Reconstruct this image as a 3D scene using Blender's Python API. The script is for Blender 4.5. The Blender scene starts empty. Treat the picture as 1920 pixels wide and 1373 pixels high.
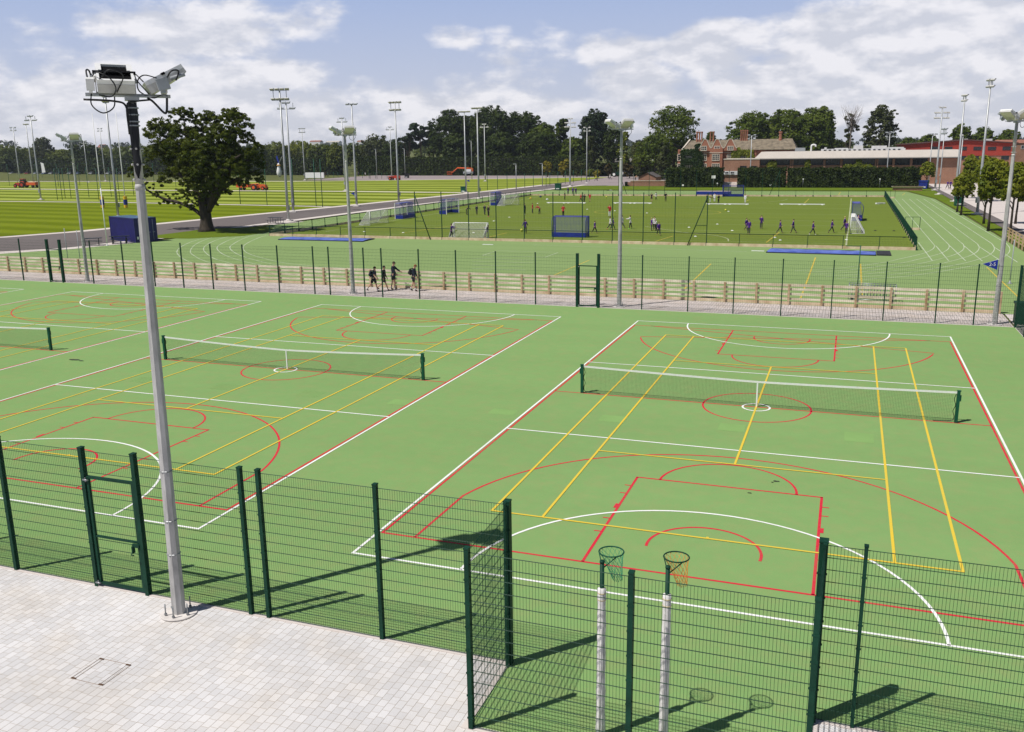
import bpy, math, random
import numpy as np
from mathutils import Vector, Matrix
random.seed(7)
S = bpy.context.scene
C = S.collection
PI = math.pi
# ------------------------------------------------------------------ camera, sky, sun
CAM = Vector((2.6355, -32.222, 9.0339)); PITCH, YAW, ROLL, FPX = -.2335, .3538, -.0136, 1702.32
_f = Vector((-math.sin(YAW)*math.cos(PITCH), math.cos(YAW)*math.cos(PITCH), math.sin(PITCH)))
_r = Vector((math.cos(YAW), math.sin(YAW), 0)); _u = _r.cross(_f)
_r2 = _r*math.cos(ROLL)+_u*math.sin(ROLL); _u2 = _r2.cross(_f)
cd = bpy.data.cameras.new('camera'); cam = bpy.data.objects.new('camera', cd); C.objects.link(cam)
M3 = Matrix((_r2, _u2, -_f)).transposed().to_4x4(); M3.translation = CAM
cam.matrix_world = M3
cd.sensor_width = 36; cd.lens = 36*FPX/1920; cd.clip_start = .1; cd.clip_end = 9000
S.camera = cam
SUN_DIR = Vector((1.27, 1.40, -3.08)).normalized()
sl = bpy.data.lights.new('sun', 'SUN'); sl.energy = 4.6; sl.angle = math.radians(.5); sl.color = (1, .955, .89)
so = bpy.data.objects.new('sun', sl); C.objects.link(so)
so.rotation_euler = SUN_DIR.to_track_quat('-Z', 'Y').to_euler(); so.location = (-20, -40, 60)
S.view_settings.view_transform = 'Standard'; S.view_settings.look = 'None'
S.view_settings.exposure = 0.0; S.view_settings.gamma = 1
S.cycles.max_bounces = 6; S.cycles.transparent_max_bounces = 8

def pix_dir(px, py):
    return (_f + _r2*((px-960)/FPX) + _u2*((686.5-py)/FPX))
def at(px, py, z=0.):                       # point of the level plane z seen at a photo pixel
    d = pix_dir(px, py); t = (z-CAM.z)/d.z
    return CAM + d*t
def aty(px, py, Y):                          # point of the upright plane y = Y
    d = pix_dir(px, py); return CAM + d*((Y-CAM.y)/d.y)

def nd(nt, typ, **kw):
    n = nt.nodes.new(typ)
    for k, v in kw.items(): setattr(n, k, v)
    return n
def math_(nt, op, a, b=None, c=None, clamp=False):
    n = nt.nodes.new('ShaderNodeMath'); n.operation = op; n.use_clamp = clamp
    for i, v in enumerate((a, b, c)):
        if v is None: continue
        if isinstance(v, (int, float)): n.inputs[i].default_value = v
        else: nt.links.new(v, n.inputs[i])
    return n.outputs[0]
def build_world():
    w = bpy.data.worlds.new('World'); S.world = w; w.use_nodes = True; nt = w.node_tree; nt.nodes.clear(); L = nt.links.new
    sky = nd(nt, 'ShaderNodeTexSky', sky_type='NISHITA'); sky.sun_disc = False
    sky.sun_elevation = math.radians(58.5); sky.sun_rotation = math.radians(222.2)
    sky.air_density = 1.0; sky.dust_density = .6; sky.ozone_density = 2.2
    tc = nd(nt, 'ShaderNodeTexCoord'); sep = nd(nt, 'ShaderNodeSeparateXYZ'); L(tc.outputs['Generated'], sep.inputs[0])
    x, y, z = sep.outputs
    az = math_(nt, 'ARCTAN2', x, y); el = math_(nt, 'ARCSINE', z)
    cmb = nd(nt, 'ShaderNodeCombineXYZ')
    L(math_(nt, 'MULTIPLY', az, 1.0), cmb.inputs[0]); L(math_(nt, 'MULTIPLY', el, 2.0), cmb.inputs[1])
    def noise(scale, detail, rough, off):
        m = nd(nt, 'ShaderNodeVectorMath', operation='ADD'); L(cmb.outputs[0], m.inputs[0]); m.inputs[1].default_value = off
        n = nd(nt, 'ShaderNodeTexNoise'); n.inputs['Scale'].default_value = scale; n.inputs['Detail'].default_value = detail
        n.inputs['Roughness'].default_value = rough; L(m.outputs[0], n.inputs['Vector']); return n.outputs['Fac']
    n1 = noise(13, 10, .56, (3.1, 1.7, 0)); n2 = noise(13, 10, .56, (3.094, 1.678, 0)); n3 = noise(4, 3, .5, (9, 4, 2))
    # cloud banks and puffs standing where the photograph shows them: (pixel x, pixel y, half width, half height, weight)
    blobs = [(440, 38, 200, 46, .36), (60, 20, 90, 40, .22), (330, 65, 120, 34, .20), (100, 190, 360, 85, .36), (560, 215, 420, 70, .30), (520, 125, 90, 30, .22),
             (845, 70, 45, 28, .30), (925, 88, 55, 30, .28), (1045, 112, 75, 48, .30), (1165, 92, 62, 40, .32), (1185, 155, 70, 26, .30),
             (1335, 78, 75, 38, .34), (1560, 130, 340, 80, .33), (1780, 45, 240, 75, .42), (1250, 235, 420, 45, .20), (960, 205, 130, 26, .24), (900, 140, 70, 30, .14), (1750, 200, 300, 80, .26)]
    tot = None
    for bx, by, rx, ry, wt in blobs:
        d = pix_dir(bx, by).normalized(); a0 = math.atan2(d.x, d.y); e0 = math.asin(d.z)
        u = math_(nt, 'MULTIPLY', math_(nt, 'SUBTRACT', az, a0), 1/(1.35*rx/FPX)); v = math_(nt, 'MULTIPLY', math_(nt, 'SUBTRACT', el, e0), 1/(1.35*ry/FPX))
        q = math_(nt, 'ADD', math_(nt, 'MULTIPLY', u, u), math_(nt, 'MULTIPLY', v, v))
        g = math_(nt, 'MULTIPLY', math_(nt, 'MAXIMUM', math_(nt, 'SUBTRACT', 1, q), 0), wt)
        tot = g if tot is None else math_(nt, 'ADD', tot, g)
    tot = math_(nt, 'MINIMUM', tot, .44)
    low = nd(nt, 'ShaderNodeMapRange', interpolation_type='SMOOTHSTEP'); L(el, low.inputs[0]); low.inputs[1].default_value = .165; low.inputs[2].default_value = .27; low.inputs[3].default_value = 1; low.inputs[4].default_value = 0   # the cloud field thins out overhead
    dens = math_(nt, 'ADD', n1, tot)
    mr = nd(nt, 'ShaderNodeMapRange', interpolation_type='SMOOTHSTEP'); L(dens, mr.inputs[0]); mr.inputs[1].default_value = .62; mr.inputs[2].default_value = .88
    # lit tops, grey bases: the density a little higher up decides how deep inside the cloud we look
    sh = math_(nt, 'MULTIPLY_ADD', math_(nt, 'SUBTRACT', n1, n2), 6.0, math_(nt, 'MULTIPLY_ADD', n3, -1.1, 1.0), clamp=True)
    cc = nd(nt, 'ShaderNodeMixRGB'); L(sh, cc.inputs[0]); cc.inputs[1].default_value = (13.0, 13.4, 15.0, 1); cc.inputs[2].default_value = (18.2, 18.0, 18.8, 1)
    # hazy air low in the sky
    hz = nd(nt, 'ShaderNodeMapRange'); L(el, hz.inputs[0]); hz.inputs[1].default_value = .0; hz.inputs[2].default_value = .15
    hc = nd(nt, 'ShaderNodeMixRGB'); L(hz.outputs[0], hc.inputs[0]); hc.inputs[1].default_value = (13.8, 14.1, 15.8, 1); hc.inputs[2].default_value = (8.6, 10.6, 15.9, 1)
    vm = nd(nt, 'ShaderNodeMixRGB'); L(math_(nt, 'MULTIPLY', low.outputs[0], .88), vm.inputs[0]); L(sky.outputs[0], vm.inputs[1]); L(hc.outputs[0], vm.inputs[2])
    mx = nd(nt, 'ShaderNodeMixRGB'); L(math_(nt, 'MULTIPLY', math_(nt, 'MULTIPLY', mr.outputs[0], .92), low.outputs[0]), mx.inputs[0]); L(vm.outputs[0], mx.inputs[1]); L(cc.outputs[0], mx.inputs[2])
    bg = nd(nt, 'ShaderNodeBackground'); L(mx.outputs[0], bg.inputs[0]); bg.inputs[1].default_value = .05
    out = nd(nt, 'ShaderNodeOutputWorld'); L(bg.outputs[0], out.inputs[0])
build_world()

# ------------------------------------------------------------------ materials
MATS = {}
def mat(name, c, rough=.6, var=0., scale=4., metal=0., c2=None, bump=0., bscale=None, detail=4, spec=.4, world=False, stretch=None):
    if name in MATS: return MATS[name]
    m = bpy.data.materials.new(name); m.use_nodes = True; nt = m.node_tree; L = nt.links.new
    b = nt.nodes['Principled BSDF']; b.inputs['Roughness'].default_value = rough; b.inputs['Metallic'].default_value = metal
    b.inputs['Specular IOR Level'].default_value = spec
    b.inputs['Base Color'].default_value = (*c, 1)
    if var or c2 or bump:
        if world: co = nd(nt, 'ShaderNodeNewGeometry').outputs['Position']
        else: co = nd(nt, 'ShaderNodeTexCoord').outputs['Object']
        if stretch:
            mp = nd(nt, 'ShaderNodeMapping'); mp.inputs['Scale'].default_value = stretch; L(co, mp.inputs[0]); co = mp.outputs[0]
    if var or c2:
        n = nd(nt, 'ShaderNodeTexNoise'); n.inputs['Scale'].default_value = scale; n.inputs['Detail'].default_value = detail; n.inputs['Roughness'].default_value = .6; L(co, n.inputs['Vector'])
        r = nd(nt, 'ShaderNodeMapRange'); r.inputs[1].default_value = .32; r.inputs[2].default_value = .68; L(n.outputs['Fac'], r.inputs[0])
        mix = nd(nt, 'ShaderNodeMixRGB'); L(r.outputs[0], mix.inputs[0])
        mix.inputs[1].default_value = (*[v*(1-var) for v in c], 1); mix.inputs[2].default_value = (*(c2 or [v*(1+var) for v in c]), 1)
        L(mix.outputs[0], b.inputs['Base Color'])
    if bump:
        n = nd(nt, 'ShaderNodeTexNoise'); n.inputs['Scale'].default_value = bscale or scale*4; n.inputs['Detail'].default_value = 3; L(co, n.inputs['Vector'])
        bp = nd(nt, 'ShaderNodeBump'); bp.inputs['Strength'].default_value = bump; L(n.outputs['Fac'], bp.inputs['Height']); L(bp.outputs[0], b.inputs['Normal'])
    MATS[name] = m; return m
def layered(name, c, layers, rough=.85, bump=0., bscale=60., spec=.03, extra=None, tint=None):
    """ground-like material in world coordinates: layers = (scale, stretch, amount, detail) multiply the colour up and down"""
    m = bpy.data.materials.new(name); m.use_nodes = True; nt = m.node_tree; L = nt.links.new
    b = nt.nodes['Principled BSDF']; b.inputs['Roughness'].default_value = rough; b.inputs['Specular IOR Level'].default_value = spec
    pos = nd(nt, 'ShaderNodeNewGeometry').outputs['Position']; val = None
    for sc, st, am, dt in layers:
        mp = nd(nt, 'ShaderNodeMapping'); mp.inputs['Scale'].default_value = st; L(pos, mp.inputs[0])
        n = nd(nt, 'ShaderNodeTexNoise'); n.inputs['Scale'].default_value = sc; n.inputs['Detail'].default_value = dt; L(mp.outputs[0], n.inputs['Vector'])
        f = math_(nt, 'MULTIPLY_ADD', n.outputs['Fac'], 2*am, 1-am); val = f if val is None else math_(nt, 'MULTIPLY', val, f)
    col = nd(nt, 'ShaderNodeVectorMath', operation='SCALE'); col.inputs[0].default_value = c
    if extra: L(extra(nt, pos, c), col.inputs[0])
    if tint:
        src = None
        for sc, lo_, hi_ in ((tint[1], .45, .72), (tint[1]*14, .48, .70)):
            n = nd(nt, 'ShaderNodeTexNoise'); n.inputs['Scale'].default_value = sc; n.inputs['Detail'].default_value = 5; n.inputs['Roughness'].default_value = .7; L(pos, n.inputs['Vector'])
            r = nd(nt, 'ShaderNodeMapRange'); r.inputs[1].default_value = lo_; r.inputs[2].default_value = hi_; L(n.outputs['Fac'], r.inputs[0]); mx = nd(nt, 'ShaderNodeMixRGB'); L(r.outputs[0], mx.inputs[0])
            if src is None: mx.inputs[1].default_value = (*c, 1)
            else: L(src, mx.inputs[1])
            mx.inputs[2].default_value = (*tint[0], 1); src = mx.outputs[0]
        L(src, col.inputs[0])
    if val is not None: L(val, col.inputs['Scale'])
    L(col.outputs[0], b.inputs['Base Color'])
    if bump:
        n = nd(nt, 'ShaderNodeTexNoise'); n.inputs['Scale'].default_value = bscale; n.inputs['Detail'].default_value = 2; L(pos, n.inputs['Vector'])
        bp = nd(nt, 'ShaderNodeBump'); bp.inputs['Strength'].default_value = bump; L(n.outputs['Fac'], bp.inputs['Height']); L(bp.outputs[0], b.inputs['Normal'])
    MATS[name] = m; return m
def stripes(c2, period, ang, sharp=4., wob=.6):
    def ex(nt, pos, c):
        L = nt.links.new
        sp = nd(nt, 'ShaderNodeSeparateXYZ'); L(pos, sp.inputs[0])
        n = nd(nt, 'ShaderNodeTexNoise'); n.inputs['Scale'].default_value = .05; L(pos, n.inputs['Vector'])
        t = math_(nt, 'ADD', math_(nt, 'MULTIPLY', sp.outputs[1], math.cos(ang)), math_(nt, 'MULTIPLY', sp.outputs[0], math.sin(ang)))
        t = math_(nt, 'MULTIPLY_ADD', n.outputs['Fac'], wob, t)
        s = math_(nt, 'SINE', math_(nt, 'MULTIPLY', t, 2*PI/period))
        s = math_(nt, 'MULTIPLY_ADD', s, sharp*.5, .5, clamp=True)
        mx = nd(nt, 'ShaderNodeMixRGB'); L(s, mx.inputs[0]); mx.inputs[1].default_value = (*c, 1); mx.inputs[2].default_value = (*c2, 1)
        return mx.outputs[0]
    return ex
def paver_mat(name, c, bw, rh, var, mortar, msize=.006):
    m = bpy.data.materials.new(name); m.use_nodes = True; nt = m.node_tree; L = nt.links.new
    b = nt.nodes['Principled BSDF']; b.inputs['Roughness'].default_value = .85; b.inputs['Specular IOR Level'].default_value = .08
    pos = nd(nt, 'ShaderNodeNewGeometry').outputs['Position']; sp = nd(nt, 'ShaderNodeSeparateXYZ'); L(pos, sp.inputs[0])
    # courses of slightly different block length: shift each course by its own amount
    row = math_(nt, 'FLOOR', math_(nt, 'DIVIDE', sp.outputs[0], rh)); wn = nd(nt, 'ShaderNodeTexWhiteNoise', noise_dimensions='1D'); L(row, wn.inputs['W'])
    yy = math_(nt, 'ADD', sp.outputs[1], math_(nt, 'MULTIPLY', wn.outputs['Value'], bw))
    yy = math_(nt, 'MULTIPLY', yy, math_(nt, 'MULTIPLY_ADD', wn.outputs['Value'], .35, .82))
    cb = nd(nt, 'ShaderNodeCombineXYZ'); L(yy, cb.inputs[0]); L(sp.outputs[0], cb.inputs[1])
    br = nd(nt, 'ShaderNodeTexBrick'); br.offset = 0; L(cb.outputs[0], br.inputs['Vector'])
    br.inputs['Scale'].default_value = 1; br.inputs['Brick Width'].default_value = bw; br.inputs['Row Height'].default_value = rh
    br.inputs['Mortar Size'].default_value = msize; br.inputs['Mortar Smooth'].default_value = .3; br.inputs['Bias'].default_value = .1
    br.inputs['Color1'].default_value = (*[v*(1-var) for v in c], 1); br.inputs['Color2'].default_value = (*[v*(1+var*.5) for v in c], 1); br.inputs['Mortar'].default_value = (*mortar, 1)
    fr = math_(nt, 'ABSOLUTE', math_(nt, 'SUBTRACT', math_(nt, 'FRACT', math_(nt, 'DIVIDE', sp.outputs[0], rh)), .5)); jn = nd(nt, 'ShaderNodeTexNoise'); jn.inputs['Scale'].default_value = 7; jn.inputs['Detail'].default_value = 5; L(pos, jn.inputs['Vector'])
    jw = math_(nt, 'MULTIPLY', math_(nt, 'GREATER_THAN', fr, .5-msize*.75/rh), math_(nt, 'MULTIPLY_ADD', jn.outputs['Fac'], 1.6, -.15, clamp=True))
    jm = nd(nt, 'ShaderNodeMixRGB'); L(jw, jm.inputs[0]); L(br.outputs['Color'], jm.inputs[1]); jm.inputs[2].default_value = (*[v*.42 for v in mortar], 1); col = jm.outputs[0]
    for sc, am in ((.30, .13), (1.6, .10), (45, .09)):
        n = nd(nt, 'ShaderNodeTexNoise'); n.inputs['Scale'].default_value = sc; n.inputs['Detail'].default_value = 4; L(pos, n.inputs['Vector'])
        mu = nd(nt, 'ShaderNodeVectorMath', operation='SCALE'); L(col, mu.inputs[0]); L(math_(nt, 'MULTIPLY_ADD', n.outputs['Fac'], 2*am, 1-am), mu.inputs['Scale']); col = mu.outputs[0]
    # warm moss and sand tint in places
    n = nd(nt, 'ShaderNodeTexNoise'); n.inputs['Scale'].default_value = .9; n.inputs['Detail'].default_value = 6; L(pos, n.inputs['Vector'])
    mx = nd(nt, 'ShaderNodeMixRGB', blend_type='MULTIPLY'); L(math_(nt, 'MULTIPLY_ADD', n.outputs['Fac'], 2.2, -.95, clamp=True), mx.inputs[0]); L(col, mx.inputs[1]); mx.inputs[2].default_value = (.97, .91, .82, 1)
    L(mx.outputs[0], b.inputs['Base Color'])
    bp = nd(nt, 'ShaderNodeBump'); bp.inputs['Strength'].default_value = .35; bp.inputs['Distance'].default_value = .01; L(math_(nt, 'SUBTRACT', 1, br.outputs['Fac']), bp.inputs['Height']); L(bp.outputs[0], b.inputs['Normal'])
    MATS[name] = m; return m
def brick_mat(name, c1, c2, mortar, scale=1.):
    m = bpy.data.materials.new(name); m.use_nodes = True; nt = m.node_tree; L = nt.links.new
    b = nt.nodes['Principled BSDF']; b.inputs['Roughness'].default_value = .85; b.inputs['Specular IOR Level'].default_value = .2
    pos = nd(nt, 'ShaderNodeNewGeometry').outputs['Position']; sp = nd(nt, 'ShaderNodeSeparateXYZ'); L(pos, sp.inputs[0])
    cb = nd(nt, 'ShaderNodeCombineXYZ'); L(math_(nt, 'ADD', sp.outputs[0], sp.outputs[1]), cb.inputs[0]); L(sp.outputs[2], cb.inputs[1])
    br = nd(nt, 'ShaderNodeTexBrick'); L(cb.outputs[0], br.inputs['Vector']); br.inputs['Scale'].default_value = scale; br.inputs['Brick Width'].default_value = .24; br.inputs['Row Height'].default_value = .085; br.inputs['Mortar Size'].default_value = .008
    br.inputs['Color1'].default_value = (*c1, 1); br.inputs['Color2'].default_value = (*c2, 1); br.inputs['Mortar'].default_value = (*mortar, 1)
    n = nd(nt, 'ShaderNodeTexNoise'); n.inputs['Scale'].default_value = .5; n.inputs['Detail'].default_value = 5; L(pos, n.inputs['Vector'])
    mu = nd(nt, 'ShaderNodeVectorMath', operation='SCALE'); L(br.outputs['Color'], mu.inputs[0]); L(math_(nt, 'MULTIPLY_ADD', n.outputs['Fac'], .6, .7), mu.inputs['Scale'])
    L(mu.outputs[0], b.inputs['Base Color']); MATS[name] = m; return m
def leaf_mat(name, c1, c2, scale=.5, trans=.32):
    m = bpy.data.materials.new(name); m.use_nodes = True; nt = m.node_tree; L = nt.links.new; nt.nodes.clear()
    pos = nd(nt, 'ShaderNodeNewGeometry').outputs['Position']
    n = nd(nt, 'ShaderNodeTexNoise'); n.inputs['Scale'].default_value = scale; n.inputs['Detail'].default_value = 5; n.inputs['Roughness'].default_value = .7; L(pos, n.inputs['Vector'])
    r = nd(nt, 'ShaderNodeMapRange'); r.inputs[1].default_value = .33; r.inputs[2].default_value = .67; L(n.outputs['Fac'], r.inputs[0])
    mx = nd(nt, 'ShaderNodeMixRGB'); L(r.outputs[0], mx.inputs[0]); mx.inputs[1].default_value = (*c1, 1); mx.inputs[2].default_value = (*c2, 1)
    d = nd(nt, 'ShaderNodeBsdfDiffuse'); t = nd(nt, 'ShaderNodeBsdfTranslucent'); L(mx.outputs[0], d.inputs[0])
    tm = nd(nt, 'ShaderNodeMixRGB', blend_type='MULTIPLY'); tm.inputs[0].default_value = 1; L(mx.outputs[0], tm.inputs[1]); tm.inputs[2].default_value = (1.2, 1.1, .5, 1); L(tm.outputs[0], t.inputs[0])
    g = nd(nt, 'ShaderNodeBsdfGlossy'); g.inputs['Roughness'].default_value = .5; g.inputs['Color'].default_value = (.8, .85, .8, 1)
    s = nd(nt, 'ShaderNodeMixShader'); s.inputs[0].default_value = trans; L(d.outputs[0], s.inputs[1]); L(t.outputs[0], s.inputs[2])
    s2 = nd(nt, 'ShaderNodeMixShader'); s2.inputs[0].default_value = .010; L(s.outputs[0], s2.inputs[1]); L(g.outputs[0], s2.inputs[2])
    o = nd(nt, 'ShaderNodeOutputMaterial'); L(s2.outputs[0], o.inputs[0]); MATS[name] = m; return m

# ------------------------------------------------------------------ mesh helpers
class MB:
    def __init__(s): s.v = []; s.f = []; s.mi = []; s.sm = []; s.m = 0
    def add(s, vs, fs, smooth=False):
        o = len(s.v); s.v += [tuple(p) for p in vs]
        for f in fs: s.f.append(tuple(i+o for i in f)); s.mi.append(s.m); s.sm.append(smooth)
        return s
    def box(s, c, d, rot=None):
        hx, hy, hz = d[0]/2, d[1]/2, d[2]/2; c = Vector(c)
        vs = [Vector((x, y, z)) for x in (-hx, hx) for y in (-hy, hy) for z in (-hz, hz)]
        if rot is not None: vs = [rot @ p for p in vs]
        return s.add([p+c for p in vs], [(0, 1, 3, 2), (4, 6, 7, 5), (0, 4, 5, 1), (2, 3, 7, 6), (0, 2, 6, 4), (1, 5, 7, 3)])
    def bx(s, x0, x1, y0, y1, z0, z1): return s.box(((x0+x1)/2, (y0+y1)/2, (z0+z1)/2), (x1-x0, y1-y0, z1-z0))
    def tube(s, pts, r, n=8, cap=True, smooth=True):
        pts = [Vector(p) for p in pts]; k = len(pts); rs = r if isinstance(r, (list, tuple)) else [r]*k
        vs = []; fs = []; ref = None
        for i, p in enumerate(pts):
            t = (pts[min(i+1, k-1)]-pts[max(i-1, 0)]).normalized()
            if ref is None: ref = Vector((0, 0, 1)) if abs(t.z) < .95 else Vector((1, 0, 0))
            a = (ref - t*ref.dot(t)).normalized(); b = t.cross(a); ref = a
            for j in range(n):
                th = 2*PI*(j+.5)/n; vs.append(p+(a*math.cos(th)+b*math.sin(th))*rs[i])
        for i in range(k-1):
            for j in range(n): fs.append((i*n+j, i*n+(j+1) % n, (i+1)*n+(j+1) % n, (i+1)*n+j))
        s.add(vs, fs, smooth)
        if cap: o = len(s.v)-len(vs); s.f += [tuple(o+j for j in range(n))[::-1], tuple(o+(k-1)*n+j for j in range(n))]; s.mi += [s.m]*2; s.sm += [False]*2
        return s
    def wire(s, a, b, w):                    # thin square wire without caps
        a = Vector(a); b = Vector(b); t = (b-a).normalized(); u = t.cross(Vector((0, 0, 1)))
        if u.length < .1: u = Vector((1, 0, 0))
        u = u.normalized()*w/2; v = t.cross(u).normalized()*w/2
        return s.add([a+u, a+v, a-u, a-v, b+u, b+v, b-u, b-v], [(0, 1, 5, 4), (1, 2, 6, 5), (2, 3, 7, 6), (3, 0, 4, 7)])
    def lathe(s, prof, c=(0, 0, 0), n=14, smooth=True):
        vs = []; fs = []; k = len(prof)
        for r, z in prof:
            for j in range(n): th = 2*PI*j/n; vs.append((c[0]+r*math.cos(th), c[1]+r*math.sin(th), c[2]+z))
        for i in range(k-1):
            for j in range(n): fs.append((i*n+j, i*n+(j+1) % n, (i+1)*n+(j+1) % n, (i+1)*n+j))
        s.add(vs, fs, smooth); o = len(s.v)-len(vs)
        s.f += [tuple(o+j for j in range(n))[::-1], tuple(o+(k-1)*n+j for j in range(n))]; s.mi += [s.m]*2; s.sm += [False]*2
        return s
    def prism(s, poly, d0, d1, fn):           # extrude a 2D outline from depth d0 to d1; fn(u, v, d) -> point
        n = len(poly); vs = [fn(u, v, d0) for u, v in poly]+[fn(u, v, d1) for u, v in poly]
        return s.add(vs, [tuple(range(n))[::-1], tuple(range(n, 2*n))]+[(i, (i+1) % n, n+(i+1) % n, n+i) for i in range(n)])
    def poly(s, pts): return s.add(pts, [tuple(range(len(pts)))])
    def ball(s, c, r, n=10, sq=(1, 1, 1)):
        vs = []; fs = []; m = n//2
        for i in range(m+1):
            ph = PI*i/m
            for j in range(n): th = 2*PI*j/n; vs.append((c[0]+r*sq[0]*math.sin(ph)*math.cos(th), c[1]+r*sq[1]*math.sin(ph)*math.sin(th), c[2]+r*sq[2]*math.cos(ph)))
        for i in range(m):
            for j in range(n): fs.append((i*n+j, (i+1)*n+j, (i+1)*n+(j+1) % n, i*n+(j+1) % n))
        return s.add(vs, fs, True)
    def ribbon(s, pts, w, z, closed=False):
        pts = [Vector((p[0], p[1], 0)) for p in pts]; k = len(pts); vs = []
        for i, p in enumerate(pts):
            if closed: a, b = pts[(i-1) % k], pts[(i+1) % k]
            else: a, b = pts[max(i-1, 0)], pts[min(i+1, k-1)]
            t = (b-a).normalized(); nrm = Vector((-t.y, t.x, 0))*w/2
            vs += [(p.x+nrm.x, p.y+nrm.y, z), (p.x-nrm.x, p.y-nrm.y, z)]
        rng = range(k if closed else k-1)
        return s.add(vs, [(2*i+1, 2*((i+1) % k)+1, 2*((i+1) % k), 2*i) for i in rng])
    def build(s, name, mats, parent=None, loc=None, rz=0.):
        me = bpy.data.meshes.new(name); me.from_pydata(s.v, [], s.f)
        for m in (mats if isinstance(mats, (list, tuple)) else [mats]): me.materials.append(m)
        me.polygons.foreach_set('material_index', s.mi); me.polygons.foreach_set('use_smooth', s.sm); me.update()
        return link(name, me, parent, loc, rz)
def link(name, me, parent=None, loc=None, rz=0.):
    o = bpy.data.objects.new(name, me); C.objects.link(o)
    if parent is not None: o.parent = parent
    if loc is not None: o.location = loc
    if rz: o.rotation_euler = (0, 0, rz)
    return o
def tag(o, label, cat, group=None, kind=None):
    o['label'] = label; o['category'] = cat
    if group: o['group'] = group
    if kind: o['kind'] = kind
    return o
def thing(name, label, cat, loc=(0, 0, 0), rz=0., group=None):
    o = bpy.data.objects.new(name, None); C.objects.link(o); o.location = loc; o.rotation_euler = (0, 0, rz); o.empty_display_size = .2
    return tag(o, label, cat, group)
def struct(o, label=None):
    o['kind'] = 'structure'
    if label: o['label'] = label
    return o
def copy_tree(o, parent=None):
    c = o.copy(); C.objects.link(c); c.parent = parent
    for ch in list(o.children): copy_tree(ch, c)
    return c
def place(o, loc, rz, label, group=None, scale=1.):
    o.location = loc; o.rotation_euler = (0, 0, rz); o.scale = (scale,)*3; o['label'] = label
    if group: o['group'] = group
    return o
def arr_mesh(name, V, F, m):
    me = bpy.data.meshes.new(name); nv = len(V); nf = len(F); k = F.shape[1]
    me.vertices.add(nv); me.vertices.foreach_set('co', V.astype(np.float32).ravel())
    me.loops.add(nf*k); me.loops.foreach_set('vertex_index', F.astype(np.int32).ravel())
    me.polygons.add(nf); me.polygons.foreach_set('loop_start', np.arange(0, nf*k, k, dtype=np.int32)); me.polygons.foreach_set('loop_total', np.full(nf, k, dtype=np.int32))
    me.materials.append(m); me.update(calc_edges=True); return me
def arc(cx, cy, r, a0, a1, n=40): return [(cx+r*math.cos(math.radians(a0+(a1-a0)*i/n)), cy+r*math.sin(math.radians(a0+(a1-a0)*i/n))) for i in range(n+1)]
def spline(pts, n=8):
    P = [Vector((p[0], p[1], p[2] if len(p) > 2 else 0)) for p in pts]; P = [P[0]*2-P[1]]+P+[P[-1]*2-P[-2]]; out = []
    for i in range(1, len(P)-2):
        for j in range(n):
            t = j/n; a, b, c, d = P[i-1:i+3]
            out.append(.5*((2*b)+(c-a)*t+(2*a-5*b+4*c-d)*t*t+(3*b-a-3*c+d)*t**3))
    return out+[P[-2]]
# ------------------------------------------------------------------ palette
M = {}
M['green'] = mat('dark_green_paint', (.006, .042, .024), .55, .25, 3, spec=.18)
M['green2'] = mat('bright_green_paint', (.008, .075, .042), .5, .2, 3, spec=.2)
M['black'] = mat('black_plastic', (.012, .012, .014), .45, .3, 6)
M['galv'] = mat('galvanised_steel', (.40, .41, .42), .45, .22, 2.2, metal=.35, bump=.05, bscale=30, stretch=(1, 1, .35))
M['galv2'] = mat('weathered_galvanised', (.42, .41, .40), .6, .28, 5, metal=.1, spec=.25, bump=.06, bscale=40, stretch=(1, 1, .25))
M['steel'] = mat('dull_steel', (.30, .31, .32), .4, .2, 8, metal=.6)
M['lampbody'] = mat('lamp_housing', (.50, .49, .47), .45, .12, 5)
M['lampdark'] = mat('lamp_control_gear', (.006, .006, .007), .8, .2, 8, spec=.05)
M['lampglass'] = mat('lamp_glass', (.60, .57, .45), .5, .12, 9, spec=.15)
M['grey'] = mat('grey_box', (.30, .32, .34), .5, .1, 5)
M['white'] = mat('white_paint', (.78, .78, .76), .5, .05, 6)
M['whitepl'] = mat('white_plastic', (.75, .75, .74), .4, .04, 6)
M['concrete'] = mat('concrete', (.62, .58, .55), .9, .14, 3, bump=.2, bscale=40)
M['wood'] = mat('pale_timber', (.68, .56, .38), .85, .3, 2, c2=(.82, .76, .60), spec=.1, bump=.2, bscale=30, stretch=(.4, 1, 1))
M['woodpost'] = mat('brown_timber_post', (.44, .29, .15), .85, .25, 4, c2=(.58, .45, .30), spec=.1, bump=.2, bscale=30, stretch=(1, 1, .3))
M['board'] = mat('kick_board', (.62, .44, .28), .9, .2, 1.5, c2=(.74, .60, .44), spec=.1)
M['blue'] = mat('blue_pad', (.010, .025, .24), .5, .25, 3)
M['bluecover'] = mat('blue_cover', (.07, .12, .50), .35, .25, 1.1, c2=(.14, .20, .62), bump=.4, bscale=3)
M['cont'] = mat('container_blue', (.012, .012, .115), .45, .2, 1.5)
M['glass'] = mat('dark_window_glass', (.016, .02, .026), .08, .3, .6, spec=.6)
M['red'] = mat('red_paint', (.45, .04, .02), .4, .15, 4)
M['orange'] = mat('orange_paint', (.62, .10, .02), .4, .15, 4)
M['rubber'] = mat('black_rubber', (.015, .015, .015), .8, .3, 6)
M['bark'] = mat('bark', (.045, .034, .024), .9, .45, 3, bump=.5, bscale=12, stretch=(1, 1, .25))
M['barkpale'] = mat('pine_bark', (.12, .075, .045), .9, .4, 3, stretch=(1, 1, .3))
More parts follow.
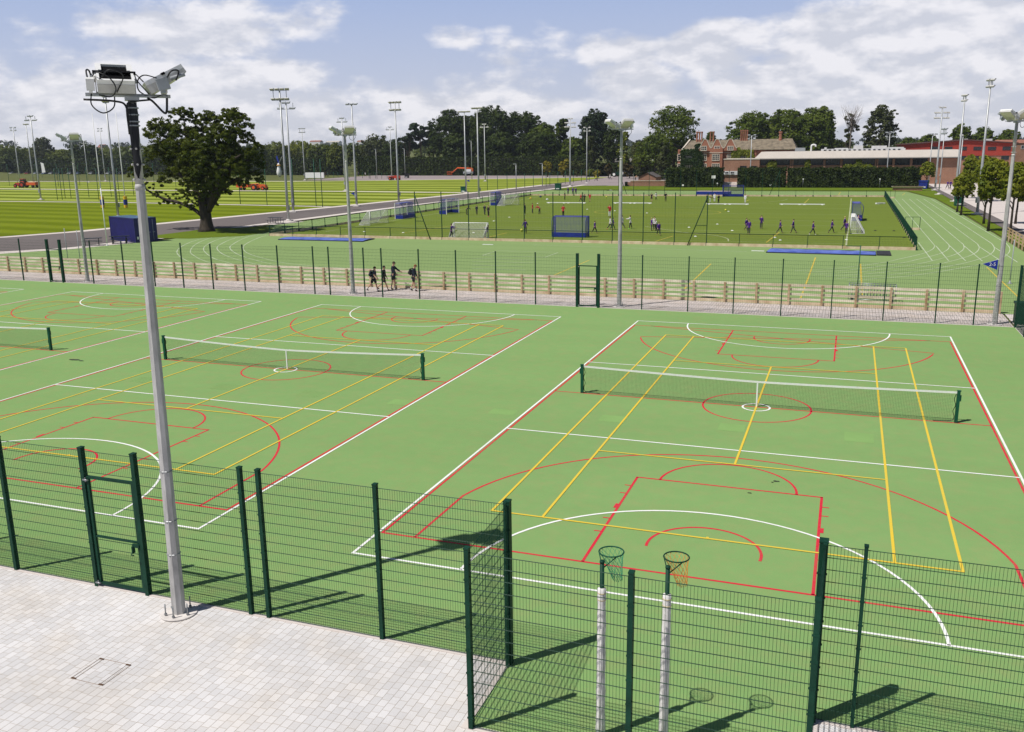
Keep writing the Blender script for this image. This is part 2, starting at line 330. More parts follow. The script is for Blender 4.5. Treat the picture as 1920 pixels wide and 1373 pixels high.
# ------------------------------------------------------------------ ground
GREEN = (.194, .336, .118)
layered('court_surface', GREEN, [(.05, (1, .35, 1), .09, 3), (.35, (.22, 1, 1), .085, 5), (2.2, (1, 1, 1), .05, 6), (45, (1, 1, 1), .13, 3)], .95, .15, 90, tint=((.236, .318, .122), 1.6))
layered('track_surface', (.222, .315, .122), [(.03, (1, 1, 1), .09, 3), (.25, (.15, 1, 1), .10, 4), (2, (1, 1, 1), .05, 4), (30, (1, 1, 1), .05, 2)], .9)
layered('pitch_turf', (.142, .190, .032), [(.02, (1, 1, 1), .08, 3), (.22, (.12, 1, 1), .10, 4), (1.5, (1, 1, 1), .07, 5), (14, (1, 1, 1), .10, 3)], .9)
layered('near_field_grass', (.118, .158, .004), [(.04, (1, 1, 1), .16, 5), (.9, (.5, 1, 1), .14, 5), (9, (1, 1, 1), .15, 3)], .95, extra=stripes((.168, .212, .010), 7.2, math.radians(6), 1.3, 4))
layered('far_field_grass', (.124, .164, .010), [(.035, (1, 1, 1), .16, 5), (.5, (.4, 1, 1), .12, 5), (5, (1, 1, 1), .14, 3)], .95, extra=stripes((.300, .350, .060), 11.5, math.radians(5.5), 1.7, 5))
layered('verge_grass', (.115, .165, .014), [(.2, (1, 1, 1), .22, 5), (3, (1, 1, 1), .22, 4)], .95)
layered('meadow', (.115, .128, .045), [(.004, (1, 1, 1), .35, 5), (.05, (1, 1, 1), .2, 4)], .95)
layered('asphalt', (.158, .138, .134), [(.1, (1, 1, 1), .10, 4), (2, (1, 1, 1), .07, 4), (30, (1, 1, 1), .12, 2)], .9)
layered('tarmac_far', (.30, .255, .255), [(.05, (1, 1, 1), .14, 4), (.9, (.3, 1, 1), .08, 4)], .9)
layered('pale_path', (.58, .52, .49), [(.3, (1, 1, 1), .10, 4), (3, (1, 1, 1), .07, 4)], .9)
layered('kerb_concrete', (.62, .56, .52), [(.5, (1, 1, 1), .12, 4), (6, (1, 1, 1), .08, 4)], .9)
paver_mat('plaza_pavers', (.62, .607, .608), .205, .152, .10, (.43, .38, .33), .0048)
paver_mat('path_pavers', (.54, .485, .465), .225, .163, .16, (.20, .17, .14), .008)
G = lambda k: MATS[k]
def sheet(name, pts, z, m, label=None):
    b = MB(); b.poly([(p[0], p[1], z) for p in pts]); return struct(b.build(name, m), label)
def R4(x0, x1, y0, y1): return [(x0, y0), (x1, y0), (x1, y1), (x0, y1)]
b = MB(); b.poly([(-6000, -300, -.06), (6000, -300, -.06), (6000, 6000, -.06), (-6000, 6000, -.06)]); struct(b.build('ground', G('meadow')))
# plaza with the bay cut for the posts
BX0, BX1, FY, BY = -2.56, 2.62, -18.43, -20.42
sheet('plaza_paving', [(-60, -45), (30, -45), (30, FY), (BX1+.06, FY), (BX1+.06, BY), (BX0-.06, BY), (BX0-.06, FY), (-60, FY)], .0, G('plaza_pavers'))
sheet('sports_court', [(-90, FY), (BX0-.06, FY), (BX0-.06, BY), (BX1+.06, BY), (BX1+.06, FY), (10.87, FY), (10.87, 18.72), (-90, 18.72)], .0, G('court_surface'))
b = MB()
for x0, x1, y0, y1 in ((-60, BX0-.11, FY-.05, FY+.05), (BX1+.11, 30, FY-.05, FY+.05), (BX0-.11, BX0-.01, BY-.05, FY+.05), (BX1+.01, BX1+.11, BY-.05, FY+.05), (BX0-.01, BX1+.01, BY-.05, BY+.05), (-90, 10.92, 18.68, 18.78), (10.87, 10.97, -18.3, 18.68)):
    b.bx(x0, x1, y0, y1, -.05, .018)
struct(b.build('edging_kerb', G('kerb_concrete')))
sheet('block_path', R4(-90, 10.86, 18.78, 22.75), .002, G('path_pavers'))
sheet('east_path', R4(10.97, 30, -18.3, 50), -.004, G('pale_path'))
# road on the left and its pale concrete edges
RL = [(-110, 34), (-95, 42), (-88.3, 46.5), (-85.2, 55), (-82.6, 76.2), (-78.9, 105), (-75.4, 140), (-72.6, 185), (-72, 200)]
RR = [(-96, 20), (-80, 29), (-71.6, 38.5), (-70.3, 50), (-70.3, 70), (-69.6, 95), (-68.6, 118), (-66.3, 150), (-64.5, 172), (-63, 200)]
def off(line, d): return [(p[0]+d, p[1]-abs(d)*.3) for p in line]
track_pts = [(-96, 22.75)]+[(x, y) for x, y in RR if y > 22]+[(-60, 170.5), (13, 168.2), (16.4, 150), (16.6, 22.75)]
sheet('running_track', [(-80, 22.75), (-79.5, 27), (-71.6, 38), (-67.6, 46), (-66.6, 55), (-67.0, 80), (-66.5, 110), (-64.6, 145), (-62, 168), (13, 166), (16.2, 140), (16.7, 100), (16.9, 60), (16.9, 22.75)], -.002, G('track_surface'))
sheet('road', RL+RR[::-1], -.012, G('asphalt'))
kb = MB()
for ln, d in ((RL, -2.1), (RR, 1.7)):
    a = ln; c = off(ln, d)
    for i in range(len(a)-1): kb.poly([(*a[i], .006), (*a[i+1], .006), (*c[i+1], .006), (*c[i], .006)] if d < 0 else [(*c[i], .006), (*c[i+1], .006), (*a[i+1], .006), (*a[i], .006)])
struct(kb.build('kerb_strip', G('kerb_concrete')))
sheet('picnic_pavement', [(-84, 24), (-71.6, 38.3), (-69.2, 46.3), (-67.8, 46), (-70, 38), (-79.5, 24)], .004, G('kerb_concrete'))
sheet('seating_pavement', [(-70.2, 69), (-66.9, 69), (-66.4, 74.5), (-70.2, 74.5)], .010, G('kerb_concrete'))
sheet('oak_verge', [(-72.3, 49.5), (-65.5, 50), (-61.3, 54.2), (-61.5, 59), (-63.8, 63.5), (-66.8, 66), (-72.2, 62)], .012, G('verge_grass'))
# mown playing fields, split by pale paths
fl = [(-110.5, 34.5), (-97, 42.8), (-90.6, 47.3), (-87.4, 55.8), (-84.8, 76.6), (-81.2, 104.6)]
sheet('near_playing_field', [(-330, 34.5)]+fl+[(-130.5, 110.8), (-340, 115)], -.02, G('near_field_grass'))
sheet('far_playing_field', [(-340, 117), (-130.5, 112.8), (-81.0, 106.6), (-77.8, 139), (-75, 184), (-74.5, 196), (-72, 265), (-139, 238), (-168, 229), (-330, 228)], -.02, G('far_field_grass'))
pb = MB(); pb.ribbon([(-340, 116), (-200, 112.8), (-130.5, 111.8), (-81.2, 105.4)], 1.5, .0); pb.ribbon([(-340, 172), (-231, 170), (-167, 163.5), (-111, 160.5), (-76.5, 156)], 2.6, .0); pb.ribbon([(-340, 232), (-250, 231), (-168, 229.5), (-137, 238.3), (-71, 266)], 3.2, .0)
struct(pb.build('field_path', G('kerb_concrete')))
sheet('tarmac_yard', [(-175, 243), (-138.5, 240), (-71.5, 267), (-73.5, 197), (-63.5, 174), (-38, 190), (-43, 260), (-55, 285), (-100, 300), (-175, 310)], -.03, G('tarmac_far'))
sheet('garden_lawn', [(-95, 286), (-55, 281), (-43, 262), (-40, 196), (-30, 196), (-28, 330), (-110, 330)], -.025, G('verge_grass'))
sheet('north_verge', [(-61, 170.5), (14, 168.3), (18.3, 175), (20, 195), (-62, 195), (-64, 176)], -.022, G('verge_grass'))
sheet('east_verge', [(17.1, 40), (17.1, 100), (16.5, 140), (13.5, 168), (18.5, 172), (18.6, 40)], .004, G('verge_grass'))
sheet('tarmac_strip', [(18.6, 40), (20.2, 40), (19.9, 140), (19.5, 205), (18.4, 205), (18.6, 172)], .008, G('asphalt'))
sheet('avenue_path', [(20.2, 40), (60, 40), (60, 260), (17, 235), (17.5, 205), (19.5, 205)], .002, G('pale_path'))
# hockey pitch
PX0, PX1, PY0, PY1 = -58.4, 8.4, 55.1, 145.4
sheet('turf_pitch', R4(PX0, PX1, PY0, PY1), .01, G('pitch_turf'))

# ------------------------------------------------------------------ painted lines
def worn(name, c, base, amt):
    m = bpy.data.materials.new(name); m.use_nodes = True; nt = m.node_tree; L = nt.links.new; b = nt.nodes['Principled BSDF']; b.inputs['Roughness'].default_value = .8; b.inputs['Specular IOR Level'].default_value = .2
    pos = nd(nt, 'ShaderNodeNewGeometry').outputs['Position']
    n = nd(nt, 'ShaderNodeTexNoise'); n.inputs['Scale'].default_value = 9; n.inputs['Detail'].default_value = 8; n.inputs['Roughness'].default_value = .75; L(pos, n.inputs['Vector'])
    n2 = nd(nt, 'ShaderNodeTexNoise'); n2.inputs['Scale'].default_value = .35; L(pos, n2.inputs['Vector'])
    f = math_(nt, 'MULTIPLY_ADD', n.outputs['Fac'], 1.6, math_(nt, 'MULTIPLY_ADD', n2.outputs['Fac'], 1.2, -1.4+amt), clamp=True)
    mx = nd(nt, 'ShaderNodeMixRGB'); L(f, mx.inputs[0]); mx.inputs[1].default_value = (*c, 1); mx.inputs[2].default_value = (*base, 1); L(mx.outputs[0], b.inputs['Base Color']); return m
WL, RD, YL = worn('white_line', (.84, .84, .82), (.50, .58, .44), .05), worn('red_line', (.60, .018, .045), (.40, .17, .09), .10), worn('yellow_line', (.72, .51, .045), (.55, .48, .10), .2)
wb, rb, yb = MB(), MB(), MB()
def rect(b, x0, x1, y0, y1, w, z): b.ribbon([(x0-w/2, y0), (x1+w/2, y0)], w, z); b.ribbon([(x0-w/2, y1), (x1+w/2, y1)], w, z); b.ribbon([(x0, y0+w/2), (x0, y1-w/2)], w, z); b.ribbon([(x1, y0+w/2), (x1, y1-w/2)], w, z)
def court_lines(dx):
    X = lambda pts: [(p[0]+dx, p[1]) for p in pts]; zr, zw, zy = .004, .008, .012; W = .068
    rect(wb, dx-7.625, dx+7.625, -15.25, 15.25, W, zw)
    for sy in (-1, 1):
        wb.ribbon([(dx-7.6, 5.08*sy), (dx+7.6, 5.08*sy)], W, zw)
        wb.ribbon(X(arc(0, 15.25*sy, 4.92, 180, 360) if sy > 0 else arc(0, -15.25, 4.92, 0, 180)), W, zw)
        # red basketball: lane, free-throw half circle, three-point line, no-charge arc, rebound ticks
        rb.ribbon(X([(-2.47, 14*sy), (-2.47, 8.3*sy)]), W, zr); rb.ribbon(X([(2.47, 14*sy), (2.47, 8.3*sy)]), W, zr); rb.ribbon(X([(-2.5, 8.3*sy), (2.5, 8.3*sy)]), W, zr)
        a = arc(0, 8.3*sy, 1.83, 0, 180) if sy < 0 else arc(0, 8.3, 1.83, 180, 360)
        rb.ribbon(X(a), W, zr)
        cy = 12.55*sy; a = arc(0, cy, 6.75, 12, 168) if sy < 0 else arc(0, cy, 6.75, 192, 348)
        rb.ribbon(X([(6.65, 14*sy)]+a+[(-6.65, 14*sy)]), W, zr)
        a = arc(0, 12.55*sy, 1.3, -8, 188) if sy < 0 else arc(0, 12.55, 1.3, 172, 368)
        rb.ribbon(X(a), W, zr)
        for sx in (-1, 1):
            for t in (12.25, 11.4, 9.6, 9.0): rb.ribbon(X([(2.5*sx, t*sy), (2.62*sx+.05*sx, t*sy)]), .05, zr)
            rb.ribbon(X([(2.53*sx, 10.70*sy), (2.53*sx, 10.40*sy)]), .10, zr+.002)
    rect(rb, dx-7.52, dx+7.52, -14, 14, W, zr)
    rb.ribbon([(dx-7.5, 0), (dx+7.5, 0)], W, zr); rb.ribbon(X(arc(0, 0, 1.87, 0, 360)[:-1]), W, zr, True)
    wb.ribbon(X(arc(0, -.05, .47, 0, 360)[:-1]), W, zw, True)
    for x in (-5.485, -4.115, 4.115, 5.485): yb.ribbon([(dx+x, -11.885), (dx+x, 11.885)], W, zy)
    for y in (-11.885, 11.885): yb.ribbon([(dx-5.51, y), (dx+5.51, y)], W, zy+.002); yb.ribbon([(dx, y), (dx, y*.993)], W, zy+.004)
    for y in (-6.4, 6.4): yb.ribbon([(dx-4.1, y), (dx+4.1, y)], W, zy+.002)
    yb.ribbon([(dx, -6.38), (dx, 6.38)], W, zy)
CX = (0., -19.6, -39.25, -58.9)
for dx in CX: court_lines(dx)
for b, n, m in ((wb, 'white_court_lines', WL), (rb, 'red_court_lines', RD), (yb, 'yellow_court_lines', YL)): struct(b.build(n, m))
# lighter repair patches of the court surface
PM = layered('court_patch_surface', (.215, .362, .122), [(1.2, (1, 1, 1), .10, 4), (45, (1, 1, 1), .12, 3)], .9)
b = MB()
def hatch(pts):
    (ax, ay), (bx_, by_), (cx_, cy_), (dx_, dy_) = pts
    for i in range(9):
        t = (i+.5)/9; p = (ax+(bx_-ax)*t, ay+(by_-ay)*t); q = (dx_+(cx_-dx_)*t, dy_+(cy_-dy_)*t); b.ribbon([p, q], .045, .003)
for x, y, w, d in ((-8.4, -3.3, .95, .62), (-4.5, -2.95, .9, .75), (-.52, -2.75, .85, .82), (3.42, -2.6, .88, 1.0)): b.poly([(p[0], p[1], .003) for p in R4(x-w/2, x+w/2, y-d/2, y+d/2)])
for x, y in ((-24.2, -3.35), (-20.3, -3.3), (-16.4, -3.2)): hatch(R4(x-.5, x+.5, y-.42, y+.42))
b.poly([(p[0], p[1], .003) for p in R4(-12.9, -11.95, -3.6, -2.9)]); struct(b.build('surface_patch', PM))
b = MB(); R_ = random.Random(9)
for px, py, r in ((1405, 925, .08), (1455, 903, .12), (1448, 905, .06), (140, 675, .30), (152, 677, .16)):
    p = at(px, py); b.poly([(p.x+r*R_.uniform(.5, 1.1)*math.cos(t*PI/5), p.y+.5*r*R_.uniform(.5, 1.1)*math.sin(t*PI/5), .0145) for t in range(10)])
struct(b.build('stain', mat('court_stain', (.05, .065, .035), .9, .3, 9)))
# track and pitch lines
TW = worn('faded_white_line', (.58, .63, .50), (.222, .315, .122), .36); TY = worn('faded_yellow_line', (.62, .45, .06), (.40, .38, .10), .3)
PW = worn('pitch_line', (.50, .52, .34), (.16, .20, .05), .30); PY = worn('pitch_yellow_line', (.55, .42, .06), (.22, .22, .05), .25)
tw = MB(); W2 = lambda l: [at(px, py) for px, py in l]
L1 = W2([(1752.3, 460.3), (1751.6, 464), (1747.2, 468.3), (1734.8, 474.2), (1712.9, 480), (1686.7, 485.8), (1660.4, 491.7), (1603, 499.6), (1551, 504.8), (1490, 508)])
L6 = W2([(1886, 456), (1892.5, 464), (1893, 471), (1888, 477.8), (1878, 484), (1852, 492.5), (1822, 499), (1755, 510.5), (1690, 519), (1590, 526)])
for k in range(6):
    t = k/5; mid = [L1[i].lerp(L6[i], t) for i in range(10)]
    tw.ribbon([Vector((9.92+1.13*k, 139.5, 0))]+[Vector((9.92+1.13*k+(mid[0].x-9.92-1.13*k)*s, 139.5+(mid[0].y-139.5)*s, 0)) for s in (.3, .6, .85)]+spline(mid, 6), .075, .004)
for a, c in (((1722, 455), (1748, 489)), ((1754.5, 461), (1778.5, 489)), ((1780.7, 461), (1810.6, 489.5)), ((1808, 461.5), (1842, 490)), ((1835, 462), (1880, 492)), ((1863, 463), (1908, 492))): tw.ribbon(W2([a, c]), .085, .006)
BEND = [[(420, 440), (372, 449.5), (343.8, 460.5), (331.7, 472.5), (343.8, 485.6), (372, 496.6), (424, 507.5), (500, 519)], [(440, 440), (402.8, 444), (369, 457), (356.9, 471.4), (366, 481), (385.3, 490), (430, 501), (515, 514)],
        [(460, 440), (422.5, 445.2), (393, 456), (381.6, 468), (398.4, 483.4), (422.5, 491), (457.5, 501), (540, 511)], [(480, 440), (442.2, 446.2), (414, 458), (407.2, 467), (422.5, 479), (464, 492), (520, 502), (590, 509)],
        [(500, 439), (466.3, 444), (440, 456), (431.3, 466), (453.1, 480.2), (510, 495.5), (560, 503), (640, 509)], [(525, 439), (492.5, 443.6), (464, 456), (456, 465), (466.3, 475.8), (514.4, 489.6), (564.7, 497), (660, 504)]]
for l in BEND: tw.ribbon(spline(W2(l), 6), .085, .004)
for l in ([(905, 479), (930, 471)], [(905, 479), (1025, 482.5)], [(1021, 483), (1047, 473.5)], [(885, 484.5), (1000, 488)], [(885, 490.5), (1000, 493)], [(885, 497), (980, 499.5)], [(885, 503.5), (985, 506.5)], [(930, 470.5), (1040, 473)], [(1000, 459.5), (1400, 472)]): tw.ribbon(W2(l), .08, .004)
struct(tw.build('track_lines', TW))
ty = MB()
for l in ([(1529, 483), (1516, 520), (1500, 562)], [(1613.5, 495), (1616.5, 555)], [(1850, 501), (1912, 560)], [(1280, 545), (1333, 495)], [(1035, 518), (1105, 488)], [(1692, 366), (1697, 362)], [(1572, 366), (1576, 360)]): ty.ribbon(W2(l), .1, .004)
struct(ty.build('yellow_track_lines', TY))
pw = MB(); py_ = MB(); z = .016
pw.ribbon([at(1586.5, 460, .01), (2.75, 100), (2.85, 139.5)], .16, z)
for y in (59.4, 62.2, 68.6, 71.2, 80.0, 87.0, 98.7, 111, 122): pw.ribbon([(-52.5, y), (2.7, y)], .085, z)
pw.ribbon([(-54.9, 61), (-54.6, 139)], .12, z); pw.ribbon([(-54.6, 139.2), (2.8, 139.2)], .1, z)
pw.ribbon(spline([at(1210, 425), at(1290, 437), at(1335, 441), at(1362, 447), at(1366, 453)]), .12, z); pw.ribbon(spline([at(1477, 373.5), at(1468, 376), at(1440, 379), at(1390, 381)]), .1, z)
for l in ([(1437, 455), (1461, 436)], [(1508, 381.5), (1517, 373)], [(750, 438), (845, 424)], [(1229, 453), (1262, 443)], [(910, 447), (950, 437)], [(1405, 375), (1398, 378)]): py_.ribbon(W2(l), .13, z)
a, c = at(1115, 399), at(1346, 398); mx_, my_ = (a.x+c.x)/2, (a.y+c.y)/2
py_.ribbon([(mx_+9.1*math.cos(t*PI/24), my_+.5+6.4*math.sin(t*PI/24)) for t in range(48)], .12, z, True)
for y in (64.3, 66.5, 92): py_.ribbon([(-52, y), (2.5, y)], .07, z)
struct(pw.build('white_pitch_lines', PW)); struct(py_.build('yellow_pitch_lines', PY))
# ------------------------------------------------------------------ far hills
def hill_z(x, y):
    dx, dy = x-CAM.x, y-CAM.y; r = math.hypot(dx, dy); az = math.atan2(dx, dy); k = 1/(1+math.exp((az+.12)*9))
    return min(max(0, (r-500)/750), 1)**1.3*(5+k*(10+4*math.sin(az*5.3+1)+2.5*math.sin(az*13+.4)))
def hills():
    n_a, rad = 90, [420, 520, 650, 800, 1000, 1250, 1500, 1900, 2600]; V = []; F = []
    for i in range(n_a+1):
        az = math.radians(-80+130*i/n_a)
        for r in rad:
            x, y = CAM.x+r*math.sin(az), CAM.y+r*math.cos(az); V.append((x, y, hill_z(x, y)-max(0, r-1500)*.01-.08))
    k = len(rad)
    for i in range(n_a):
        for j in range(k-1): F.append((i*k+j, (i+1)*k+j, (i+1)*k+j+1, i*k+j+1))
    b = MB(); b.add(V, F, True); struct(b.build('hills', G('meadow')))
hills()
# ------------------------------------------------------------------ weld-mesh fences
def mesh_panel(b, p0, p1, z0, z1, sv=.05, sh=.2, wv=.0055, wh=.008, twin=True):
    p0 = Vector((*p0[:2], 0)); p1 = Vector((*p1[:2], 0)); d = p1-p0; n = max(1, int(d.length/sv+.5)); nr = Vector((-d.y, d.x, 0)).normalized()*(wv/2+wh/2)
    for i in range(1, n): p = p0+d*(i/n); b.wire((p.x, p.y, z0), (p.x, p.y, z1), wv)
    k = int((z1-z0)/sh+.5)
    for j in range(k+1):
        z = z0+(z1-z0)*j/k
        for q in ((nr, -nr) if twin else (nr,)): b.wire((p0.x+q.x, p0.y+q.y, z), (p1.x+q.x, p1.y+q.y, z), wh)
def post(b, x, y, h, w=.07, d=.07, cap=True):
    b.bx(x-w/2, x+w/2, y-d/2, y+d/2, -.03, h)
    if cap: b.bx(x-w/2-.006, x+w/2+.006, y-d/2-.006, y+d/2+.006, h, h+.025)
def fence(name, label, cat, pts, h, m, group=None, skip=(), pw=.065, ph=None, **kw):
    """pts: post points; one post and one mesh panel each; panels in skip are left open (gates)"""
    o = thing(name, label, cat, (pts[0][0], pts[0][1], 0), 0, group); ox, oy = pts[0][:2]
    for i, p in enumerate(pts):
        b = MB(); w = p[2] if len(p) > 2 else pw; post(b, p[0]-ox, p[1]-oy, (ph or h)+.06, w, w*1.25)
        # clips holding the panels
        if kw.get('sv', .05) <= .051:
            for j in range(int(h/.4)): b.bx(p[0]-ox-w*.5-.012, p[0]-ox+w*.5+.012, p[1]-oy-w*.68, p[1]-oy-w*.60, .2+j*.4, .235+j*.4)
        b.build('post', m, o)
        if i+1 < len(pts) and i not in skip:
            b = MB(); q = pts[i+1]; mesh_panel(b, (p[0]-ox, p[1]-oy), (q[0]-ox, q[1]-oy), .04, h, **kw); b.build('mesh_panel', m, o)
    return o
def gate(x0, x1, y, hgate, htop, label, m, wire_s=.05):
    o = thing('mesh_gate', label, 'gate', ((x0+x1)/2, y, 0)); w = x1-x0; f = MB(); t = .055; h = w/2-.09
    f.bx(-h, -h+t, -.03, .03, .06, hgate); f.bx(h-t, h, -.03, .03, .06, hgate)
    f.bx(-h+t, h-t, -.03, .03, hgate-t, hgate); f.bx(-h+t, h-t, -.03, .03, .06, .06+t); f.bx(-h+t, h-t, -.022, .022, 1.15, 1.19); f.build('gate_frame', m, o)
    b = MB(); mesh_panel(b, (-h+t, 0), (h-t, 0), .12, hgate-t, sv=wire_s); b.build('mesh_panel', m, o)
    b = MB(); b.bx(h-.16, h+.02, -.075, -.03, 1.08, 1.15); b.bx(h-.16, h-.13, -.10, -.03, .95, 1.10); b.tube([(h-.145, -.09, 1.0), (h-.145, -.13, .93), (h-.08, -.13, .93)], .014, 6); b.build('latch', M['green'], o)
    for z in (.10, hgate-.08):
        b = MB(); b.tube([(-h-.06, -.06, z), (-h+.07, -.06, z)], .02, 8); b.bx(-h-.05, -h+.0, -.05, .03, z-.05, z+.05); b.build('hinge', M['steel'], o)
    return o
GN = M['green']
fence('mesh_fence', 'dark green mesh fence along the pavers, left of the recess, behind the concrete lamp pole', 'fence', [(-17.3, FY), (-14.38, FY, .075), (-12.06, FY, .09), (-10.70, FY, .09), (-8.12, FY, .075), (-7.70, FY, .075), (-5.16, FY, .075), (-2.58, FY, .105)], 3.06, GN, 'green mesh fences round the courts', skip=(2,))
fence('mesh_fence', 'dark green mesh fence of the square recess holding two netball posts', 'fence', [(-2.58, FY-.13, .04), (-2.50, BY, .075), (.06, BY, .075), (2.60, BY, .075), (2.64, FY-.14, .04)], 3.06, GN, 'green mesh fences round the courts')
fence('mesh_fence', 'dark green mesh fence running off the right edge from the thick black post', 'fence', [(2.62, FY, .13), (3.23, FY, .055), (5.8, FY), (8.4, FY), (10.87, FY)], 3.06, GN, 'green mesh fences round the courts')
gate(-12.08, -10.68, FY, 2.52, 3.06, 'narrow dark green mesh gate beside the tall concrete lamp pole', GN)
b = MB(); mesh_panel(b, (-11.38-.64, FY), (-11.38+.64, FY), 2.6, 3.06); tp = b.build('mesh_panel', GN, [o for o in C.objects if o.name == 'mesh_fence'][0]); tp.location = (17.3, 18.43, 0)
FF = 18.75
fx = [-68.3, -65.6, -63.0, -60.3, -57.76, -55.1, -52.4, -51.2, -48.39, -45.52, -42.87, -40.4, -37.92, -35.33, -32.61, -29.89, -28.73, -26.18, -24.9, -22.3, -19.78, -17.16, -14.63, -12.04, -10.76, -8.19, -5.56, -3.05, -.5, 2.09, 4.69, 7.2, 8.99, 10.87]
fence('mesh_fence', 'long dark green mesh fence at the far end of the courts before the timber rails', 'fence', [(x, FF, .14) if x in (-52.4, -51.2, -12.04, -10.76) else (x, FF) for x in fx], 3.05, GN, 'green mesh fences round the courts', skip=(6, 23), pw=.06, sv=.1, wv=.006, wh=.007)
fence('mesh_fence', 'green mesh fence running along the right edge of the courts at the far corner', 'fence', [(10.89, FF-.1, .11)]+[(10.89, y) for y in (16.1, 13.5, 10.9, 8.3, 5.7)], 3.05, GN, 'green mesh fences round the courts', sv=.05, wv=.006)
gate(-12.04, -10.76, FF, 2.45, 3.05, 'dark green gate at the far fence left of a lamp post, pavers behind', GN, .12)
gate(-52.4, -51.2, FF, 2.45, 3.05, 'dark green gate at the far left of the courts near the picnic tables', GN, .12)
# ------------------------------------------------------------------ timber rail fences
def timber(label, x0, x1, y, n, along_y=False):
    o = thing('timber_fence', label, 'fence', (x0, y, 0), math.radians(90) if along_y else 0, 'post and rail timber fences'); L = x1-x0; st = L/n
    for i in range(n+1):
        b = MB(); x = i*st; dz = random.uniform(-.02, .03); b.bx(x-.06, x+.06, -.055, .055, -.05, 1.2+dz); b.build('post', M['woodpost'], o)
    for j, z in enumerate((.34, .62, .89, 1.14)):
        b = MB()
        for i in range(n): a = i*st; b.box((a+st/2, .08+random.uniform(-.004, .004), z+random.uniform(-.012, .012)), (st-.006, .04, .135 if j < 3 else .15), Matrix.Rotation(random.uniform(-.006, .006), 3, 'Y'))
        b.build('rail', M['wood'], o)
    b = MB(); b.bx(0, L, .06, .11, -.02, .17); b.build('gravel_board', M['board'], o)
timber('long timber post and rail fence between the pavers and the running track', -74.0, 10.7, 22.75, 46)
def timber2():
    o = thing('timber_fence', 'short brown timber rail fence beside the track under the avenue trees at right', 'fence', (17.0, 46, 0), 0, 'post and rail timber fences'); n = 12; st = 1.9
    for i in range(n+1): b = MB(); b.bx(-.06, .06, i*st-.06, i*st+.06, -.05, 1.2); b.build('post', M['woodpost'], o)
    for z in (.34, .62, .89, 1.14): b = MB(); b.bx(.06, .10, 0, n*st, z-.05, z+.05); b.build('rail', M['woodpost'], o)
timber2()
# ------------------------------------------------------------------ court floodlights (10 m)
def lamp_head(par, loc, rz, side=-1, tilt=32):
    """housing facing local +y, its glass looking down and forward; a U bracket carries it over the cross arm; side: where the gear box hangs"""
    h = bpy.data.objects.new('floodlight', None); C.objects.link(h); h.parent = par; h.location = loc; h.rotation_euler = (0, 0, rz)
    R = Matrix.Rotation(math.radians(tilt), 3, 'X'); W = .36
    def P(u, v, d): p = R @ Vector((d, u, v)); return (p.x, p.y, p.z+.25)
    b = MB(); b.prism([(-.38, -.10), (.50, -.055), (.50, .05), (-.38, .095)], -W, W, P); b.build('housing', M['lampbody'], h)
    b = MB(); b.prism([(-.32, -.108), (.47, -.066), (.47, -.057), (-.32, -.098)], -W+.03, W-.03, P); b.build('glass', M['lampglass'], h)
    b = MB(); tp = lambda u: .095-.045*(u+.38)/.88                       # raised white rim round the open black gear tray on the back
    for u0, u1, d0, d1 in ((.45, .50, -W, W), (-.37, -.30, -W, W), (-.30, .45, -W, -W+.05), (-.30, .45, W-.05, W), (.16, .45, -W+.05, -W+.11), (.16, .45, W-.11, W-.05)): b.prism([(u0, tp(u0)-.01), (u1, tp(u1)-.01), (u1, tp(u1)+.09), (u0, tp(u0)+.09)], d0, d1, P)
    b.build('back_rim', M['whitepl'], h)
    b = MB(); b.prism([(-.295, tp(-.295)+.001), (.155, tp(.155)+.001), (.155, tp(.155)+.04), (-.295, tp(-.295)+.04)], -W+.055, W-.055, P); b.prism([(.157, tp(.157)+.001), (.445, tp(.445)+.001), (.445, tp(.445)+.04), (.157, tp(.157)+.04)], -W+.115, W-.115, P)
    b.prism([(.02, .125), (.10, .12), (.10, .17), (.02, .175)], -W-.07, W+.05, P)
    b.build('control_gear', M['lampdark'], h)
    b = MB()
    for s in (-1, 1): b.box((s*(W+.022), 0, .14), (.018, .07, .30)); b.tube([(s*(W+.01), 0, .25), (s*(W+.06), 0, .25)], .05, 10)
    b.box((0, 0, .0), (2*W+.06, .07, .02)); b.build('bracket', M['lampbody'], h)
    b = MB(); q = side*(W+.13); b.box((q, -.05, .16), (.16, .24, .24), Matrix.Rotation(.25, 3, 'X')); b.box((q, -.06, .02), (.07, .10, .10)); b.tube([(side*(W+.02), .12, .30), (side*(W+.10), .40, .40)], .045, 8); b.build('junction_box', M['grey'] if side > 0 else M['whitepl'], h)
    b = MB(); e = side; b.tube(spline([(e*(W+.08), -.16, .30), (e*(W+.0), -.40, .36), (e*(W-.22), -.52, .26), (e*(W-.34), -.5, .05), (e*(W-.25), -.25, -.10), (e*(W-.02), -.1, -.06)], 5), .014, 6); b.build('cable', M['black'], h)
    b = MB(); b.tube(spline([(e*(W-.05), -.42, .22), (e*(W-.24), -.55, .40), (e*(W-.50), -.52, .30), (e*(W-.36), -.3, -.02)], 5), .013, 6); b.build('cable', M['black'], h)
    if side < 0: b = MB(); b.tube(spline([(e*(W+.12), -.05, .0), (e*(W+.14), -.06, -.26), (e*(W-.06), -.06, -.42), (e*(W-.28), -.05, -.30), (e*(W-.32), -.04, -.04)], 6), .015, 6); b.build('cable', M['black'], h)
    b = MB(); b.tube(spline([(e*(W+.16), .0, .22), (e*(W+.18), .12, .44), (e*(W+.12), .28, .46), (e*(W+.08), .22, .26)], 6), .018, 6); b.build('cable', M['black'], h)
    return h
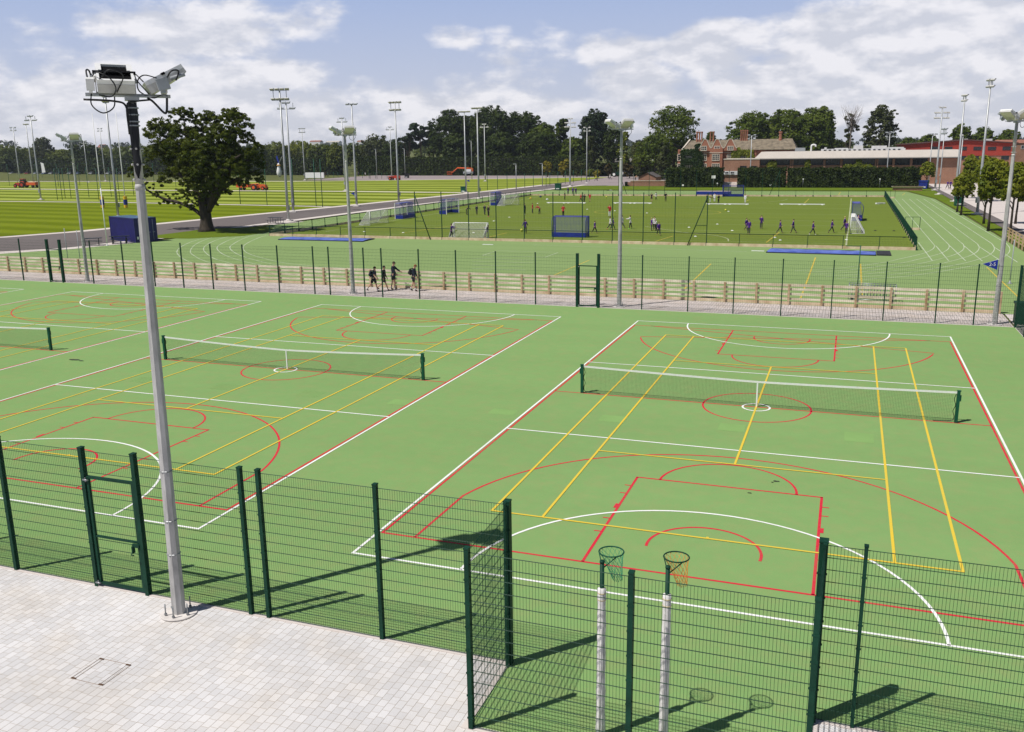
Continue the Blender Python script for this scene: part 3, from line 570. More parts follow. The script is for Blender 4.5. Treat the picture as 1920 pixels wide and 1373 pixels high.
def court_lamp(x, y, rz, label, near=False):
    o = thing('floodlight_pole', label, 'lamp post', (x, y, 0), rz, 'ten metre floodlights round the courts')
    b = MB(); b.tube([(0, 0, 0), (0, 0, 5.0), (0, 0, 8.48)], [.138, .106, .086], 8, smooth=False); b.tube([(0, 0, 8.48), (0, 0, 10.05)], [.080, .074], 14); b.lathe([(.092, 8.42), (.092, 8.47), (.080, 8.52)], n=14)
    for zb in (8.60, 8.87, 9.15):
        for a in (.3, 1.35, 2.4, 3.5, 4.6, 5.6): b.tube([(.06*math.cos(a), .06*math.sin(a), zb), (.118*math.cos(a), .118*math.sin(a), zb)], .020, 8)
    b.build('pole', M['galv2'], o)
    b = MB(); b.box((-.05, 0, 10.09), (1.42, .08, .055)); b.box((0, 0, 10.03), (.24, .22, .06)); b.box((0, -.08, 10.07), (1.2, .025, .025)); b.build('cross_arm', M['galv'], o)
    lamp_head(o, (-.25, 0, 10.13), 0).scale = (.85, .85, .85); lamp_head(o, (.56, 0, 10.13), -PI/2, 1).scale = (.85, .85, .8)
    b = MB(); b.lathe([(.36, 0), (.36, .022), (.35, .025)], n=28); b.build('base_pad', M['concrete'], o)
    b = MB()
    for a in (.5, 2.0, 3.3, 4.2, 5.3): b.tube([(.26*math.cos(a), .26*math.sin(a), .03), (.26*math.cos(a), .26*math.sin(a), .27)], .014, 8); b.lathe([(.03, .04), (.03, .07)], (.26*math.cos(a), .26*math.sin(a), 0), 6, False)
    b.build('anchor_bolt', M['steel'], o)
    for z in (1.28, 1.98, 3.0): b = MB(); r = .138-.0064*z; b.lathe([(r+.004, z), (r+.010, z+.005), (r+.010, z+.022), (r+.004, z+.027)], n=8, smooth=False); b.build('band', M['steel'], o)
    if near:
        b = MB()
        vs = []; k = 16; zz = [9.95, 9.75, 9.5, 9.3, 9.05, 8.9, 8.75, 8.62]; sp_ = [1.5, 1.5, 1.4, 1.0, .8, .9, .55, .1]
        for z, s_ in zip(zz, sp_):
            for j in range(k+1): a = 4.25+(9.5-z)*.35+s_*(j/k-.5)*2; r = .083+random.uniform(0, .020); vs.append((r*math.cos(a), r*math.sin(a), z+random.uniform(-.02, .02)))
        b.add(vs, [(i*(k+1)+j, i*(k+1)+j+1, (i+1)*(k+1)+j+1, (i+1)*(k+1)+j) for i in range(len(zz)-1) for j in range(k)], True); b.build('tape_wrap', M['black'], o)
        b = MB()
        for z in (9.86, 9.74, 9.62, 9.55): b.lathe([(.098, z), (.102, z+.012), (.098, z+.024)], n=14)
        b.build('tape_band', M['grey'], o)
        b = MB(); b.tube(spline([(.26, -.03, 10.06), (.36, -.04, 9.98), (.52, -.04, 9.80), (.57, -.04, 9.82), (.59, -.03, 9.98), (.60, -.02, 10.12)], 5), .022, 6); b.build('cable', M['black'], o); b = MB(); b.tube(spline([(-.8, -.04, 10.0), (-.3, -.06, 9.98), (-.12, -.12, 9.9), (-.10, -.12, 9.6)], 5), .02, 6)
        b.tube(spline([(.3, -.04, 10.02), (.05, -.10, 9.98), (-.10, -.13, 9.9), (-.1, -.12, 9.4)], 5), .018, 6); b.build('cable', M['black'], o)
    return o
ol = court_lamp(-9.55, -18.87, PI/4, 'tall grey floodlight pole in front, on the pavers, with black tape at its top', True)
ol.rotation_euler = (Vector((0, 0, 1)).rotation_difference(Vector((-.0133, .0346, 1))) @ Matrix.Rotation(PI/4, 3, 'Z').to_quaternion()).to_euler()    # the pole leans a little
court_lamp(-49.75, 19.55, PI*1.25, 'grey twin floodlight pole behind the far fence beside the left gate')
court_lamp(-27.5, 19.55, PI*1.25, 'grey twin floodlight pole behind the far fence by the four walking boys')
court_lamp(-9.66, 19.35, PI*1.25, 'grey twin floodlight pole behind the far fence right of the dark green gate')
FL = court_lamp(10.04, 19.30, PI*1.25, 'grey floodlight pole at the right edge carrying a blue pennant')
# blue pennant 2-5
def pennant(loc, s, label, txt=None, rz=0.):
    o = thing('pennant_sign', label, 'sign', loc, rz, 'blue pennant signs on poles'); b = MB(); b.prism([(0, .22), (0, -.30), (-.72, .0)], -.012, .012, lambda u, v, d: (u*s, d*s, v*s)); b.build('panel', M['blue'] if not txt else mat('pennant_blue', (.012, .03, .32), .5), o)
    if txt:
        cu = bpy.data.curves.new('lettering', 'FONT'); cu.body = txt; cu.size = .24; cu.align_x = 'CENTER'; cu.align_y = 'CENTER'; cu.extrude = .003
        t = bpy.data.objects.new('lettering', cu); C.objects.link(t); dg = bpy.context.evaluated_depsgraph_get(); me = bpy.data.meshes.new_from_object(t.evaluated_get(dg)); bpy.data.objects.remove(t)
        me.transform(Matrix.Translation((-.25, -.018, -.02)) @ Matrix.Rotation(PI/2, 4, 'X')); me.materials.clear(); me.materials.append(M['white']); link('lettering', me, o)
    return o
pennant((9.86, 19.12, 3.12), 1., 'dark blue triangular pennant reading 2-5 on the right lamp pole', '2-5', math.radians(12))
# ------------------------------------------------------------------ tennis nets
NETM = mat('net_cord', (.012, .016, .014), .7)
def tennis_net(dx, label, mid):
    o = thing('tennis_net', label, 'tennis net', (dx, .05, 0), 0, 'tennis nets across the courts'); E_ = 6.45
    top = lambda x: mid+(1.07-mid)*(abs(x)/E_)**1.35
    for s in (-1, 1): b = MB(); b.bx(s*E_-.05, s*E_+.05, -.055, .055, 0, 1.09); b.bx(s*(E_+.01)-.06, s*(E_+.01)+.06, -.06, .06, 1.09, 1.11); b.bx(s*(E_+.07)-.02, s*(E_+.07)+.02, -.04, .04, .75, .95); b.build('post', M['green2'], o)
    b = MB(); n = 256; w = .004
    for i in range(1, n): x = -E_+.12+2*(E_-.12)*i/n; b.wire((x, 0, .03), (x, 0, top(x)-.05), w)
    for j in range(20):
        t = j/20; xs = [-E_+.12+2*(E_-.12)*i/24 for i in range(25)]; pts = [(x, 0, .03+(top(x)-.08)*t) for x in xs]
        for a, c in zip(pts, pts[1:]): b.wire(a, c, w)
    b.build('netting', NETM, o)
    b = MB(); xs = [-E_+.05+2*(E_-.05)*i/40 for i in range(41)]
    for yy in (-.008, .008): b.add([(x, yy, top(x)-d) for x in xs for d in (0, .065)], [(2*i, 2*i+1, 2*i+3, 2*i+2) for i in range(40)])
    b.add([(x, yy, top(x)+.001) for x in xs for yy in (-.008, .008)], [(2*i, 2*i+1, 2*i+3, 2*i+2) for i in range(40)]); b.build('headband', M['white'], o)
    b = MB(); b.bx(-.026, .026, -.014, -.010, .0, mid-.07); b.bx(-.026, .026, .010, .014, .0, mid-.07); b.build('centre_strap', M['white'], o)
    for s in (-1, 1): b = MB(); b.tube(spline([(s*(E_-.07), 0, .98), (s*(E_-.11), .01, .8), (s*(E_-.06), -.01, .6), (s*(E_-.12), .0, .4), (s*(E_-.07), .01, .2), (s*(E_-.16), 0, .06), (s*(E_-.7), .02, .02)], 4), .012, 5); b.build('lacing', M['black'], o)
tennis_net(0., 'tennis net across the nearest court at right with yellow lines beneath', .945)
tennis_net(-19.58, 'sagging tennis net across the middle court behind the concrete lamp pole', .87)
tennis_net(-39.25, 'tennis net at the left edge with only its right end in view', .93)
# ------------------------------------------------------------------ netball posts
def netball(x, y, label, ncol, bulge):
    o = thing('netball_post', label, 'netball post', (x, y, 0), 0, 'netball posts stored in the recess'); b = MB(); b.tube([(0, 0, .02), (0, 0, 2.98)], .034, 12); b.lathe([(.039, 2.97), (.039, 3.0), (.025, 3.01)]); b.build('pole', M['green'], o)
    b = MB(); prof = []; k = 30
    for i in range(k+1): z = .06+2.48*i/k; prof.append((.064+.010*(1-i/k)+bulge*(.004*math.sin(i*.9)+.003*math.sin(i*2.3)), z))
    prof = [(.040, .05)]+prof+[(.038, 2.56)]; b.lathe(prof, n=16); b.tube([(.008, -.072, .1), (.012, -.068, 1.9)], .010, 5)
    b.build('padding', mat('padding_cover_%d' % int(bulge), (.66, .64, .62), .7, .22, 9, bump=.5, bscale=18), o)
    b = MB()
    for z in (2.47, 2.36): b.lathe([(.066, z), (.073, z+.01), (.066, z+.02)], n=16)
    b.build('strap', mat('padding_strap', (.5, .42, .25), .7), o)
    cx, cy, cz = .08, .25, 3.05
    b = MB(); ring = [(cx+.19*math.cos(t*PI/16), cy+.19*math.sin(t*PI/16), cz) for t in range(33)]; b.tube(ring, .011, 6, cap=False)
    for a in (3.6, 5.4): b.tube([(0, .03, 2.86), (cx+.19*math.cos(a), cy+.19*math.sin(a), cz)], .009, 6)
    b.build('ring', M['green'] if ncol[0] > .3 else M['green2'], o)
    b = MB(); nl = 14; lv = 7
    def np_(i, j): t = j/lv; a = 2*PI*(i+.5*(j % 2))/nl; r = .188*(1-.62*t**.8); return (cx+r*math.cos(a)+.10*t, cy+r*math.sin(a)+.02*t+random.uniform(-.006, .006), cz-.46*t+random.uniform(-.008, .008))
    P = [[np_(i, j) for i in range(nl)] for j in range(lv+1)]
    for j in range(lv):
        for i in range(nl): b.wire(P[j][i], P[j+1][i if j % 2 == 0 else (i+1) % nl], .006); b.wire(P[j][i], P[j+1][(i-1) % nl if j % 2 == 0 else i], .006)
    b.build('net', mat('net_%s' % ('orange' if ncol[0] > .3 else 'green'), ncol, .7), o)
netball(-.50, -19.93, 'netball post in white padding with a green net hanging from its ring', (.02, .30, .16), 1.)
netball(.47, -19.80, 'netball post in white padding with an orange net hanging from its ring', (.70, .30, .05), .3)
# ------------------------------------------------------------------ plaza cover
b = MB(); cx0, cx1, cy0, cy1 = -9.80, -9.08, -21.42, -20.72
for a in ((cx0, cx1, cy0, cy0+.010), (cx0, cx1, cy1-.010, cy1), (cx0, cx0+.010, cy0+.010, cy1-.010), (cx1-.010, cx1, cy0+.010, cy1-.010), (cx0+.08, cx0+.086, cy0+.010, cy1-.010), (cx1-.086, cx1-.08, cy0+.010, cy1-.010)): b.bx(*a, .0, .006)
mo = thing('manhole_cover', 'square block-filled manhole cover with thin metal rim in the pavers', 'manhole cover', (0, 0, 0)); b.build('rim', mat('manhole_rim', (.30, .24, .20), .7, .5, 20), mo)
b = MB()
for xx in (-9.75, -9.13):
    for yy in (-21.4, -20.74): b.bx(xx-.05, xx+.05, yy-.018, yy+.018, .006, .012)
b.build('lifting_key', mat('manhole_rust', (.10, .055, .03), .8), mo)
# ------------------------------------------------------------------ athletics odds and ends
def thin_pole(p, h, label, group=None, top=None, r=.03, m=None):
    o = thing('thin_pole', label, 'pole', (p.x, p.y, 0), 0, group); b = MB(); b.tube([(0, 0, 0), (0, 0, h)], r, 8); b.build('shaft', m or M['steel'], o)
    b = MB(); b.lathe([(.16, 0), (.16, .03), (.05, .08), (r+.01, .2)], n=12); b.build('base', m or M['steel'], o)
    if top == 'arm': b = MB(); b.tube([(-.8, 0, h-.05), (.05, 0, h-.05)], .02, 6); b.build('arm', M['green2'], o)
    return o
thin_pole(at(1606, 562), 3.25, 'thin dark green post with short top bar behind the timber fence', top='arm', m=M['green2'])
thin_pole(at(1893, 532), 2.9, 'slim dark pole on the track right of the pennant lamp', m=M['grey'])
thin_pole(at(129, 500), 3.2, 'thin dark pole near the track behind the left gate', 'thin poles by the left gate', m=M['grey'])
thin_pole(at(152, 502), 3.1, 'thin dark pole between the left gate and the left picnic table', 'thin poles by the left gate', m=M['grey'])
o = thin_pole(at(201, 461), 5.8, 'white flagpole between the two picnic tables', r=.05, m=M['white'])
# rack of hurdles standing behind the timber fence
def hurdle_rack():
    p = at(1634, 566); o = thing('hurdle_rack', 'grey metal rack of stacked hurdles behind the timber fence', 'rack', (p.x, p.y+.2, 0)); b = MB()
    for i in range(14):
        x = -1.15+i*.175; b.tube([(x, -.35, .16), (x, -.35, .98), (x+.05, .35, .98), (x+.05, .35, .16)], .016, 5)
    b.build('hurdle', M['grey'], o)
    b = MB()
    for z in (.14, .26, 1.0):
        for y in (-.4, .4): b.tube([(-1.3, y, z), (1.3, y, z)], .022, 6)
    for x in (-1.3, 1.3):
        for y in (-.4, .4): b.tube([(x, y, .12), (x, y, 1.02)], .022, 6)
        b.tube([(x, -.4, 1.0), (x, .4, 1.0)], .02, 6)
    b.build('frame', M['steel'], o)
    for x in (-1.1, 1.1):
        for y in (-.4, .4): b = MB(); b.tube([(x-.001, y-.03, .09), (x+.001, y+.03, .09)], .09, 12); b.build('wheel', M['rubber'], o)
hurdle_rack()
# sand pit covers
def pit_cover(pts, label, dark_end=None):
    cx = sum(p.x for p in pts)/4; cy = sum(p.y for p in pts)/4; o = thing('pit_cover', label, 'pit cover', (cx, cy, 0), 0, 'blue sand pit covers'); A, B_, Cc, D = [Vector((p.x-cx, p.y-cy, 0)) for p in pts]; n, m_ = 24, 6; V = []; 
    for i in range(n+1):
        for j in range(m_+1): t = i/n; s = j/m_; p = A.lerp(B_, t).lerp(D.lerp(Cc, t), s); V.append((p.x, p.y, .05+(.10+.03*math.sin(i*1.3)+random.uniform(-.015, .015))*(math.sin(PI*s)**.5 if 0 < s < 1 else 0)))
    b = MB(); b.add(V, [(i*(m_+1)+j, (i+1)*(m_+1)+j, (i+1)*(m_+1)+j+1, i*(m_+1)+j+1) for i in range(n) for j in range(m_)], True); b.build('cover', M['bluecover'], o)
    b = MB()
    for p, q in ((A, B_), (D, Cc), (A, D), (B_, Cc)): b.tube([p+Vector((0, 0, .04)), q+Vector((0, 0, .04))], .06, 6)
    b.build('rim', mat('dark_blue_rim', (.012, .016, .06), .6), o)
    if dark_end: p, q = dark_end; b = MB(); b.bx(p, q, -1.5, 1.5, .0, .12); b.build('end_flap', mat('dark_mat', (.03, .03, .035), .8), o)
pit_cover([Vector(p) for p in ((-3.9, 50.1, 0), (5.0, 49.8, 0), (5.0, 52.7, 0), (-3.7, 53.2, 0))], 'blue sheeted sand pit with dark end flap in front of the pitch at right', (4.5, 5.6))
pit_cover([Vector(p) for p in ((-54.6, 51.0, 0), (-44.4, 51.0, 0), (-44.6, 53.9, 0), (-54.6, 53.7, 0))], 'bright blue sheeted sand pit beside the pitch corner at left')
for px, py, l in ((915, 459, 'left'), (1421, 471, 'right')):
    p = at(px, py); b = MB(); b.bx(-.55, .55, -.1, .1, 0, .04); tag(b.build('take_off_board', M['white'], None, p), 'white take-off board on the track beside the %s blue sand pit' % l if l == 'right' else 'white take-off board on the track before the tall pitch fence', 'board', 'white take-off boards')
# ------------------------------------------------------------------ pitch surround
PG = M['green']
def pitch_fence(name_label, p0, p1, n, tall=None, sv=.14, inner=1, gate_=None):
    """low rail fence with weld mesh and a timber kick board; tall = (first, last) post index of the ball-stop part"""
    o = thing('pitch_fence', name_label, 'fence', (p0[0], p0[1], 0), 0, 'green fences round the turf pitch'); d = Vector((p1[0]-p0[0], p1[1]-p0[1], 0)); 
    for i in range(n+1):
        q = d*(i/n); t = tall and tall[0] <= i <= tall[1]; b = MB(); h = 4.9 if t else 1.16; post(b, q.x, q.y, h, .075 if t else .055, .075 if t else .055); b.bx(q.x-.07, q.x+.07, q.y-.07, q.y+.07, -.03, .30); b.build('post', PG, o)
    b = MB(); e0 = Vector((0, 0, 0)); e1 = d
    b.tube([e0+Vector((0, 0, 1.15)), e1+Vector((0, 0, 1.15))], .026, 6); b.build('top_rail', PG, o)
    b = MB()
    for i in range(n):
        a, c = d*(i/n), d*((i+1)/n); t = tall and tall[0] <= i < tall[1]; mesh_panel(b, a, c, .30, 1.12, sv=sv, sh=.2, wv=.006, wh=.007, twin=False)
        if t: mesh_panel(b, a, c, 1.2, 4.85, sv=.3, sh=.6, wv=.004, wh=.004, twin=False)
    b.build('mesh_panel', PG, o)
    nrm = Vector((-d.y, d.x, 0)).normalized()*.06*inner; b = MB(); k = n
    for i in range(k):
        a, c = d*(i/k), d*((i+1)/k-.0008)
        a, c = a-nrm, c-nrm; w = nrm.normalized()*.02
        b.add([a+w, a-w, c-w, c+w]+[p+Vector((0, 0, .27+random.uniform(-.01, .01))) for p in (a+w, a-w, c-w, c+w)], [(4, 5, 6, 7), (0, 1, 5, 4), (1, 2, 6, 5), (2, 3, 7, 6), (3, 0, 4, 7)])
    b.build('kick_board', M['board'], o)
    if tall:
        for i, s in ((tall[0], 1), (tall[1], -1)):
            q = d*(i/n); u = d.normalized()*s; b = MB(); b.tube([q+Vector((0, 0, 4.6)), q+u*1.75+nrm*-3], .05, 6); b.tube([q+Vector((0, 0, 1.9)), q+u*1.05+nrm*-1.6+Vector((0, 0, 1.9))], .03, 6); b.build('brace', PG, o)
    return o
pitch_fence('green pitch fence nearest the courts with a tall middle part between two braces', (PX0, 54.95), (PX1, 54.95), 22, (6, 16), sv=.12)
pitch_fence('long low green fence along the left side of the pitch behind the goals', (PX0, PY1), (PX0, 55.0), 31)
pitch_fence('green pitch fence at the far end before the hedge with a tall middle part', (PX1, PY1), (PX0, PY1), 22, (6, 16), sv=.3)
pitch_fence('low dark green fence along the right side of the pitch by the running lanes', (PX1, 55.0), (PX1, PY1), 31, sv=.07)
def side_gate(x, y, label):
    o = thing('pitch_gate', label, 'gate', (x, y, 0), 0, 'open gate frames beside the pitch fence'); b = MB(); b.tube([(0, 0, 0), (0, 0, 1.4), (1.5, .2, 1.4), (1.5, .2, 0)], .035, 6); b.tube([(.75, .1, .1), (.75, .1, 1.4)], .025, 6); b.build('frame', PG, o); b = MB(); b.bx(.6, 1.5, .1, .14, 0, .26); b.build('kick_board', M['board'], o)
side_gate(8.45, 76, 'green gate frame standing open beside the right pitch fence, halfway along'); side_gate(8.45, 141, 'small green gate frame at the far right corner of the pitch')
# ------------------------------------------------------------------ goals
NETB = mat('goal_net_blue', (.075, .085, .30), .7); NETW = mat('goal_net_white', (.60, .60, .58), .7)
def net_quad(b, A, B_, Cc, D, n, m_, w):
    A, B_, Cc, D = map(Vector, (A, B_, Cc, D))
    for i in range(n+1): t = i/n; b.wire(A.lerp(B_, t), D.lerp(Cc, t), w)
    for j in range(m_+1): t = j/m_; b.wire(A.lerp(D, t), B_.lerp(Cc, t), w)
def hockey_goal(p, rz, label, frame):
    o = thing('hockey_goal', label, 'hockey goal', p, rz, 'hockey goals with blue backboards'); w, h, d = 1.83, 2.14, 1.2
    b = MB()
    for s in (-1, 1): b.bx(s*(w+.025)-.05, s*(w+.025)+.05, -.04, .04, 0, h+.05)
    b.bx(-w+.01, w-.01, -.04, .04, h, h+.05); b.build('goal_frame', M['white'] if frame == 'white' else M['blue'], o)
    b = MB()
    for s in (-1, 1): b.tube([(s*(w+.02), -.05, h-.02), (s*(w+.02), -.9, h-.02), (s*(w+.02), -d-.12, h-.5), (s*(w+.02), -d, .0)], .025, 6)
    b.tube([(-w, -.9, h-.02), (w, -.9, h-.02)], .022, 6); b.build('stay', M['blue'], o)
    b = MB(); b.bx(-w, w, -d-.03, -d, .04, .50); b.build('backboard', M['blue'], o)
    for s in (-1, 1): b = MB(); b.bx(s*w-.02, s*w+.02, -d+.0, -.05, .04, .50); b.build('sideboard', M['blue'], o)
    b = MB(); net_quad(b, (-w, -.88, h), (w, -.88, h), (w, -d, .5), (-w, -d, .5), 26, 14, .026); net_quad(b, (-w, 0, h), (w, 0, h), (w, -.88, h), (-w, -.88, h), 26, 7, .026)
    for s in (-1, 1): net_quad(b, (s*w, 0, h), (s*w, -.88, h), (s*w, -d, .5), (s*w, 0, .5), 8, 14, .026)
    b.build('net', NETB, o)
def football_goal(p, rz, label, w, h, d, top=.35):
    o = thing('football_goal', label, 'football goal', p, rz, 'white football goals'); w /= 2; b = MB(); r = .045
    b.tube([(-w, 0, 0), (-w, 0, h), (w, 0, h), (w, 0, 0)], r, 8); b.build('goal_frame', M['white'], o); b = MB()
    for s in (-1, 1): b.tube([(s*w, 0, h), (s*w, -top, h), (s*w, -d, .04), (s*w, 0, .04)], .035, 6)
    b.tube([(-w, -d, .04), (w, -d, .04)], .035, 6); b.build('net_support', M['white'], o)
    b = MB(); net_quad(b, (-w, -top, h), (w, -top, h), (w, -d, .05), (-w, -d, .05), int(w*13), 14, .022); net_quad(b, (-w, 0, h), (w, 0, h), (w, -top, h), (-w, -top, h), int(w*13), 3, .022)
    for s in (-1, 1): net_quad(b, (s*w, 0, h), (s*w, -top, h), (s*w, -d, .05), (s*w, 0, .05), 7, 12, .022)
    b.build('net', NETW, o)
hockey_goal((-24.9, 61.3, .01), 0, 'hockey goal with blue frame turned away near the front pitch fence', 'blue')
hockey_goal((-55.9, 82.6, .01), PI/2, 'white posted hockey goal turned to the left fence behind a white football goal', 'white')
hockey_goal((-52.3, 92.2, .01), -PI/2-.1, 'middle hockey goal of the three on the left beside four dark clad children', 'white')
hockey_goal((-54.2, 113.5, .01), PI/2+.1, 'farthest hockey goal of the three on the left side of the pitch', 'white')
hockey_goal((-17.8, 142.6, .01), PI, 'blue hockey goal at the far end of the pitch beside long blue pads', 'blue')
hockey_goal((3.0, 89.6, .01), PI/2, 'blue hockey goal seen side on at the right of the pitch', 'blue')
football_goal((-35.05, 57.9, .01), 0, 'small white football goal held by two children close to the front fence', 3.9, 1.55, 1.7, .3)
football_goal((-53.9, 72.4, .01), -PI/2, 'white football goal standing alone at the left edge of the pitch', 4.9, 1.75, 1.6, .25)
football_goal((-50.6, 113.0, .01), -PI/2-.2, 'white football goal right of the farthest hockey goal on the left', 4.5, 1.75, 1.5, .3)
football_goal((2.9, 72.6, .01), PI/2, 'white football goal seen side on before the right blue hockey goal', 4.9, 1.75, 1.4, .4)
# white beams lying across the pitch
for (x0, x1, y), l in (((-46.6, -39.6, 119.6), 'white beam lying on the turf left of the tall grey lamp pole'), ((-34.9, -28.4, 120.2), 'white beam lying behind the child with red top and white trousers'), ((-19.2, -12.5, 119.2), 'white beam lying at the feet of the children in white and black'), ((-7.8, -1.0, 119.9), 'white beam lying alone on the right half of the pitch')):
    o = thing('goal_beam', l, 'beam', ((x0+x1)/2, y, .01), 0, 'white beams lying on the pitch'); h = (x1-x0)/2
    for s0, s1 in ((-h, -.02), (.02, h)): b = MB(); b.bx(s0, s1, -.09, .09, .05, .18); b.bx(s0+.2, s0+.5, -.2, .2, 0, .05); b.bx(s1-.5, s1-.2, -.2, .2, 0, .05); b.build('beam_half', M['white'], o)
b = MB(); b.bx(-.9, .9, -.16, .16, .03, .22); b.bx(-.7, -.4, -.2, .2, 0, .03); b.bx(.4, .7, -.2, .2, 0, .03); tag(b.build('goal_beam', M['white'], None, (7.2, 123.6, .01), .75), 'short white beam lying askew by the far right fence of the pitch', 'beam', 'white beams lying on the pitch')
b = MB(); b.bx(-3.2, 3.2, -1.1, 1.1, .0, .75); o = thing('landing_mat', 'long blue landing mat with pale top behind the far pitch fence', 'mat', (-22.2, 149.2, 0)); b.build('pad', M['blue'], o); b = MB(); b.bx(-3.15, 3.15, -1.05, 1.05, .75, .80); b.build('cover', mat('pad_top', (.5, .42, .36), .8), o)
BALLY = mat('yellow_ball', (.62, .62, .06), .5)
def small(name, p, r, m, label, cat, group): b = MB(); b.ball((0, 0, r), r, 10); tag(b.build(name, m, None, (p.x, p.y, .012)), label, cat, group)
small('ball', at(978, 435), .17, BALLY, 'yellow ball at the feet of the child in purple left of the blue goal', 'ball', 'balls on the pitch')
small('ball', at(1360.5, 396), .15, BALLY, 'yellow ball lying mid pitch inside the yellow circle', 'ball', 'balls on the pitch')
small('ball', at(1137, 371), .15, BALLY, 'yellow ball by the far kick board of the pitch', 'ball', 'balls on the pitch')
def cone(p, m, label, grp): b = MB(); b.lathe([(.16, 0), (.16, .02), (.05, .07), (.04, .075)], n=12); tag(b.build('marker_cone', m, None, (p.x, p.y, .012)), label, 'cone', grp)
for px, py in ((888, 437), (1366, 397), (683, 435), (1373, 433), (1453, 446), (1463, 451), (1304, 444), (1292, 427), (1008, 382), (955, 408), (1101, 393), (1153, 396), (1213, 400), (756, 437), (1587, 450), (1345, 421), (926, 415), (1040, 424)):
    cone(at(px, py), M['white'], 'small white marker disc lying on the turf pitch', 'white marker discs on the pitch')
for px, py in ((1641, 433), (1676, 433.5), (1695, 446)): cone(at(px, py), M['black'], 'small black marker cone on the right end of the pitch', 'black marker cones on the pitch')
def bag(p, m, label):
    b = MB(); b.ball((0, 0, .16), .17, 10, (1.5, .8, .95)); b.tube([(-.15, 0, .28), (0, 0, .38), (.15, 0, .28)], .02, 6); tag(b.build('kit_bag', m, None, (p.x, p.y, .012), .4), label, 'bag', 'kit bags along the far left of the pitch')
bag(at(995, 374), mat('bag_yellow', (.6, .45, .05), .6), 'yellow kit bag at the left pitch fence'); bag(at(1013.5, 370.5), mat('bag_navy', (.02, .03, .1), .6), 'navy kit bag at the far left pitch fence'); bag(at(1026, 376), M['whitepl'], 'white kit bag lying on the turf near the far left corner')
# ------------------------------------------------------------------ blue container
def container():
    A = Vector((-73.4, 48.9, 0)); o = thing('shipping_container', 'dark blue shipping container beside the road left of the oak', 'container', (-70.3, 47.0, 0)); o.rotation_euler = (0, 0, math.atan2(46.6-49.3, -67.3+73.6)); L, W, H = 6.06, 2.44, 2.55
    b = MB(); n = 24; x0, x1 = -L/2, L/2
    for s in (-1, 1):
        pts = []
        for i in range(n): a = x0+.15+(L-.3)*i/n; q = (L-.3)/n; pts += [(a, 0), (a+q*.25, .036), (a+q*.5, .036), (a+q*.75, 0)]
        pts.append((x1-.15, 0)); V = []
        for x, dd in pts: y = s*(W/2-.02-dd); V += [(x, y, .14), (x, y, H-.10)]
        b.add(V, [(2*i, 2*i+2, 2*i+3, 2*i+1) for i in range(len(pts)-1)])
    b.bx(x0, x0+.05, -W/2, W/2, .12, H); b.build('corrugated_wall', M['cont'], o)
    b = MB(); b.bx(x0+.02, x1-.02, -W/2+.02, W/2-.02, H-.06, H); 
    for i in range(20): x = x0+.2+i*.295; b.bx(x, x+.12, -W/2+.1, W/2-.1, H, H+.02)
    b.build('roof', mat('container_roof', (.16, .27, .38), .5, .2, 2), o)
    b = MB()
    for x in (x0, x1-.12):
        for y in (-W/2, W/2-.12): b.bx(x, x+.12, y, y+.12, 0, H+.02)
    for y in (-W/2, W/2-.1): b.bx(x0+.12, x1-.12, y, y+.1, .0, .14); b.bx(x0+.12, x1-.12, y, y+.1, H-.1, H+.01)
    b.bx(x1-.1, x1, -W/2+.12, W/2-.12, H-.12, H+.015); b.bx(x1-.1, x1, -W/2+.12, W/2-.12, 0, .12); b.build('frame', M['cont'], o)
    for s in (-1, 1):
        b = MB(); b.bx(x1-.06, x1-.02, .01 if s > 0 else -W/2+.12, W/2-.12 if s > 0 else -.01, .13, H-.13); dd = b.build('door', M['cont'], o)
        b = MB()
        for y in (.28, .78): b.tube([(x1+.01, s*y, .16), (x1+.01, s*y, H-.16)], .022, 6); b.bx(x1-.01, x1+.05, s*y-.05, s*y+.2, 1.0, 1.05)
        b.build('locking_bar', mat('container_bar', (.22, .24, .34), .5), dd)
    b = MB(); b.bx(x1-.02, x1-.012, -1.02, -.85, .35, .62); b.build('plate', M['whitepl'], o)
container()
def picnic(p, rz, label):
    o = thing('picnic_table', label, 'picnic table', p, rz, 'dark steel picnic tables'); m = mat('picnic_steel', (.02, .028, .034), .45)
    b = MB(); 
    for k in range(5): b.bx(-1.0, 1.0, -.38+k*.155, -.38+k*.155+.135, .72, .76)
    b.build('tabletop', m, o)
    for s in (-1, 1):
        b = MB(); 
        for k in range(2): y = s*.72+(k-.5)*.15; b.bx(-1.0, 1.0, y-.065, y+.065, .44, .47)
        b.build('seat', m, o)
    for x in (-.65, .65): b = MB(); b.tube([(x, -.78, .43), (x, -.78, .05), (x, -.5, .02), (x, .5, .02), (x, .78, .05), (x, .78, .43)], .03, 6); b.tube([(x, -.25, .04), (x, -.25, .71)], .03, 6); b.tube([(x, .25, .04), (x, .25, .71)], .03, 6); b.build('leg', m, o)
picnic((-70.6, 41.3, .01), .75, 'dark picnic table behind the left lamp pole'); picnic((-69.4, 43.9, .01), .65, 'dark picnic table in front of the blue container'); picnic((-68.6, 71.0, .01), -.1, 'dark picnic table beside the twin tall masts right of the oak')
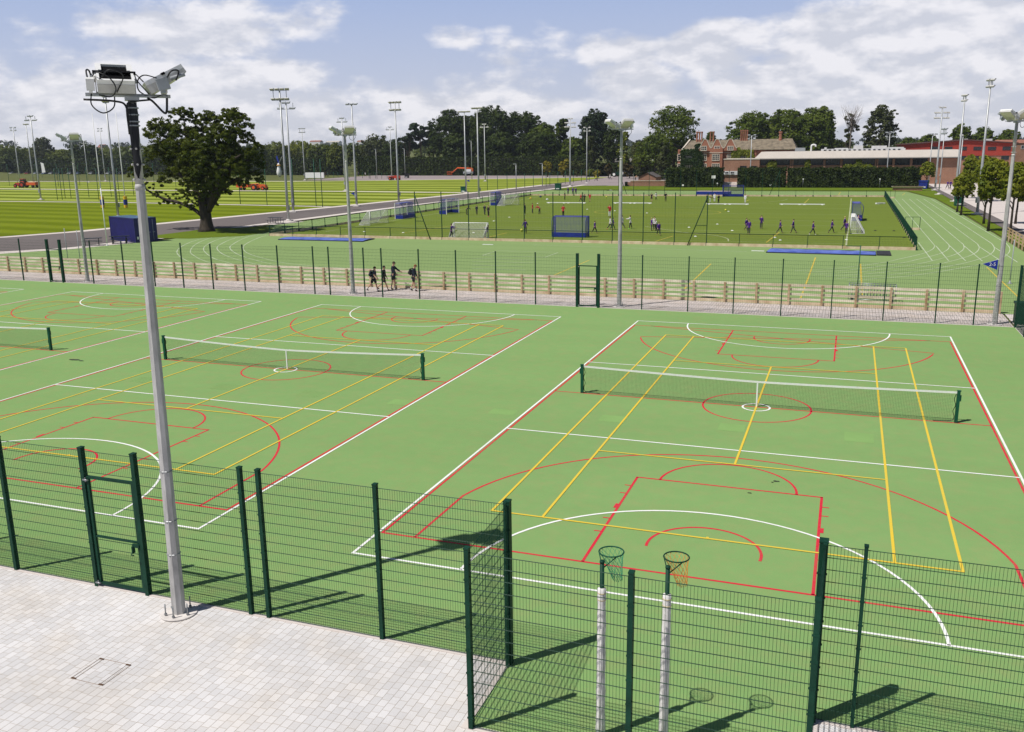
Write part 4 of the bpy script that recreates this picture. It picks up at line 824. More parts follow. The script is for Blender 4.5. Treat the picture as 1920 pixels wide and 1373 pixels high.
# ------------------------------------------------------------------ tall floodlight masts
def mast_parts(rows, w):
    """rows: (height below top, lamp x positions, tilt)"""
    return rows
LAMPME = {}
def lamp_mesh(kind):
    if kind not in LAMPME:
        b = MB(); R = Matrix.Rotation(math.radians(34), 3, 'X'); P = lambda u, v, d: tuple(R @ Vector((d, u, v)))
        b.m = 0; b.prism([(-.22, -.02), (.26, -.02), (.26, .05), (.0, .20), (-.22, .16)], -.27, .27, P); b.m = 1; b.prism([(-.20, -.035), (.24, -.035), (.24, -.022), (-.20, -.022)], -.25, .25, P)
        me = bpy.data.meshes.new('floodlight'); me.from_pydata(b.v, [], b.f); me.materials.append(M['lampbody'] if kind == 'pale' else M['grey']); me.materials.append(M['lampglass']); me.polygons.foreach_set('material_index', b.mi); me.update(); LAMPME[kind] = me
    return LAMPME[kind]
STY = {'rack': [(0.0, (-1.05, -.35, .35, 1.05)), (-1.25, (-.95, -.3, .3, .95))], 'tee': [(0, (-.75, 0, .75))], 'tri': [(0, (-.35, .35)), (-.85, (-1.1, -.7, .7, 1.1))], 'pair': [(0, (-.7, .7)), (-.9, (-.7, .7))], 'row': [(0, (-1.1, -.55, 0, .55, 1.1))], 'slim': [(0, (-.3, .3)), (-.8, (-.28, .28))], 'six': [(0, (-.4, .4)), (-1.0, (-1.2, -.6, .6, 1.2)), (-2.0, (-1.2, -.6, .6, 1.2))], 'one': [(0, (-.3,))]}
def mast(px, py, top, style, label, rz=0., kind='pale', thick=1., base=True, p=None):
    p = p or at(px, py); d = pix_dir(px, top); hd = math.hypot(p.x-CAM.x, p.y-CAM.y); h = CAM.z+d.z*hd/math.hypot(d.x, d.y)
    o = thing('floodlight_mast', label, 'floodlight mast', (p.x, p.y, 0), rz, 'tall floodlight masts round the fields'); b = MB(); r = .19*thick
    b.tube([(0, 0, 0), (0, 0, h*.3), (0, 0, h-.3)], [r, r*.86, r*.55], 10); b.build('pole', M['galv'], o)
    if base: b = MB(); b.bx(-.5, .5, -.5, .5, -.05, .12); b.lathe([(.32, .12), (.32, .18), (.22, .3)], n=10); b.build('base', M['concrete'], o)
    b = MB()
    for dz, xs in STY[style]: b.bx(min(xs)-.2, max(xs)+.2, -.05, .05, h+dz-.36, h+dz-.27)
    if len(STY[style]) > 1:
        z0 = h+STY[style][-1][0]-.3; w = max(STY[style][-1][1])*.95
        for s in (-1, 1): b.bx(s*w-.03, s*w+.03, -.05, .05, z0, h-.3 if style in ('rack', 'pair', 'slim') else z0+.9)
        b.bx(-.05, .05, -.06, .06, z0-.3, h-.25)
    b.build('cross_bar', M['galv'], o)
    for dz, xs in STY[style]:
        for x in xs: link('floodlight', lamp_mesh(kind), o, (x, .05, h+dz-.22), random.uniform(-.35, .35))
    b = MB(); b.bx(-.16, .16, -r*1.0-.2, -r*1.0, 1.5, 2.1) if thick > .8 else b.bx(-.1, .1, -.3, -.15, 3.4, 3.6); b.build('control_box', M['grey'], o)
    return o
for a in (
 (541, 415, 165, 'rack', 'tall mast with two rows of lamps beside the third picnic table', PI+.2), (550, 398, 190, 'tri', 'tall mast just behind the mast by the picnic table, its lamps lower', .3, 'grey'), (748, 383, 190, 'rack', 'tall mast with two rows of lamps rising behind the left hockey goal', PI-.2),
 (572, 338, 240, 'rack', 'far mast with two lamp rows between the oak and the first lamp pole', 0, 'grey'), (669, 387, 193, 'tee', 'tall mast with three lamps and a small blue pennant at the road edge', .1, 'grey'), (648, 358, 220, 'tri', 'mast standing right behind the grey twin floodlight pole at centre left', 0, 'grey'),
 (874, 361, 208, 'row', 'left of two tall masts in front of the dark trees, a green bin beside it', PI+.1), (898, 373, 201, 'row', 'right of two tall masts in front of the dark trees, at the road edge', PI-.3), (910, 340, 232, 'tri', 'slender mast before the dark trees right of the close pair of masts', 0),
 (1069, 350, 221, 'six', 'tall mast with many lamps at the far left corner of the pitch'), (1100, 344, 238, 'pair', 'plain mast in front of the dark conifer at the tarmac yard', .2, 'pale', .8), (735, 338, 237, 'tri', 'far mast left of the pines with a small crown of lamps', .2, 'grey'),
 (77, 375, 216, 'tri', 'tall mast in the left field in front of the red tractor trailer', .2, 'grey'), (39, 350, 238, 'pair', 'leftmost mast, standing behind the red tractor', .3, 'grey'), (64, 352, 232, 'tee', 'mast between the red tractor and its orange trailer', PI), (198, 340, 240, 'pair', 'mast behind the left rugby post', .2, 'grey'),
 (222, 408, 178, 'slim', 'tall mast behind the blue container, its head hidden by the near lamp', PI), (166, 342, 263, 'pair', 'far mast hidden behind the left twin floodlight pole', .3, 'grey', .8),
 (1753, 357, 200, 'six', 'mast with many lamps at the far end of the avenue', .3), (1790, 378, 177, 'slim', 'middle mast of the avenue, with a green bin at its foot', -.9), (1832, 402, 148, 'slim', 'tallest looking mast at right beside the avenue trees', -.8), (1760, 365, 240, 'slim', 'thin mast close to the far mast of the avenue', -.7, 'grey', .6), (1795, 366, 252, 'one', 'thin mast with a white lamp behind the middle avenue mast', 0, 'pale', .7)): mast(*a)
mast(1668, 0, 247, 'pair', 'mast behind the hedge in front of the school windows', 0, 'grey', .7, False, Vector((10.2, 197, 0))); mast(1736, 0, 250, 'tee', 'mast behind the hedge beside the right end of the school roof', 0, 'grey', .7, False, Vector((19.3, 200, 0))); mast(1415, 0, 252, 'pair', 'mast before the manor at the end of the low brick wall', 0, 'grey', .7, False, Vector((-20.3, 197, 0)))
pp = at(669, 387); pennant((pp.x-.2, pp.y-.2, 2.2), 1.1, 'small blue pennant on the three lamp mast at the road'); pp = at(874, 361); pennant((pp.x+.95, pp.y-.2, 2.6), 1., 'small blue pennant on the left mast before the dark trees')
def street_lamp(px, py, top, label):
    p = at(px, py); d = pix_dir(px, top); h = CAM.z+d.z*math.hypot(p.x-CAM.x, p.y-CAM.y)/math.hypot(d.x, d.y); o = thing('street_lamp', label, 'street lamp', (p.x, p.y, 0), 0, 'small street lamps far off'); b = MB(); b.tube([(0, 0, 0), (0, 0, h)], [.10, .06], 8); b.build('pole', M['galv'], o); b = MB(); b.box((-.3, 0, h+.03), (.8, .22, .12)); b.build('lamp_head', M['grey'], o)
for a in ((707, 336, 280, 'street lamp left of the tall mast before the long hedge'), (760, 334, 279, 'street lamp at the left end of the tarmac yard beside a bin'), (595, 322, 281, 'street lamp behind the white barrier'), (968, 356, 308, 'slim white street lamp in the fence row at the yard'), (1017, 349, 307, 'slim white street lamp right of the playground'), (885, 337, 265, 'tall street lamp between the pair of masts'), (789, 328, 303, 'short post at the hedge left of the orange lift'), (839, 328, 303, 'short post at the hedge just left of the orange lift'), (811, 328, 297, 'post at the hedge between two shorter posts'), (922, 328, 298, 'post at the hedge right of the two masts')): street_lamp(*a)
# rugby posts
def rugby():
    A, B_ = at(193, 390), at(236.5, 390); o = thing('rugby_posts', 'white rugby posts with yellow and blue padding on the left field', 'rugby posts', A.lerp(B_, .5)); d = (B_-A)/2; h = 16.2
    for s in (-1, 1):
        p = d*s; b = MB(); b.tube([p, p+Vector((0, 0, 6)), p+Vector((0, 0, h))], [.10, .085, .05], 8); b.build('upright', M['white'], o)
        b = MB(); b.lathe([(.34, .05), (.34, .6), (.33, .6), (.33, 1.5), (.34, 1.5), (.34, 2.0)], p, 12, False); q = b.build('padding', mat('pad_yellow', (.75, .45, .02), .5), o)
        b = MB(); b.lathe([(.35, .55), (.35, 1.45)], p, 12, False); b.build('band', M['blue'], q)
    b = MB(); b.tube([-d+Vector((0, 0, 3.0)), d+Vector((0, 0, 3.0))], .07, 8); b.build('crossbar', M['white'], o)
rugby()
# tall green net posts on the left fields
def net_posts(label, pts, top, wires=True):
    P = [at(*p) for p in pts]; o = thing('net_fence', label, 'net fence', P[0], 0, 'green net fences on the left fields'); b = MB()
    for p in P: q = p-P[0]; hh = top; b = MB(); b.tube([q, q+Vector((0, 0, hh))], .06, 6); b.build('post', M['green2'], o)
    if wires:
        b = MB()
        for p, q in zip(P, P[1:]):
            for z in (top-.05, top*.5): b.wire(p-P[0]+Vector((0, 0, z)), q-P[0]+Vector((0, 0, z)), .02)
        b.build('net_wire', M['green2'], o)
net_posts('green cricket cage posts in the left field behind the left rugby post', [(108, 375), (117, 375), (122.5, 372), (133.5, 372), (147, 376), (167, 370), (186, 377), (209, 369), (225, 378), (251, 366)], 6.5)
net_posts('green net posts on the field right of the oak trunk', [(451, 383), (501, 385), (552, 386), (593, 387), (605, 388)], 8.0, False)
net_posts('row of far green net posts at the far left field edge', [(18, 348), (70, 346), (110, 350), (150, 349), (290, 352), (330, 351), (370, 352), (430, 353)], 6.8)
net_posts('low green fence posts between the field and the tarmac yard', [(914, 357), (933, 356), (951, 355), (984, 352), (1000, 351), (1024, 350), (1031, 348), (1046, 347), (1060, 345), (1075, 343), (1090, 341), (1105, 340), (1120, 339)], 3.4)
# ------------------------------------------------------------------ people
def skin_mesh(V, Ed, Rr, roots, sub=1):
    me = bpy.data.meshes.new('skin'); me.from_pydata([tuple(v) for v in V], Ed, []); o = bpy.data.objects.new('skin', me); C.objects.link(o)
    o.modifiers.new('s', 'SKIN'); o.modifiers['s'].use_smooth_shade = True
    if not me.skin_vertices: raise RuntimeError('no skin layer')
    for i, r in enumerate(Rr): sv = me.skin_vertices[0].data[i]; sv.radius = (r, r) if not isinstance(r, tuple) else r; sv.use_root = i in roots
    if sub: m = o.modifiers.new('u', 'SUBSURF'); m.levels = sub; m.render_levels = sub
    dg = bpy.context.evaluated_depsgraph_get(); out = bpy.data.meshes.new_from_object(o.evaluated_get(dg)); bpy.data.objects.remove(o); bpy.data.meshes.remove(me); out.materials.clear(); out.materials.append(None); return out
sin, cos = math.sin, math.cos
def skeleton(P):
    """P: lean, thighs (l, r), knees, arms forward, elbows, arms out, head"""
    J = {}; hip = Vector((0, 0, 0)); lean = P.get('lean', 0.); up = Vector((0, sin(lean), cos(lean)))
    J['pel'] = hip; J['wai'] = hip+up*.15; J['che'] = hip+up*.34; J['nek'] = hip+up*.50; hd = P.get('head', 0.)+lean*.4; hu = Vector((0, sin(hd), cos(hd)))
    J['hd0'] = J['nek']+hu*.07; J['hd1'] = J['hd0']+hu*.075+Vector((0, .012, 0)); J['hd2'] = J['hd0']+hu*.165
    for s, k in ((-1, 0), (1, 1)):
        t, n = P['thigh'][k], P['knee'][k]; h = Vector((s*.088, 0, -.05)); J['hip%d' % k] = h; J['kne%d' % k] = kn = h+Vector((s*P.get('wide', .01), sin(t), -cos(t)))*.41
        J['ank%d' % k] = an = kn+Vector((0, sin(t-n), -cos(t-n)))*.41; fa = t-n*.75+PI/2; J['heel%d' % k] = an+Vector((0, -.035, -.03)); J['toe%d' % k] = an+Vector((s*.02, max(.12, .15*sin(fa)), -.045-.10*max(0, -(t-n))*.9))
        a, e, ou = P['arm'][k], P['elb'][k], P.get('out', (.12, .12))[k]; sh = hip+up*.445+Vector((s*.165, 0, 0)); J['sho%d' % k] = sh
        d = Vector((s*sin(ou), sin(a)*cos(ou), -cos(a)*cos(ou))); J['elb%d' % k] = el = sh+d*.27; ae = a+e; d2 = Vector((s*sin(ou)*(1 if e < .6 else -.3), sin(ae)*cos(ou), -cos(ae)*cos(ou))); J['wri%d' % k] = wr = el+d2*.235; J['pal%d' % k] = wr+d2*.075; J['fin%d' % k] = wr+d2*.15
    return J
POSES = {
 'stand': dict(thigh=(.05, -.05), knee=(.05, .05), arm=(.05, .02), elb=(.2, .25)), 'walk': dict(lean=.06, thigh=(.42, -.35), knee=(.12, .35), arm=(-.35, .35), elb=(.25, .4)), 'walk2': dict(lean=.05, thigh=(-.28, .34), knee=(.45, .08), arm=(.3, -.3), elb=(.4, .3)),
 'face': dict(thigh=(.05, -.03), knee=(.03, .05), arm=(.1, .7), elb=(.2, 1.9), out=(.12, .35)), 'lean': dict(lean=-.45, thigh=(.35, .75), knee=(.35, .9), arm=(1.6, 1.5), elb=(.1, .1), out=(.05, .05)), 'kick': dict(lean=.05, thigh=(.0, .3), knee=(.05, .35), arm=(-.2, .3), elb=(.3, .4), out=(.35, .3)),
 'bend': dict(lean=.9, thigh=(.25, .05), knee=(.3, .2), arm=(.9, .7), elb=(.2, .3)), 'hips': dict(thigh=(.04, -.06), knee=(.04, .04), arm=(-.25, -.25), elb=(.9, .9), out=(.5, .5)), 'reach': dict(lean=.1, thigh=(.2, -.15), knee=(.15, .2), arm=(1.2, .9), elb=(.3, .5)),
 'boy1': dict(lean=.10, head=.25, thigh=(.30, -.48), knee=(.10, .28), arm=(.15, .28), elb=(.25, .35)), 'boy2': dict(lean=.08, head=.18, thigh=(-.38, .50), knee=(.55, .18), arm=(.05, -.15), elb=(.35, .4)), 'boy3': dict(lean=.03, head=.35, thigh=(.08, -.10), knee=(.05, .12), arm=(.75, .35), elb=(.25, .5)), 'boy4': dict(lean=.12, head=.55, thigh=(-.14, .20), knee=(.30, .06), arm=(.12, .2), elb=(.25, .2))}
PC = {}
def person_meshes(pose, sleeve, legs, fine):
    key = (pose, sleeve, legs, fine)
    if key in PC: return PC[key]
    J = skeleton(POSES[pose]); low = min(J['toe0'].z, J['toe1'].z, J['heel0'].z, J['heel1'].z)-.035
    for k in J: J[k] = J[k]+Vector((0, 0, -low))
    def chain(names, Rr, ex=()):
        idx = {n: i for i, n in enumerate(names)}; V = [J[n] for n in names]; E_ = [(idx[a], idx[b]) for a, b in ex]; return V, E_, Rr
    body = ['pel', 'wai', 'che', 'nek', 'hd0', 'hd1', 'hd2']; rad = {'pel': (.125, .095), 'wai': (.115, .085), 'che': (.135, .10), 'nek': .058, 'hd0': .065, 'hd1': (.083, .10), 'hd2': (.062, .072), 'hip': .082, 'kne': .054, 'ank': .037, 'heel': .034, 'toe': .034, 'sho': .058, 'elb': .040, 'wri': .027, 'pal': (.034, .022), 'fin': .014}
    N = body+[n+str(k) for k in (0, 1) for n in ('hip', 'kne', 'ank', 'toe', 'sho', 'elb', 'wri', 'pal')+(() if fine else ('fin',))]; ix = {n: i for i, n in enumerate(N)}
    Eg = [('pel', 'wai'), ('wai', 'che'), ('che', 'nek'), ('nek', 'hd0'), ('hd0', 'hd1'), ('hd1', 'hd2')]
    for k in '01': Eg += [('pel', 'hip'+k), ('hip'+k, 'kne'+k), ('kne'+k, 'ank'+k), ('ank'+k, 'toe'+k), ('che', 'sho'+k), ('sho'+k, 'elb'+k), ('elb'+k, 'wri'+k), ('wri'+k, 'pal'+k)]+([] if fine else [('pal'+k, 'fin'+k)])
    V = [J[n] for n in N]; Ed = [(ix[a], ix[b]) for a, b in Eg]; Rr = [rad[n.rstrip('01') if n not in ('hd0', 'hd1') else n] for n in N]; roots = [0]
    if fine:
        hu = (J['hd2']-J['hd0']).normalized(); nose = J['hd1']+Vector((0, .105, 0))+hu*-.005
        o = len(V); V += [J['hd1']+Vector((0, .06, 0)), nose]; Ed.append((o, o+1)); Rr += [.018, .011]; roots.append(o)
        for s in (-1, 1): o = len(V); V += [J['hd1']+Vector((s*.07, -.01, -.01)), J['hd1']+Vector((s*.092, -.02, .012))]; Ed.append((o, o+1)); Rr += [.018, .013]; roots.append(o)
        for k, s in (('0', -1), ('1', 1)):
            d = (J['pal'+k]-J['wri'+k]).normalized(); side = Vector((0, 1, 0)); side = (side-d*side.dot(d)).normalized(); inn = Vector((-s, 0, 0))
            for j, (off_, ln) in enumerate(((-.027, .058), (-.009, .072), (.009, .078), (.026, .070))):
                a = J['pal'+k]-d*.01+side*off_; p1 = a+d*ln*.55+inn*.008; p2 = p1+d*ln*.45+inn*.022; o = len(V); V += [a, p1, p2]; Ed += [(o, o+1), (o+1, o+2)]; Rr += [.0095, .009, .0075]; roots.append(o)
            a = J['wri'+k]+d*.03+side*.02; p1 = a+side*.03+d*.03+inn*.012; p2 = p1+d*.028+inn*.008; o = len(V); V += [a, p1, p2]; Ed += [(o, o+1), (o+1, o+2)]; Rr += [.011, .0095, .008]; roots.append(o)
    out = {'body': skin_mesh(V, Ed, Rr, roots)}
    N = ['pel', 'wai', 'che', 'col', 'sho0', 'elb0', 'sho1', 'elb1', 'hemt']; J['hemt'] = J['pel']+Vector((0, 0, -.09)); J['col'] = J['che'].lerp(J['nek'], .75); Rr = [(.150, .125), (.142, .115), (.158, .125), .082, .078, .060, .078, .060, (.146, .122)]; Eg = [('hemt', 'pel'), ('pel', 'wai'), ('wai', 'che'), ('che', 'col'), ('che', 'sho0'), ('sho0', 'elb0'), ('che', 'sho1'), ('sho1', 'elb1')]
    if sleeve == 'long':
        for k in '01': J['cuf'+k] = J['elb'+k].lerp(J['wri'+k], .93); N.append('cuf'+k); Rr.append(.042); Eg.append(('elb'+k, 'cuf'+k))
    else:
        for k in '01': J['elb'+k] = J['sho'+k].lerp(J['elb'+k], .75)
    ix = {n: i for i, n in enumerate(N)}; out['top'] = skin_mesh([J[n] for n in N], [(ix[a], ix[b]) for a, b in Eg], Rr, [0])
    N = ['wst', 'pel2', 'hip0', 'kne0', 'hip1', 'kne1']; J['wst'] = J['pel'].lerp(J['wai'], .5); J['pel2'] = J['pel']; Rr = [(.128, .102), (.138, .112), .100, .074, .100, .074]; Eg = [('wst', 'pel2'), ('pel2', 'hip0'), ('hip0', 'kne0'), ('pel2', 'hip1'), ('hip1', 'kne1')]
    if legs == 'long':
        for k in '01': J['hem'+k] = J['kne'+k].lerp(J['ank'+k], .95); N.append('hem'+k); Rr.append(.060); Eg.append(('kne'+k, 'hem'+k))
    else:
        for k in '01': J['kne'+k] = J['hip'+k].lerp(J['kne'+k], .82); Rr[3] = Rr[5] = .098
    ix = {n: i for i, n in enumerate(N)}; out['bottom'] = skin_mesh([J[n] for n in N], [(ix[a], ix[b]) for a, b in Eg], Rr, [1])
    Vs, Es, Rs, ro = [], [], [], []
    for k in '01': o = len(Vs); Vs += [J['heel'+k], J['heel'+k].lerp(J['toe'+k], .5)+Vector((0, 0, .01)), J['toe'+k]]; Es += [(o, o+1), (o+1, o+2)]; Rs += [.050, .052, .042]; ro.append(o)
    out['shoes'] = skin_mesh(Vs, Es, Rs, ro)
    b = MB(); hu = (J['hd2']-J['hd0']).normalized(); c = J['hd1']+hu*.045-Vector((0, .022, 0)); b.ball(c, .102, 12, (.92, 1.0, .88)); 
    me = bpy.data.meshes.new('hair'); me.from_pydata(b.v, [], b.f); me.polygons.foreach_set('use_smooth', [True]*len(b.f)); me.materials.append(None); 
    for v in me.vertices:
        p = v.co-J['hd1']
        if p.dot(hu) < .062 and p.y > .0: v.co = J['hd1']+Vector((p.x*.7, .03, p.z*.7))
        else: v.co += Vector((random.uniform(-.007, .007), random.uniform(-.007, .007), random.uniform(-.006, .010)))
    out['hair'] = me
    if fine:
        b = MB()
        for s in (-1, 1): b.ball(J['hd1']+Vector((s*.033, .094, .012)), .012, 8)
        b.bx(-.022, .022, J['hd1'].y+.090, J['hd1'].y+.100, J['hd1'].z-.055, J['hd1'].z-.048); me = bpy.data.meshes.new('face'); me.from_pydata(b.v, [], b.f); me.materials.append(None); out['face'] = me
    if pose == 'hair': pass
    out['J'] = J; PC[key] = out; return out
SK = [mat('skin_%d' % i, c, .6, .08, 20) for i, c in enumerate(((.52, .30, .21), (.42, .22, .14), (.56, .36, .27)))]
HR = {'brown': mat('hair_brown', (.055, .028, .013), .7, .3, 30), 'dark': mat('hair_dark', (.014, .010, .008), .7, .3, 30), 'blond': mat('hair_blond', (.50, .36, .16), .7, .2, 30), 'red': mat('hair_ginger', (.20, .065, .02), .7, .3, 30)}
CL = {k: mat('cloth_'+k, c, .85, .18, 12) for k, c in {'purple': (.062, .012, .190), 'grey': (.045, .047, .052), 'black': (.012, .012, .014), 'navy': (.010, .014, .034), 'white': (.72, .72, .72), 'red': (.42, .018, .025), 'pink': (.65, .12, .13), 'green': (.15, .6, .05), 'yellow': (.6, .65, .05), 'tan': (.45, .25, .12)}.items()}
def fit(name, me, m, par):
    o = link(name, me, par); o.material_slots[0].link = 'OBJECT'; o.material_slots[0].material = m; return o
def person(p, face, h, pose, top, bottom, label, hair='brown', shoes='black', sleeve='long', legs='long', skin=0, fine=False, group='children on the turf pitch', topname=None):
    """face: heading in degrees, 0 = away from the camera's side (+y), 90 = towards +x"""
    k = person_meshes(pose, sleeve, legs, fine); o = link('person', k['body'], None, (p[0], p[1], p[2] if len(p) > 2 else 0)); s = h/1.66
    o.material_slots[0].link = 'OBJECT'; o.material_slots[0].material = SK[skin]; o.scale = (s,)*3; o.rotation_euler = (0, 0, -math.radians(face)); tag(o, label, 'person', group)
    fit(topname or ('jumper' if sleeve == 'long' else 'shirt'), k['top'], CL[top], o); fit('trousers' if legs == 'long' else 'shorts', k['bottom'], CL[bottom], o); fit('shoes', k['shoes'], CL[shoes], o); fit('hair', k['hair'], HR[hair], o)
    if fine: fit('face', k['face'], mat('face_features', (.03, .015, .012), .5), o)
    if top == 'purple':
        J = k['J']; b = MB(); b.lathe([(.070, 0), (.066, .03), (.058, .03)], J['col']+Vector((0, 0, .035)), 10); c = b.build('collar', CL['white'], o)
    return o
# four boys on the paved path
def boy(px, py, h, pose, label, top, pack, sleeve, hair, shoes, sock=True):
    p = at(px, py); o = person((p.x, p.y, .004), 82, h, pose, top, 'black', label, hair, shoes, sleeve, 'short', 0, True, 'four boys walking along the path', 'jacket' if sleeve == 'long' else 'shirt'); J = person_meshes(pose, sleeve, 'short', True)['J']
    if sock:
        b = MB()
        for k in '01': b.tube([J['ank'+k], J['ank'+k].lerp(J['kne'+k], .22)], [.044, .049], 10)
        b.build('socks', CL['white'], o)
    if pack:
        c = J['che'].lerp(J['wai'], .35)+Vector((0, -.22, 0)); b = MB(); b.ball((0, 0, 0), .2, 12, (.78, .55, 1.12)); b.ball((0, -.09, -.06), .12, 10, (.9, .6, .9))
        for s in (-1, 1): b.tube(spline([(s*.11, .02, .2), (s*.13, .24, .22), (s*.13, .30, .0), (s*.12, .12, -.16)], 4), .022, 6)
        s_ = h/1.66; R = Matrix.Rotation(-math.radians(82), 3, 'Z'); q = R @ (c*s_); bg = b.build('backpack', CL[pack], None, (p.x+q.x, p.y+q.y, .004+q.z), -math.radians(82)); bg.scale = (s_,)*3; tag(bg, 'dark backpack on the back of the boy %s' % ('walking first at right' if pack == 'black' else 'walking last at left'), 'backpack', 'backpacks of the walking boys')
    return o
boy(702, 547.5, 1.66, 'boy1', 'leftmost walking boy in navy shirt and black shorts with a backpack', 'navy', 'navy', 'short', 'brown', 'navy')
boy(720, 545, 1.68, 'boy2', 'second walking boy in a black jacket, legs apart in mid stride', 'black', None, 'long', 'dark', 'black', False)
boy(738.5, 543, 1.82, 'boy3', 'tallest boy in dark hoodie and shorts holding out his right hand', 'navy', None, 'long', 'brown', 'tan')
boy(776, 546, 1.74, 'boy4', 'foremost boy with bowed head, dark top and backpack by a fence post', 'navy', 'black', 'long', 'red', 'black')
# children on the pitch: pixel of the feet, heading, height, pose, top, bottom, label, extras
KID = [
 (846.5, 447, 80, 1.5, 'reach', 'purple', 'grey', 'child in purple with dark hair holding the left end of the small football goal', dict(hair='dark', skin=1)),
 (912.5, 446.5, -85, 1.35, 'lean', 'purple', 'grey', 'child in purple leaning back and pulling the right end of the small football goal', dict(shoes='pink')),
 (985, 438.5, -15, 1.5, 'kick', 'purple', 'grey', 'child in purple and grey trousers with a yellow ball, left of the blue goal', dict(hair='red')),
 (875, 403, 60, 1.4, 'bend', 'black', 'grey', 'leftmost of four dark clad children near the middle left hockey goal', dict(hair='dark')),
 (894, 403, 170, 1.35, 'stand', 'navy', 'grey', 'child in dark clothes standing alone between the pairs of dark clad children', dict(hair='dark')),
 (909, 403, 20, 1.4, 'hips', 'navy', 'grey', 'third of the four dark clad children on the left', dict(hair='blond')),
 (916, 406.5, 200, 1.5, 'stand', 'black', 'black', 'dark clad child with reddish hair and red shoes, rightmost of four', dict(hair='red', shoes='pink')),
 (984, 402.5, 100, 1.5, 'stand', 'grey', 'black', 'child in a grey top with white shoes left of two children in red', dict(shoes='white')),
 (998.5, 400, 80, 1.4, 'stand', 'red', 'grey', 'left of two children in red, standing upright', {}), (1012, 401.5, -80, 1.45, 'bend', 'red', 'grey', 'right of two children in red, stooping a little', dict(hair='red')),
 (1056, 406.5, 190, 1.55, 'hips', 'red', 'black', 'child in red jumper and black trousers alone above the blue goal', dict(hair='dark', shoes='pink')),
 (1059, 374.5, 90, 1.4, 'stand', 'black', 'black', 'dark clad child just inside the far left pitch corner', dict(hair='dark')),
 (1065, 365, 120, 1.45, 'stand', 'purple', 'grey', 'left of three children in purple on the far track', {}), (1074, 365, 180, 1.45, 'stand', 'purple', 'black', 'middle of three children in purple on the far track', dict(hair='dark')), (1079.5, 365.5, 150, 1.5, 'walk', 'purple', 'grey', 'right of three children in purple on the far track', {}),
 (1089, 378.5, 60, 1.4, 'walk', 'red', 'black', 'child in red walking left of a child in black on the far pitch', dict(hair='blond')), (1095.5, 380.5, 0, 1.45, 'hips', 'black', 'black', 'child in black between two children in red on the far pitch', dict(hair='dark')), (1106, 378.5, 200, 1.4, 'stand', 'red', 'tan', 'child in red with bare legs at right of the far trio', dict(hair='red', legs='short')),
 (1143, 407, 170, 1.6, 'face', 'red', 'white', 'child in red top and white trousers inside the yellow circle', {}),
 (1144, 430.5, 95, 1.45, 'walk', 'white', 'grey', 'child in white shirt and red shoes walking beside one in purple', dict(shoes='pink')), (1149, 431, 85, 1.35, 'walk', 'purple', 'grey', 'child in purple striding close beside the one with red shoes', dict(hair='dark')),
 (1167, 428, -90, 1.45, 'walk2', 'white', 'grey', 'child in white shirt striding just right of the tall lamp pole', {}), (1182, 429.5, -90, 1.5, 'reach', 'white', 'grey', 'child in white shirt and green shoes holding hands out', dict(shoes='green')),
 (1115, 437.5, 100, 1.35, 'walk', 'purple', 'black', 'child in purple walking right beside the blue hockey goal', {}),
 (1221.6, 379, 180, 1.5, 'stand', 'black', 'black', 'child in black with bare legs by the far white beam', dict(hair='dark', legs='short', sleeve='short')), (1230, 375.5, -60, 1.4, 'walk2', 'white', 'black', 'child in white shirt walking by the far white beam', {}), (1248, 378, 150, 1.5, 'hips', 'black', 'black', 'dark clad child alone right of the second white beam', dict(hair='dark')),
 (1221.5, 433, 60, 1.4, 'stand', 'purple', 'grey', 'child in purple at left of a huddle with two in white', dict(hair='blond')), (1226.5, 431.5, 160, 1.45, 'stand', 'white', 'grey', 'dark haired child in white in the middle of the huddle', dict(hair='dark')), (1231, 432.5, 200, 1.4, 'bend', 'white', 'grey', 'fair child in white at right of the huddle', dict(hair='blond')), (1235, 441.5, 150, 1.4, 'walk', 'purple', 'grey', 'child in purple walking in front of the huddle', dict(hair='dark')),
 (1325, 380.5, 90, 1.4, 'stand', 'black', 'black', 'dark clad child behind the brace of the tall fence', dict(hair='dark')), (1331, 381, 60, 1.3, 'bend', 'black', 'white', 'child in dark top and white trousers bending over', {}), (1339.5, 379.5, 180, 1.45, 'stand', 'white', 'white', 'child all in white between two in dark tops', {}), (1347, 382, -60, 1.45, 'hips', 'black', 'black', 'dark clad child right of the one all in white', dict(hair='dark')), (1397, 381.5, 190, 1.45, 'stand', 'white', 'white', 'child all in white standing alone at the end of a white beam', dict(hair='red')),
 (1399, 432.5, 120, 1.35, 'walk2', 'purple', 'grey', 'child in purple half hidden behind another at left of the purple row', {}), (1403.7, 440, 180, 1.5, 'stand', 'purple', 'grey', 'dark haired child in purple standing in front of another', dict(hair='dark')), (1427, 429.5, 170, 1.45, 'face', 'purple', 'grey', 'child in purple with long dark hair and one hand at the face', dict(hair='dark')),
 (1462, 437.5, 95, 1.4, 'walk', 'purple', 'grey', 'child in purple walking across the slanting yellow line', {}), (1487, 437, -95, 1.45, 'walk2', 'purple', 'grey', 'dark haired child in purple walking left in the middle of the row', dict(hair='dark')), (1523.5, 440.5, 90, 1.4, 'walk', 'purple', 'grey', 'child in purple with white shoes nearest the front fence', dict(shoes='white')), (1559, 437, 85, 1.4, 'walk', 'purple', 'grey', 'child in purple walking towards the right goals', {}),
 (1582.5, 432.5, 95, 1.5, 'walk2', 'purple', 'grey', 'blond child in purple beside the white goal line at right', dict(hair='blond')), (1586.5, 439, 180, 1.3, 'stand', 'purple', 'grey', 'small child in purple standing on the white goal line', {}), (1608, 428, 170, 1.45, 'reach', 'purple', 'grey', 'child in purple behind the white football goal at right', dict(hair='dark'))]
